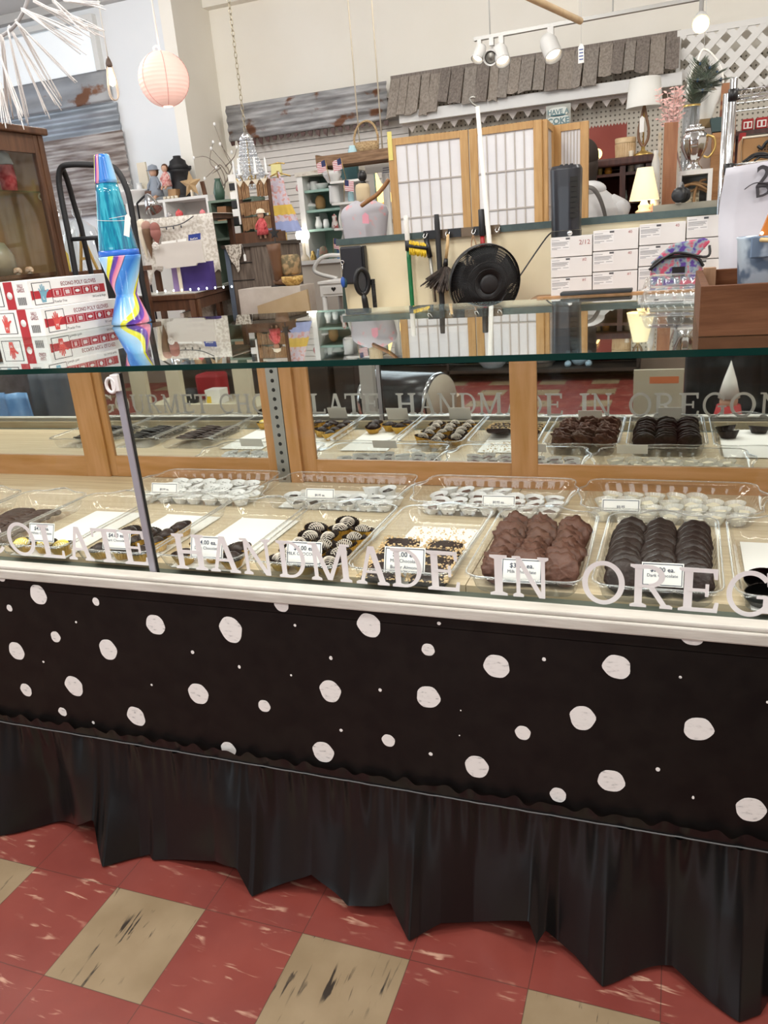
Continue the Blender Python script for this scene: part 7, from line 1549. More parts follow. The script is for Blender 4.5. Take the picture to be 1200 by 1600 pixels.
# bits inside and before the white cubby
q = P(1078, 316, Ycb+.09); o = MB().box(q.x-.035, q.x+.045, q.y, q.y+.08, zcs+.0005, zcs+.075).build('mosaic_candle', mat('mosaic', (.66, .58, .40), .4, c2=(.30, .24, .14), scale=70, lo=.45, hi=.55)); tag(o, 'square cream mosaic candle holder in the white open cabinet', 'candle holder')
b = MB(); z6 = zcs+.10
wh = thing('wood_hangers', 'pale wooden hangers tangled in the white open cabinet', 'hanger', (q.x, Ycb+.12, zcs))
for i, (y0, x0, x1, y1) in enumerate(((294, 1058, 1112, 300), (300, 1060, 1108, 290), (304, 1070, 1112, 304))):
    A = P(x0, y0, Ycb+.04+.02*i); B7 = P(x1, y1, Ycb+.04+.02*i); mid = (A+B7)/2+Z3*.03; MB().tube(hull([A, mid, B7]), .0065, 8).build('hanger_arm', mat('hanger_beech', (.34, .19, .08), .5), wh)
MB().tube(hull([P(1084, 318, Ycb+.06)]+[P(1086, 300, Ycb+.06), P(1094, 284, Ycb+.06), P(1104, 280, Ycb+.06)]), .007, 8).build('hanger_neck', MATS['hanger_beech'], wh)
hp = P(1064, 312, YH+.06); h9 = thing('headphones', 'black headphones on the half wall ledge, left of the wooden hangers', 'headphones', (hp.x, hp.y, hz+.0355)); zq7 = hz+.036
MB().lathe([(.030, -.012), (.034, 0), (.030, .012), (.015, .016), (0, .016)], (hp.x-.01, hp.y-.03, zq7+.034), 24, ax=(-.3, -1, .1)).build('ear_cup', M_blk, h9); MB().lathe([(.030, -.012), (.034, 0), (.030, .012)], (hp.x+.01, hp.y+.04, zq7+.034), 24, ax=(.3, 1, .1)).build('ear_cup', M_blk, h9)
MB().tube(hull([(hp.x-.01, hp.y-.03, zq7+.06), (hp.x+.0, hp.y, zq7+.085), (hp.x+.01, hp.y+.04, zq7+.06)]), .006, 8).build('headband', mat('grey_band', (.25, .25, .26), .4), h9)
slab('pink_figurine', 'small pinkish figurine right of the cone lamp, behind the wall top', 'figurine', [(1014, 333), (1022, 332), (1021, 317), (1016, 318)], YH+.4, .03, mat('pink_clay', (.56, .32, .24), .6), zt3, bevel=.006)
# chrome wire rack at the right
Yrk = 2.5; pt = P(1147, 123, Yrk); pbm = P(1139, 262, Yrk); M_chr = mat('chrome', (.74, .76, .78), .12, 1.0)
rk = thing('wire_rack', 'chrome wire shelving rack at the right edge, behind the white bags', 'rack', (pt.x+.4, Yrk, 0))
for x, y in ((pt.x, Yrk), (pt.x-.005, Yrk+.42), (pt.x+.88, Yrk), (pt.x+.88, Yrk+.42)):
    MB().lathe([(.0001, 0.002), (.0135, .002), (.0135, pt.z), (.010, pt.z+.004), (0, pt.z+.004)], (x, y, 0), 16).build('rack_post', M_chr, rk)
for zz_ in (P(1160, 140, Yrk).z, P(1160, 256, Yrk).z):
    b = MB()
    for dz in (0, .03): b.tube([(pt.x, Yrk, zz_-dz), (pt.x+.88, Yrk, zz_-dz), (pt.x+.88, Yrk+.42, zz_-dz), (pt.x, Yrk+.42, zz_-dz)], .003, 6, closed=True)
    n_ = 34; b.tube([(pt.x+.88*i/n_, Yrk, zz_-(.03 if i % 2 else 0)) for i in range(n_+1)], .002, 5)
    for i in range(1, 26): b.tube([(pt.x+.88*i/26, Yrk, zz_), (pt.x+.88*i/26, Yrk+.42, zz_)], .0018, 5)
    for yy in (.14, .28): b.tube([(pt.x, Yrk+yy, zz_-.002), (pt.x+.88, Yrk+yy, zz_-.002)], .0022, 5)
    b.build('wire_shelf', M_chr, rk)
    b = MB(); b.lathe([(.017, zz_-.035), (.018, zz_+.006)], (pt.x, Yrk, 0), 16); b.build('black_collar', M_blk, rk)
zsf = P(1160, 256, Yrk).z+.0032; A = P(1156, 256, Yrk+.1); B7 = P(1157, 214, Yrk+.1)
sp_ = thing('radio_cabinet', 'tan radio cabinet with cream edge on the wire rack', 'radio', (A.x+.15, Yrk+.1, zsf)); MB().box(A.x, A.x+.40, Yrk+.104, Yrk+.30, zsf, B7.z).build('radio_body', mat('tan_radio', (.33, .17, .06), .5, c2=(.40, .22, .09), scale=4), sp_, bevel=.012)
MB().tube([(A.x+.004, Yrk+.104, zsf+.004), (A.x+.004, Yrk+.104, B7.z-.004), (A.x+.396, Yrk+.104, B7.z-.004), (A.x+.396, Yrk+.104, zsf+.004)], .004, 8, closed=True).build('cream_edge', M_ivory, sp_); b = MB()
for r_ in range(2):
    for i in range(16): b.lathe([(.0028, 0), (.0028, .0006)], (A.x+.065+.011*i, Yrk+.1035, B7.z-.045-.010*r_), 8, ax=(0, -1, 0))
b.build('speaker_holes', M_hole, sp_, kind='stuff'); b = MB()
b.tube(hull([(A.x+.06, Yrk+.09, zsf+.06), (A.x+.075, Yrk+.085, zsf+.05), (A.x+.10, Yrk+.08, zsf+.075), (A.x+.2, Yrk+.08, zsf+.08)]), .006, 8); b.box(A.x+.10, A.x+.30, Yrk+.075, Yrk+.1035, zsf+.045, zsf+.09); b.build('black_handset', M_blk, sp_)
cb2 = MB(); rr = random.Random(9)
for i in range(16): x = A.x-.02+rr.random()*.25; cb2.tube(hull([(x, Yrk+.03, zsf+.005), (x+.03, Yrk+.04, zsf+.015+.02*rr.random()), (x+.07, Yrk+.03, zsf+.01+.02*rr.random()), (x+.11, Yrk+.04, zsf+.006)]), .0045, 6)
tag(cb2.build('cable_tangle', M_blk, kind='stuff'), 'tangle of black cables before the tan radio on the wire rack', 'cables')
# red tins on a back shelf
Ytn = 4.5; zt6 = P(1180, 203, Ytn).z; MBs = stand('back_shelf', 'dark shelf along the pegboard carrying red tins', P(1148, 203, Ytn).x, P(1240, 200, Ytn).x+.3, Ytn-.05, Ytn+.25, zt6, M_mah)
for i, (x0, x1) in enumerate(((1159, 1177), (1180, 1199))):
    a, c = P(x0, 203, Ytn).x, P(x1, 202, Ytn).x; h = .065; t = thing('red_tin', 'red and silver tin on the dark back shelf, %s of two' % ('left', 'right')[i], 'tin', ((a+c)/2, Ytn, zt6)); MB().box(a, c, Ytn, Ytn+.09, zt6+.0005, zt6+h).build('tin_body', mat('red_tin', (.36, .02, .02), .3, .3), t, bevel=.006); MB().box(a+.008, c-.008, Ytn-.001, Ytn-.0002, zt6+.012, zt6+.050).build('white_panel', M_white, t); MB().box(a+.014, c-.014, Ytn-.0016, Ytn-.0011, zt6+.018, zt6+.044).build('red_panel', MATS['red_tin'], t); MB().box((a+c)/2-.005, (a+c)/2+.005, Ytn-.0022, Ytn-.0017, zt6+.016, zt6+.046).build('figure_mark', M_white, t)
slab('red_box', 'red box beside the chrome rack posts', 'box', [(1150, 255), (1160, 254), (1166, 207), (1156, 208)], 4.3, .1, mat('red_carton', (.42, .02, .02), .5), .002)
# ------------------------------------------------------------ wall fittings
YB_ = YB-.001
# shingle awning with a white beam below
zsT0, zsT1 = P(610, 123, YB-.14).z, P(1062, 45, YB-.14).z; zst = (zsT0+zsT1)/2; xs0_ = P(606, 150, YB-.25).x; xs1_ = P(1063, 75, YB-.25).x
M_shg = [mat('shingle_%d' % i, c, .85, c2=c2, scale=5, st=(16, 16, 1.2), lo=.3, hi=.7, bump=.5) for i, (c, c2) in enumerate((((.20, .17, .15), (.36, .32, .28)), ((.14, .115, .10), (.28, .24, .21)), ((.22, .185, .155), (.38, .33, .285)))) ]
for i, m in enumerate(M_shg): m.name = ('pale_shingle', 'dark_shingle', 'warm_shingle')[i]
aw = thing('shingle_awning', 'awning of weathered grey wooden shingles along the cream wall', 'awning', ((xs0_+xs1_)/2, YB-.2, 2.1)); rr = random.Random(12); x = xs0_; i = 0
LEN = lambda x: interp([(xs0_, zst-P(635, 180, YB-.34).z), (xs0_+.45*(xs1_-xs0_), zst-P(840, 146, YB-.34).z), (xs1_, zst-P(1050, 106, YB-.34).z)], x)
while x < xs1_-.01:
    w_ = rr.uniform(.065, .115); w_ = min(w_, xs1_-x); dz = rr.uniform(-.03, .02)+.02*sin(i*.9); l = LEN(x)+dz; yo = rr.uniform(-.006, .006); sk = rr.gauss(0, .006)
    y0, y1 = YB-.14+yo, YB-.34+yo; z1 = zst+rr.uniform(-.005, .005); z0 = zst-l
    bot = [(x+sk, z0+rr.uniform(-.012, .012)), (x+w_*.5+sk, z0+rr.uniform(-.012, .012)), (x+w_-.006+sk, z0+rr.uniform(-.012, .012))]
    pl = bot+[(x+w_-.006, z1), (x, z1)]
    vs_ = [(px, y1+(y0-y1)*(pz-z0)/(z1-z0), pz) for px, pz in pl]; b = MB(); n_ = len(vs_); b.add(vs_+[(a, c+.016, d) for a, c, d in vs_], [tuple(range(n_)), tuple(range(2*n_-1, n_-1, -1))]+[((j+1) % n_, j, j+n_, (j+1) % n_+n_) for j in range(n_)])
    b.build('shingle', M_shg[rr.randrange(3)], aw); x += w_; i += 1
MB().box(xs0_, xs1_, YB-.15, YB_, zst-.03, zst+.004).build('top_batten', M_shg[1], aw)
zbm = P(640, 196, YB-.315).z; zb1 = P(1050, 127, YB-.315).z; zbb = (zbm+zb1)/2; xbm = P(623, 190, YB-.3).x
MB().box(xbm, xs1_+.02, YB-.285, YB-.21, zbb, zbb+.085).build('white_beam', mat('beam_white', (.76, .76, .75), .5), aw, label='white painted beam')
b = MB()
x = xbm+.03
while x < xs1_: b.prism([(0, 0), (.10, 0), (.05, -.07)], (x, YB-.2, zbb-.0), X3, Z3, (0, .01, 0)); x += .12
MB().box(xbm, xs1_, YB-.21, YB-.205, zbb-.02, zbb-.001).build('trim_backing', M_slat, aw)
b.build('scallop_trim', M_slat, aw, kind='stuff')
# pegboard under and right of it
M_peg = bpy.data.materials.new('pegboard'); M_peg.use_nodes = True; nt = M_peg.node_tree; N = nt.nodes; L = nt.links
tc = N.new('ShaderNodeTexCoord'); sp = N.new('ShaderNodeSeparateXYZ'); L.new(tc.outputs['Object'], sp.inputs[0]); ds_ = []
for ax_ in (0, 2):
    a = N.new('ShaderNodeMath'); a.operation = 'MULTIPLY'; a.inputs[1].default_value = 1/.0254*.72; f1 = N.new('ShaderNodeMath'); f1.operation = 'FRACT'; s1 = N.new('ShaderNodeMath'); s1.operation = 'SUBTRACT'; s1.inputs[1].default_value = .5; p1 = N.new('ShaderNodeMath'); p1.operation = 'POWER'; p1.inputs[1].default_value = 2; ab = N.new('ShaderNodeMath'); ab.operation = 'ABSOLUTE'
    L.new(sp.outputs[ax_], a.inputs[0]); L.new(a.outputs[0], f1.inputs[0]); L.new(f1.outputs[0], s1.inputs[0]); L.new(s1.outputs[0], ab.inputs[0]); L.new(ab.outputs[0], p1.inputs[0]); ds_.append(p1.outputs[0])
ad = N.new('ShaderNodeMath'); ad.operation = 'ADD'; L.new(ds_[0], ad.inputs[0]); L.new(ds_[1], ad.inputs[1]); lt = N.new('ShaderNodeMath'); lt.operation = 'LESS_THAN'; lt.inputs[1].default_value = .042; L.new(ad.outputs[0], lt.inputs[0]); mx = N.new('ShaderNodeMix'); mx.data_type = 'RGBA'; mx.inputs[6].default_value = (.60, .56, .48, 1); mx.inputs[7].default_value = (.16, .14, .11, 1); L.new(lt.outputs[0], mx.inputs[0]); L.new(mx.outputs[2], N['Principled BSDF'].inputs['Base Color']); N['Principled BSDF'].inputs['Roughness'].default_value = .7
struct(MB().box(xbm, 4.9, YB-.03, YB_, 1.2, P(1170, 150, YB).z+.3).build('wall_pegboard', M_peg), 'cream pegboard panelling under the shingle awning')
# lattice at upper right
xl0 = P(1062, 130, YB-.16).x; zl0 = P(1120, 142, YB-.16).z; zl1 = P(1120, 46, YB-.16).z
la = thing('lattice_panel', 'white diagonal wooden lattice panel at the upper right, beside the shingle awning', 'lattice', (xl0+.6, YB-.16, zl0)); M_lat = mat('lattice_white', (.82, .81, .78), .5); W9, H9 = 1.75, zl1-zl0
def clipseg(x0, z0, d, n=2):
    ts = []
    t0, t1 = -9, 9
    for p, v, lo_, hi_ in ((x0, d[0], 0, W9), (z0, d[1], 0, H9)):
        a, c = (lo_-p)/v, (hi_-p)/v; t0 = max(t0, min(a, c)); t1 = min(t1, max(a, c))
    return (t0, t1) if t1-t0 > .03 else None
for s, yo in ((1, 0), (-1, .009)):
    b = MB(); o_ = -2.4
    while o_ < 4.4:
        r = clipseg(o_, 0, (.7071*s, .7071))
        if r: A = Vector((xl0+o_+.7071*s*r[0], YB-.17+yo, zl0+.7071*r[0])); B7 = Vector((xl0+o_+.7071*s*r[1], YB-.17+yo, zl0+.7071*r[1])); b.beam(A, B7, .045, .008, (0, 1, 0))
        o_ += .135
    b.build('lath', M_lat, la, label='crossed laths running one way')
MB().box(xl0-.03, xl0+W9, YB-.175, YB-.15, zl1-.01, zl1+.03).build('top_rail', M_lat, la); MB().box(xl0-.03, xl0-.0005, YB-.175, YB-.15, zl0, zl1-.0105).build('side_rail', M_lat, la)
MB().box(xl0-.03, xl0+.02, YB-.149, YB-.03, zl0+.05, zl0+.1).build('wall_block', M_lat, la); MB().box(xl0+.8, xl0+.85, YB-.149, YB-.03, zl0+.05, zl0+.1).build('wall_block', M_lat, la)
# red saw-toothed panel and sign
q0, q1 = P(919, 224, YB-.4), P(973, 195, YB-.4); wd = q1.x-q0.x+.03; hgt = .24; pts = [(0, 0), (wd, 0), (wd, hgt)]; n_ = 12
for i in range(n_): pts += [(wd-wd*(i+.5)/n_, hgt-.02), (wd-wd*(i+1)/n_, hgt)]
o = MB().prism(pts, (q0.x, YB-.4, q1.z-hgt+.02), X3, Z3, (0, .02, 0)).build('sawtooth_board', mat('barn_red', (.26, .045, .030), .6)); tag(o, 'dark red panel with saw-toothed top edge, right of the paper screen', 'panel'); MB().box(q0.x+.05, q0.x+.08, YB-.379, YB-.031, q1.z-.1, q1.z-.07).build('wall_bracket', M_mah, o)
q = P(872, 183, YB-.3); sg = thing('drink_sign', 'small white and teal sign reading HAVE A COKE above the paper screen', 'sign', (q.x, q.y, q.z-.15)); k = mpp(872, 183, YB-.3)
MB().box(q.x-19*k, q.x+19*k, YB-.285, YB-.275, q.z-17*k, q.z+18*k).build('backing_board', mat('grey_board', (.46, .47, .43), .6), sg)
for (zc2, hw, hh_) in ((7.5, 14.5, 6.5), (-5.5, 17, 7.5)): 
    pl = [(hw*k*(abs(cos(t))**.45)*(1 if cos(t) > 0 else -1), hh_*k*(abs(sin(t))**.7)*(1 if sin(t) > 0 else -1)) for t in [2*pi*i/28 for i in range(28)]]; MB().prism(pl, (q.x, YB-.2985, q.z+zc2*k), X3, Z3, (0, .013, 0)).build('sign_plaque', mat('sign_white', (.76, .80, .76), .5), sg)
    MB().box(q.x-hw*k*.8, q.x+hw*k*.8, YB-.2992, YB-.2987, q.z+(zc2-hh_*.85)*k, q.z+(zc2-hh_*.55)*k).build('teal_shade', mat('sign_teal', (.05, .16, .19), .5), sg)
t = MB().text('HAVE A', 9.5*k, (q.x, YB-.3, q.z+4.5*k), m=0, fat=.03); t.text('COKE', 12*k, (q.x, YB-.3, q.z-9.5*k), m=0, fat=.04, sx=1.05); t.build('sign_lettering', mat('sign_letter', (.16, .27, .29), .5), sg); MB().box(q.x-.02, q.x+.02, YB-.2745, YB-.2105, q.z+10*k, q.z+14*k).build('sign_bracket', M_mah, sg)
# corrugated sheets
def corr(name, label, x0, x1, z0, z1, y, m, pitch=.068, amp=.008, slope=0.0):
    b = MB(); n_ = int((z1-z0)/pitch*8)
    b.grid(lambda u, v: (x0+(x1-x0)*u, y-amp*sin(2*pi*(v*(z1-z0))/pitch)-amp, z0+(z1-z0)*v+slope*u), 4, n_); o = b.build(name, m, solid=.002); tag(o, label, 'metal sheet'); return o
M_zinc = mat('zinc_sheet', (.24, .27, .31), .5, .35, c2=(.36, .40, .45), scale=3, st=(1, 1, 5))
M_rust = mat('rusted_shaded_sheet', (.21, .21, .215), .6, .2, c2=(.50, .50, .51), scale=2.4, st=(1.2, 1, 9), lo=.38, hi=.64, detail=6)  # light and dark streaks also paint the corrugation shading into the colour
def rusty(m, lo, hi, sc=5.0, st=(1, 1, 1.6), col=(.17, .075, .04)):
    nt = m.node_tree; N = nt.nodes; L = nt.links; bs = N['Principled BSDF']; src = bs.inputs['Base Color'].links[0].from_socket
    tc = N.new('ShaderNodeTexCoord'); mp = N.new('ShaderNodeMapping'); mp.inputs['Scale'].default_value = st; nz = N.new('ShaderNodeTexNoise'); nz.inputs['Scale'].default_value = sc; nz.inputs['Detail'].default_value = 6; rp = N.new('ShaderNodeMapRange'); rp.inputs[1].default_value = lo; rp.inputs[2].default_value = hi
    L.new(tc.outputs['Object'], mp.inputs[0]); L.new(mp.outputs[0], nz.inputs['Vector']); L.new(nz.outputs['Fac'], rp.inputs[0]); mx = N.new('ShaderNodeMix'); mx.data_type = 'RGBA'; mx.inputs[7].default_value = (*col, 1); L.new(rp.outputs[0], mx.inputs[0]); L.new(src, mx.inputs[6]); L.new(mx.outputs[2], bs.inputs['Base Color'])
rusty(M_rust, .57, .64); M_zr = mat('streaked_sheet', (.19, .15, .135), .6, .15, c2=(.46, .43, .42), scale=2, st=(1.2, 1, 10), lo=.4, hi=.6); M_z2 = mat('patchy_zinc', (.25, .265, .285), .55, .3, c2=(.36, .37, .39), scale=2, st=(1.2, 1, 4)); rusty(M_z2, .57, .63, 3.2)
xl_, xr_ = P(357, 200, YB-.2).x, P(606, 160, YB-.2).x; zt7 = P(480, 146, YB-.2).z; zb7 = P(480, 205, YB-.2).z
cs = corr('corrugated_sheet', 'grey corrugated sheet with rust patches on the cream wall, left of the shingles', xl_, xr_, zb7, zt7, YB-.20, M_rust, .075, .010)
MB().box(xl_+.05, xl_+.09, YB-.199, YB_, zt7-.15, zt7-.1).build('wall_block', M_mah, cs); MB().box(xr_-.09, xr_-.05, YB-.199, YB_, zt7-.15, zt7-.1).build('wall_block', M_mah, cs)
b = MB(); x = xl_
while x < xr_-.05: b.prism([(0, 0), (.05, 0), (.04, -.05+.02*sin(x*9)), (.012, -.045)], (x, YB-.205, zb7+.01), X3, Z3, (0, .01, 0)); x += .07
b.build('ragged_edge', M_mah, cs, kind='stuff')
# white beadboard below it
b = MB(); zz0, zz1 = .9, zb7+.02
M_bead = mat('beadboard_white', (.72, .69, .66), .55)
n_ = int((zz1-zz0)/.055)
for i in range(n_): b.box(xl_+.02, xr_+.12, YB-.06, YB-.031, zz0+.055*i, zz0+.055*i+.050)
b.box(xl_+.02, xr_+.12, YB-.031, YB_, zz0, zz1); struct(b.build('wall_boarding', M_bead), 'white grooved boarding under the corrugated sheet')
# sheets and blind window on the left wall
def LX(px, py): return P(px, py, YL-.05).x
def LZ(px, py): return P(px, py, YL-.05).z
corr('corrugated_sheet', 'blue-grey corrugated sheet, middle of three on the pale left wall', LX(-60, 200), LX(186, 200), LZ(110, 219), LZ(110, 170), YL-.012, M_zinc, .085, .012)
corr('corrugated_sheet', 'rust-streaked corrugated sheet, lowest of three on the pale left wall', LX(-60, 260), LX(200, 260), LZ(110, 340), LZ(110, 219)+.02, YL-.036, M_zr, .055, .008)
corr('corrugated_sheet', 'dull grey sheet with rust spots, topmost of three on the pale left wall', LX(-60, 130), LX(170, 130), LZ(90, 170)-.01, LZ(90, 122), YL-.040, M_z2, .16, .005)
for n9, o in enumerate([o for o in bpy.data.objects if o.name.startswith('corrugated_sheet') and o.location.x < -2.5]): pass
wi = MB(); x0, x1 = LX(-60, 80), LX(146, 80); z0, z1 = LZ(90, 122), LZ(70, 52)
wn_ = struct(MB().box(x1, x1+.05, YL-.06, YL-.0005, z0, z1+.03).build('window_1', mat('window_frame_white', (.70, .70, .68), .5)), 'high window with closed white blinds at the upper left')
wn_.name = 'window_1'; M_blind = mat('white_blind', (.82, .85, .86), .5, emis=(.88, .95, 1), es=.25); n_ = 30
b = MB()
for i in range(n_): zz_ = z0+(z1-z0)*i/n_; b.hexa([(x0, YL-.030, zz_), (x1-.001, YL-.030, zz_), (x1-.001, YL-.020, zz_+.008), (x0, YL-.020, zz_+.008), (x0, YL-.031, zz_+.024), (x1-.001, YL-.031, zz_+.024), (x1-.001, YL-.029, zz_+.026), (x0, YL-.029, zz_+.026)])
b.build('blind_slats', M_blind, wn_); MB().box(x0, x1+.05, YL-.06, YL-.0005, z1+.0305, z1+.07).build('head_trim', MATS['window_frame_white'], wn_)
struct(MB().box(-5.99, xr-.03, YL-.08, YL-.0005, CEIL-.07, CEIL-.001).build('trim_4', mat('grey_conduit', (.50, .49, .47), .6)))
struct(MB().box(xr+.101, 4.99, YB-.10, YB-.0005, CEIL-.09, CEIL-.001).build('trim_5', M_cream))
# ------------------------------------------------------------ hanging things
def cord_up(x, y, z, r, m, par, nm='hanging_cord'): MB().tube([(x, y, z), (x, y, CEIL-.0008)], r, 6).build(nm, m, par)
q = P(256, 124, 3.9); k = mpp(256, 124, 3.9); R = 39*k; pl_ = thing('paper_lantern', 'round pink paper lantern hanging before the pale left wall', 'lantern', (q.x, q.y, q.z-R)); M_lan = mat('pink_paper_glow', (.86, .56, .49), .8, emis=(1, .62, .52), es=.42)
b = MB(); n_ = 18; prf = []
for i in range(n_*4+1): a = -1.36+2.72*i/(n_*4); rr_ = R*cos(a)*(1-.022*abs(sin(pi*i/4))); prf.append((rr_, q.z+R*sin(a)))
b.shell(prf, (q.x, q.y, 0), 40); b.build('paper_globe', M_lan, pl_)
b = MB()
for a in (.4, 1.4, 2.4, 3.4, 4.4, 5.4): b.tube([(q.x+(R*1.003*cos(t))*cos(a), q.y+R*1.003*cos(t)*sin(a), q.z+R*sin(t)) for t in [-1.36+2.72*i/16 for i in range(17)]], .0015, 4)
b.build('paper_seams', mat('pink_seam', (.62, .34, .30), .8), pl_); MB().shell([(R*.21, q.z-R*.985), (R*.2, q.z-R*.97), (R*.19, q.z-R*.985)], (q.x, q.y, 0), 20).build('bottom_ring', M_white, pl_)
MB().tube(hull([(q.x-.03, q.y, q.z+R*.98), (q.x-.045, q.y, q.z+R*1.12), (q.x-.02, q.y, q.z+R*1.2), (q.x, q.y, q.z+R*1.1), (q.x+.005, q.y, q.z+R*.98)]), .006, 8).build('cord_loop', M_white, pl_); cord_up(q.x, q.y, q.z+R*.9, .006, M_white, pl_)
lp = bpy.data.lights.new('lantern_bulb', 'POINT'); lp.energy = 4; lp.color = (1, .7, .55); lp.shadow_soft_size = .05; lo_ = bpy.data.objects.new('lantern_bulb', lp); COL.objects.link(lo_); lo_.location = q
q = P(174, 122, 3.6); k = mpp(174, 122, 3.6); cg = thing('caged_bulb', 'lit caged work bulb hanging left of the pink lantern', 'lamp', (q.x, q.y, q.z-30*k)); M_bul = mat('bulb_glow', (1, .85, .7), .3, emis=(1, .78, .52), es=5)
MB().lathe([(0, q.z-12*k), (5*k, q.z-9*k), (6*k, q.z-2*k), (3.5*k, q.z+8*k), (3*k, q.z+14*k)], (q.x, q.y, 0), 18).build('bulb', M_bul, cg); MB().lathe([(5*k, q.z+14*k), (5*k, q.z+20*k), (3*k, q.z+26*k), (1*k, q.z+30*k)], (q.x, q.y, 0), 16).build('socket', mat('brown_socket', (.12, .08, .06), .4), cg)
b = MB()
for a in (0, pi/2): b.tube(hull([(q.x+5*k*cos(a), q.y+5*k*sin(a), q.z+15*k), (q.x+9*k*cos(a), q.y+9*k*sin(a), q.z-8*k), (q.x+8*k*cos(a), q.y+8*k*sin(a), q.z-26*k), (q.x, q.y, q.z-31*k), (q.x-8*k*cos(a), q.y-8*k*sin(a), q.z-26*k), (q.x-9*k*cos(a), q.y-9*k*sin(a), q.z-8*k), (q.x-5*k*cos(a), q.y-5*k*sin(a), q.z+15*k)]), 1*k, 6)
b.build('wire_cage', mat('cream_wire', (.74, .62, .50), .5), cg); cord_up(q.x, q.y, q.z+29*k, .004, M_white, cg)
# starburst of white twigs at the upper left
Yst = 1.9; M_tw = mat('white_twig', (.80, .76, .74), .6); rc = P(-70, -60, Yst)
sb = thing('starburst_pendant', 'large spiky pendant of white twigs at the upper left, above the brown cabinet', 'pendant', (rc.x, Yst, rc.z-.5))
rng = hull([P(-60, 75, Yst), P(-20, 68, Yst), P(12, 50, Yst), P(30, 30, Yst), P(44, -5, Yst), P(45, -60, Yst), P(10, -110, Yst+.1), P(-70, -120, Yst+.2), P(-120, -40, Yst+.1), P(-100, 50, Yst), P(-60, 75, Yst)]); MB().tube(rng[:-1], .007, 8, closed=True).build('wire_ring', mat('grey_wire', (.42, .40, .40), .5), sb); rr = random.Random(31)
for (x0, y0, x1, y1) in ((2, 55, 12, 196), (4, 60, 20, 192), (12, 46, 45, 195), (2, 92, 38, 196), (16, 42, 76, 192), (14, 42, 92, 166), (26, 32, 98, 164), (26, 34, 120, 132), (35, 15, 138, 88), (38, 14, 132, 60), (52, 0, 148, 54), (56, 4, 172, 58), (82, 0, 134, 44), (100, 0, 165, 12), (0, 130, 14, 196), (-30, 60, -20, 190)):
    b = MB(); a0 = P(x0, y0, Yst+rr.uniform(-.03, .03)); nb = rr.choice((4, 5))
    tipy = Yst+rr.uniform(-.18, .22)
    for j in range(nb):
        p1 = P(x1+rr.gauss(0, 3), y1+rr.gauss(0, 4), tipy+rr.uniform(-.02, .02)); f_ = rr.uniform(.86, 1.0); p1 = a0.lerp(p1, f_); md = a0.lerp(p1, .6)+Vector((rr.gauss(0, .004), rr.gauss(0, .004), rr.gauss(0, .004))); b.tube(hull([a0+Vector((rr.gauss(0, .003), 0, rr.gauss(0, .003))), md, p1], 4), [.0030]*4+[.0026]*4+[.0018], 5)
    b.build('twig_spray', M_tw, sb)
cord_up(rc.x+.1, Yst, rc.z+.2, .004, M_white, sb); MB().tube([(rc.x+.1, Yst, rc.z+.2), P(45, -60, Yst)], .003, 5).build('hanging_wire', M_white, sb)
# crystal chandelier on a chain
q = P(390, 262, 3.75); k = mpp(390, 262, 3.75); cd = thing('crystal_chandelier', 'crystal chandelier on a long chain above the clothes-pin rack', 'chandelier', (q.x, q.y, q.z-.1)); M_cry = clear('crystal', (.90, .93, .96), .30, haze=.12, rough=.02)
b = MB(); zt8 = q.z+42*k
for (r0, z0, r1, z1, n_) in ((9, 40, 13, 18, 16), (13, 18, 21, -8, 22), (21, -8, 12, -30, 22), (6, 40, 7, -20, 8)):
    for i in range(n_):
        a = 2*pi*i/n_
        for j in range(6):
            t = j/5.0; rr_ = (r0+(r1-r0)*t)*k; b.ell((q.x+rr_*cos(a), q.y+rr_*sin(a), q.z+(z0+(z1-z0)*t)*k), (2*k, 2*k, 2.4*k), 6, 4)
b.build('crystal_strands', M_cry, cd, kind='stuff'); b = MB(); b.lathe([(8*k, zt8-2*k), (10*k, zt8), (5*k, zt8+6*k), (2*k, zt8+9*k)], (q.x, q.y, 0), 20); b.build('crown', M_pewter, cd)
b = MB().tube([(q.x, q.y, q.z-28*k), (q.x, q.y, zt8)], 1.2*k, 8)
for i in range(6):
    a = 2*pi*i/6+.3; b.tube(hull([(q.x, q.y, q.z-10*k), (q.x+14*k*cos(a), q.y+14*k*sin(a), q.z-24*k), (q.x+25*k*cos(a), q.y+25*k*sin(a), q.z-12*k)]), .9*k, 6)
b.build('chandelier_arms', M_gold2, cd)
for i in range(6): a = 2*pi*i/6+.3; MB().lathe([(4*k, q.z-13*k), (5*k, q.z-10*k), (2*k, q.z-9*k), (2*k, q.z+4*k), (1.2*k, q.z+5*k), (2*k, q.z+9*k), (0, q.z+14*k)], (q.x+25*k*cos(a), q.y+25*k*sin(a), 0), 12).build('candle_light', M_china, cd)
b = MB(); z_ = zt8+9*k; i = 0
while z_ < CEIL-.02:
    a = (i % 2)*pi/2; b.tube([(q.x+.009*cos(t)*cos(a), q.y+.009*cos(t)*sin(a), z_+.017+.019*sin(t)) for t in [2*pi*j/10 for j in range(10)]], .0022, 5, closed=True); z_ += .029; i += 1
b.build('chain', mat('aged_brass', (.42, .36, .25), .4, .7), cd, kind='stuff')
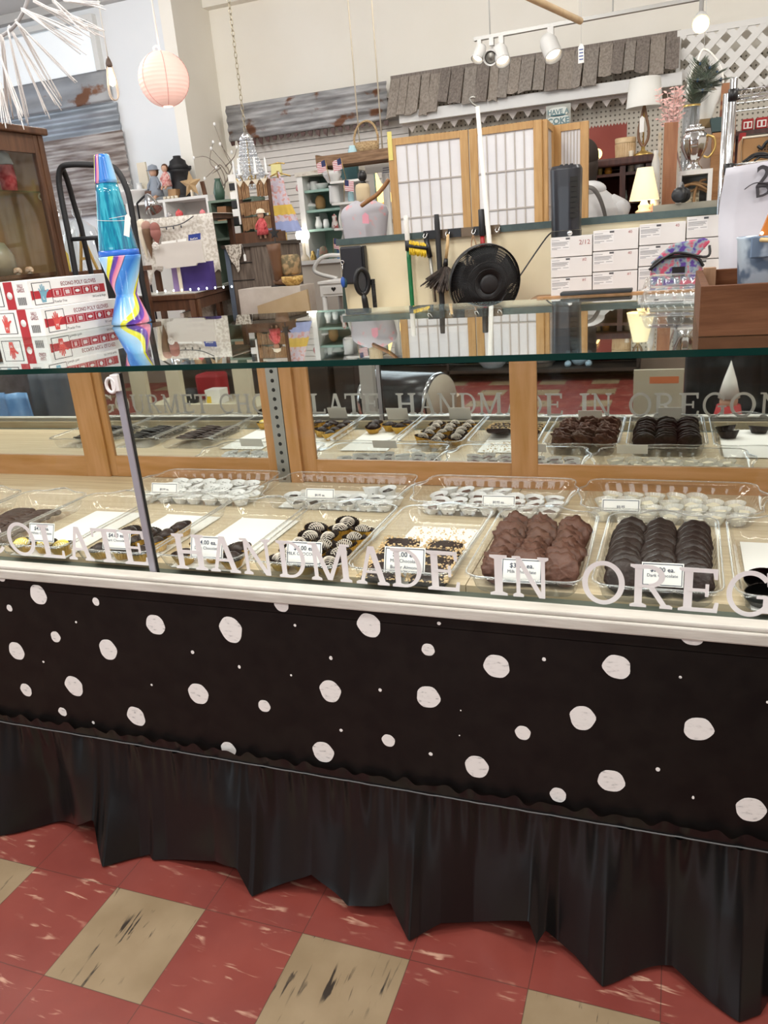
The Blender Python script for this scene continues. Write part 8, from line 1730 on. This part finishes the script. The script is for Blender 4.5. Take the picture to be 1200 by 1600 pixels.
# track lights
Ytr = 4.4; ta = P(741, 62, Ytr); tb_ = P(1085, -1, Ytr); tz = (ta.z+tb_.z)/2; M_trk = mat('white_metal', (.56, .55, .53), .45)
tr = thing('track_light', 'white ceiling track with spotlights above the shingle awning', 'track light', (ta.x, Ytr, tz-.3)); xe = P(1190, -25, Ytr).x
MB().beam(ta, ta+(tb_-ta)*1.35, .035, .02, Z3).build('track', mat('grey_metal', (.42, .41, .39), .4, .3), tr)
for px in (768, 965): 
    p = ta+(tb_-ta)*((px-741)/344); MB().tube([p, (p.x, Ytr, CEIL-.0008)], .004, 6).build('track_rod', M_trk, tr)
M_spot = mat('spot_lens', (1, .92, .8), .3, emis=(1, .86, .66), es=3)
for (px, py, dx, dy, dz, s, lit) in ((749, 83, -.25, -.5, -.8, .75, 1), (768, 88, .05, -.95, -.35, .85, 0), (783, 85, .30, -.55, -.85, .95, 1), (860, 74, .38, -.45, -.85, 1.15, 1)):
    p = P(px, py, Ytr-.02); d = Vector((dx, dy, dz)).normalized(); k = mpp(px, py, Ytr)*s; top = ta+(tb_-ta)*((px-741)/344)
    h = bpy.data.objects.new('spot_head', None); COL.objects.link(h); h.parent = tr; ORG[h.name] = ORG[tr.name]; h.empty_display_size = .02
    MB().shell([(2*k, -17*k), (9*k, -16*k), (12*k, -8*k), (12*k, 12*k), (13*k, 16*k), (12*k, 16*k), (10.5*k, 11*k)], p, 24, ax=d).build('spot_can', M_trk, h); MB().lathe([(0, 9*k), (10.4*k, 9*k), (9*k, 11*k), (0, 12*k)], p, 20, ax=d).build('spot_lamp', M_spot if lit else M_steel, h)
    MB().tube([p-d*8*k, (p.x, Ytr, top.z-.01)], 2.2*k, 8).build('spot_stem', M_trk, h); MB().box(p.x-4*k, p.x+4*k, Ytr-.018, Ytr+.018, top.z-.05, top.z-.008).build('track_adapter', M_trk, h)
# bright bulb spot at the right end
p = P(1095, 38, Ytr-.1); k = mpp(1095, 38, Ytr); bt_ = thing('flood_lamp', 'glowing round floodlamp at the upper right, before the lattice', 'lamp', (p.x, p.y, p.z-.1)); d = Vector((0, -.75, -.65)).normalized()
MB().ell(p, (12*k, 12*k, 12*k), 20, 14).build('bulb', mat('flood_glow', (1, .9, .65), .3, emis=(1, .74, .34), es=4), bt_); MB().shell([(3*k, -26*k), (8*k, -22*k), (13*k, -4*k), (12*k, -4*k), (7*k, -21*k)], p, 24, ax=d).build('lamp_can', M_trk, bt_); cord_up((p-d*24*k).x, (p-d*24*k).y, (p-d*24*k).z, .012, M_trk, bt_, 'lamp_stem')
# hanging cloth banner with dowel, and white tag
Ybn = 2.2; a, c = P(833, -2, Ybn-.16), P(908, 33, Ybn+.12); bn = thing('hanging_banner', 'pale hanging banner with wooden dowel along its bottom, top of the picture', 'banner', ((a.x+c.x)/2, Ybn, a.z-.05)); a.z = c.z = P(870, 14, Ybn).z
a2 = P(820, 0, Ybn-.2); zA = P(905, 34, Ybn).z; ex = P(908, 33, Ybn)-P(835, 0, Ybn-.0); 
A0 = P(832, -2, 1.75); A1 = PZ(907, 33, A0.z)
if A1.y > 5 or A1.y < 0: A1 = P(907, 33, 2.2)
A1.z = A0.z; e = (A1-A0).normalized(); MB().tube([A0-e*.5, A1], .011, 12).build('dowel', M_pale, bn)
MB().hexa([A0-e*.5+Vector((0, 0, .008)), A1-e*.02+Vector((0, 0, .008)), A1-e*.02+Vector((0, .004, .008)), A0-e*.5+Vector((0, .004, .008)), A0-e*.5+Z3*(CEIL-A0.z-.001), A1-e*.02+Z3*(CEIL-A0.z-.001), A1-e*.02+Vector((0, .004, CEIL-A0.z-.001)), A0-e*.5+Vector((0, .004, CEIL-A0.z-.001))]).build('cloth', mat('pale_canvas', (.74, .72, .66), .8), bn)
p = P(908, 84, 4.3); k = mpp(908, 84, 4.3); o = MB().prism([(-4.5*k, -13*k), (4.5*k, -13*k), (4.5*k, 9*k), (1.5*k, 14*k), (-1.5*k, 14*k), (-4.5*k, 9*k)], p, X3, Z3, (0, .002, 0)).build('price_tag', M_tagw); tag(o, 'white price tag dangling on a thread before the shingle awning', 'price tag'); MB().tube([p+Z3*13*k+Y3*.001, (p.x, p.y+.001, CEIL-.0008)], .001, 4).build('thread', M_strw, o); t = MB()
for i in range(4): t.text('VINTAGE'[:6-i % 2], 4.6*k, p+Vector((2.2*k-i*2.2*k-1, -.0006, -11*k)) if False else p+Vector((0, -.0006, (3-5*i)*k)), m=0) if False else None
for i in range(4): t.box(p.x-(3.4-.5*(i % 2))*k, p.x+3.2*k, p.y-.0008, p.y-.0003, p.z+(5-4.5*i)*k, p.z+(6.6-4.5*i)*k)
t.build('blue_scribble', mat('blue_pen', (.06, .10, .32), .6), o)
# ------------------------------------------------------------ shop behind the photographer, seen in the case mirrors
def MP(x, y, Y):
    q = P(x, y, 1.8-Y); return Vector((q.x, Y, q.z))
def MZ(x, y, z):
    q = PZ(x, y, z); return Vector((q.x, 1.8-q.y, q.z))
M_drk = mat('dark_walnut_shelf', (.022, .016, .013), .5, c2=(.04, .028, .02), scale=6)
# long dark shelf unit far behind
zs = MP(680, 590, -2.6).z
def chest(name, label, cat, x0, x1, y0, y1, z0, z1, m, **kw): o = MB().box(x0, x1, y0, y1, z0, z1).build(name, m, **kw); tag(o, label, cat); return o
far = MZ(690, 592, 0.0); yf = max(-4.2, min(-1.4, far.y))
xA, xB_ = MP(470, 590, yf).x, MP(960, 590, yf).x
su = thing('low_shelf', 'long dark low shelf along the opposite side of the shop, seen in the mirror', 'shelf', ((xA+xB_)/2, yf-.2, 0))
MB().box(xA-.6, xB_+.2, yf-.42, yf-.02, .09, .12).build('shelf_board', M_drk, su); MB().box(xA-.6, xB_+.2, yf-.42, yf-.40, .001, 1.1).build('back_board', M_drk, su); MB().box(xA-.6, xB_+.2, yf-.40, yf-.02, .5, .53).build('shelf_board', M_drk, su)
for x in (xA-.6, (xA+xB_)/2, xB_+.18): MB().box(x, x+.02, yf-.399, yf-.02, .001, 1.1).build('side_board', M_drk, su)
def onb(px, Y): return MP(px, 570, Y).x
q = onb(770, yf-.2); b = MB().shell([(.09, .1205), (.16, .20), (.165, .21), (.15, .2), (.08, .13), (0, .13)], (q, yf-.2, 0), 32); tag(b.build('enamel_bowl', mat('blue_white_enamel', (.52, .60, .68), .3)), 'pale blue enamel bowl on the low dark shelf, seen in the mirror', 'bowl')
q = onb(846, yf-.2); b = MB().lathe([(.10, .1205), (.125, .2), (.13, .28), (.115, .36), (.10, .36)], (q, yf-.2, 0), 28); o = b.build('wooden_keg', mat('grey_staves', (.30, .26, .22), .7)); tag(o, 'small grey wooden keg on the low dark shelf, seen in the mirror', 'keg')
for z_ in (.16, .30): MB().shell([(.128, z_), (.132, z_+.02), (.126, z_+.02)], (q, yf-.2, 0), 28).build('iron_hoop', M_blkm, o)
q = onb(905, yf-.2)
tg_ = thing('teddy_bear', 'pale blue soft toy on the low dark shelf, seen in the mirror', 'soft toy', (q, yf-.2, .1205)); M_tb = mat('pale_blue_plush', (.34, .50, .62), .9, sheen=.3)
MB().ell((q, yf-.2, .20), (.075, .07, .085), 18, 12).build('body', M_tb, tg_); MB().ell((q-.02, yf-.18, .315), (.055, .05, .052), 16, 12).build('head', M_tb, tg_)
for s in (-1, 1): MB().ell((q-.02+s*.045, yf-.18, .36), (.02, .012, .02), 10, 8).build('ear', M_tb, tg_); MB().ell((q+s*.09, yf-.13, .145), (.03, .06, .028), 12, 8).build('leg', M_tb, tg_); MB().ell((q+s*.09, yf-.16, .23), (.028, .05, .03), 12, 8).build('arm', M_tb, tg_)
# white metal post and dark barrel to the left
g = MZ(574, 700, 0); yg = -1.25
x0, x1 = MP(566, 640, yg).x, MP(586, 640, yg).x; chest('display_post', 'grey metal display post reflected beside the oak stile', 'post', x0, x1, yg-.05, yg, .001, 2.0, mat('grey_post', (.38, .37, .34), .5))
c = MP(640, 625, -1.5); r = (MP(705, 625, -1.5)-MP(606, 625, -1.5)).length*.42; dr_ = thing('drum', 'dark drum with brass rings lying on its side, seen in the mirror', 'drum', (c.x, -1.5, 0)); zc9 = max(r+.02, c.z)
MB().lathe([(0, -.28), (r, -.28), (r, .22), (r*.99, .225), (0, .225)], (c.x, -1.5, zc9), 40, ax=(.95, .3, 0)).build('drum_shell', mat('dark_drum', (.02, .018, .018), .25), dr_); MB().lathe([(0, .226), (r*.96, .226), (r*.96, .23), (0, .23)], (c.x, -1.5, zc9), 40, ax=(.95, .3, 0)).build('drum_skin', mat('drum_skin', (.36, .31, .24), .6), dr_)
for h in (-.27, .20): MB().shell([(r*1.01, h), (r*1.03, h+.01), (r*1.01, h+.02)], (c.x, -1.5, zc9), 40, ax=(.95, .3, 0)).build('drum_hoop', M_pewter, dr_)
MB().box(c.x-.3, c.x+.3, -1.6, -1.4, .001, zc9-r*.99).build('drum_stand', M_blkm, dr_)
for i, (px, d) in enumerate(((500, 'leftmost'), (538, 'right'))):
    x0 = MP(px-16, 630, -1.9).x; x1 = MP(px+16, 630, -1.9).x; chest('storage_chest', 'dark chest, %s of two beside the display post, seen in the mirror' % d, 'chest', x0, x1, -2.3, -1.9-.03*i, .001, .62+.06*i, M_drk, bevel=.01)
for i, (px, d) in enumerate(((655, 'left'), (705, 'right'))):
    x = MP(px, 575, -2.1).x; chest('open_carton', 'open brown carton, %s of two behind the drum, seen in the mirror' % d, 'box', x-.09, x+.09, -2.0, -1.8, .001, .30+.05*i, mat('kraft_carton', (.32, .22, .13), .7))
# cream glazed cabinet front on the left
yk = -1.3; ccx = MP(310, 600, yk); M_crm = mat('cream_cabinet', (.58, .53, .38), .5); xs_ = [MP(px, 610, yk).x for px in (205, 228, 262, 283, 366, 392)]
cc_ = thing('cream_cabinet', 'cream cabinet with open glazed doors across the aisle, seen in the left mirror', 'cabinet', (ccx.x, yk, 0)); zr9 = MP(330, 632, yk).z
for x0, x1 in ((xs_[0], xs_[1]), (xs_[2], xs_[3]), (xs_[4], xs_[5])): MB().box(x0, x1, yk-.04, yk, .03, 1.9).build('stile', M_crm, cc_)
for x0, x1 in ((xs_[1], xs_[2]), (xs_[3], xs_[4])): MB().box(x0+.0005, x1-.0005, yk-.035, yk-.002, zr9-.07, zr9).build('rail', M_crm, cc_)
MB().box(xs_[0], xs_[5], yk-.5, yk-.48, .03, 1.9).build('back_board', M_drk, cc_); MB().box(xs_[0], xs_[5], yk-.479, yk-.041, zr9-.05, zr9-.03).build('shelf_board', M_crm, cc_); MB().box(xs_[0], xs_[5], yk-.5, yk-.001, .001, .0295).build('plinth', M_crm, cc_)
zk = zr9-.0295; x = MP(338, 622, yk-.2).x; o = chest('printed_box', 'yellow and white printed box in the cream cabinet, seen in the mirror', 'box', x-.05, x+.06, yk-.25, yk-.15, zk, zk+.09, M_white); MB().box(x-.045, x-.01, yk-.1497, yk-.149, zk+.005, zk+.05).build('yellow_patch', M_yell, o)
x = MP(325, 600, yk-.3).x; chest('red_basket', 'red slanted basket in the cream cabinet, seen in the mirror', 'basket', x-.09, x+.09, yk-.42, yk-.28, zk+.0, zk+.17, mat('red_plastic', (.36, .02, .03), .5), bevel=.02)
x = MP(296, 615, yk-.2).x; b = MB().lathe([(.05, zk), (.055, zk+.03), (.05, zk+.09), (0, zk+.10)], (x, yk-.2, 0), 20); tag(b.build('dark_pot', M_blkm), 'dark pot left of the printed box, seen in the mirror', 'pot')
# grey and blue cloth goods at far left
yq = -.9; 
for i, (px0, px1, m, zt9, d) in enumerate(((-40, 48, mat('blue_satin', (.10, .26, .52), .35, c2=(.22, .42, .70), scale=9, bump=.4), .60, 'shiny blue cloth bundle'), (48, 160, mat('slate_cloth', (.085, .10, .12), .8, c2=(.11, .13, .15), scale=6), .70, 'slate-blue draped stand'), (-60, 130, mat('grey_plush', (.075, .068, .07), .9, c2=(.12, .11, .115), scale=14, bump=.5), 1.3, 'grey plush hanging'))):
    x0, x1 = MP(px0, 640, yq-.12*i).x, MP(px1, 640, yq-.12*i).x; yb9 = yq-.14*i-.02
    o = MB().grid(lambda u, v: (x0+(x1-x0)*u, yb9+.02*sin(17*u+3*v+i)+.01*sin(31*u), .002+zt9*v), 40, 14).build('draped_cloth', m, solid=.01); tag(o, '%s across the aisle, seen in the left mirror' % d, 'cloth')
# right: poster stand, gnome, added dark cloth in place of the photographer
yp = -.75; x0, x1 = MP(990, 600, yp).x, MP(1068, 600, yp).x; z0 = MP(1030, 640, yp).z
o = chest('poster_board', 'pale poster board with orange print, seen in the right mirror', 'poster', x0, x1, yp-.02, yp, .001, max(.5, MP(1030, 577, yp).z), mat('buff_board', (.44, .40, .30), .6)); t = MB(); zz_ = max(.5, MP(1030, 577, yp).z)
t.box(x1-.14, x1-.02, yp+.0003, yp+.0008, zz_-.06, zz_-.03); t.build('orange_print', mat('orange_print', (.55, .16, .06), .6), o)
x0, x1 = MP(1070, 600, -.9).x, MP(1300, 600, -.9).x; tag(MB().grid(lambda u, v: (x0+(x1-x0)*u, -.9+.03*sin(19*u+2*v)+.012*sin(43*u), .002+1.25*v), 44, 14).build('draped_cloth', mat('near_black_stand_in', (.008, .008, .010), .85), solid=.01), 'near-black cloth standing in for the photographer, behind the cone-hatted figure, seen in the right mirror', 'cloth')  # added cloth, takes the place of the photographer's dark reflection
x = MP(1140, 600, -.55); gn = thing('santa_gnome', 'tall cone-hatted figure in red and white, seen in the right mirror', 'figurine', (x.x, -.55, 0)); zt9 = MP(1135, 562, -.55).z; zt9 = max(zt9, .5); h = .30
MB().lathe([(.05, .001), (.06, .02), (.06, zt9-h)], (x.x, -.55, 0), 20).build('pedestal', M_drk, gn); MB().lathe([(.055, zt9-h+.001), (.06, zt9-h+.05), (.045, zt9-h+.12)], (x.x, -.55, 0), 20).build('red_robe', mat('santa_red', (.35, .02, .02), .7), gn); MB().ell((x.x, -.55, zt9-h+.135), (.035, .035, .035), 16, 12).build('face', M_skin, gn); MB().lathe([(.042, zt9-h+.15), (.025, zt9-h+.22), (.006, zt9-.02), (0, zt9)], (x.x, -.55, 0), 20).build('white_cone_hat', M_white, gn)
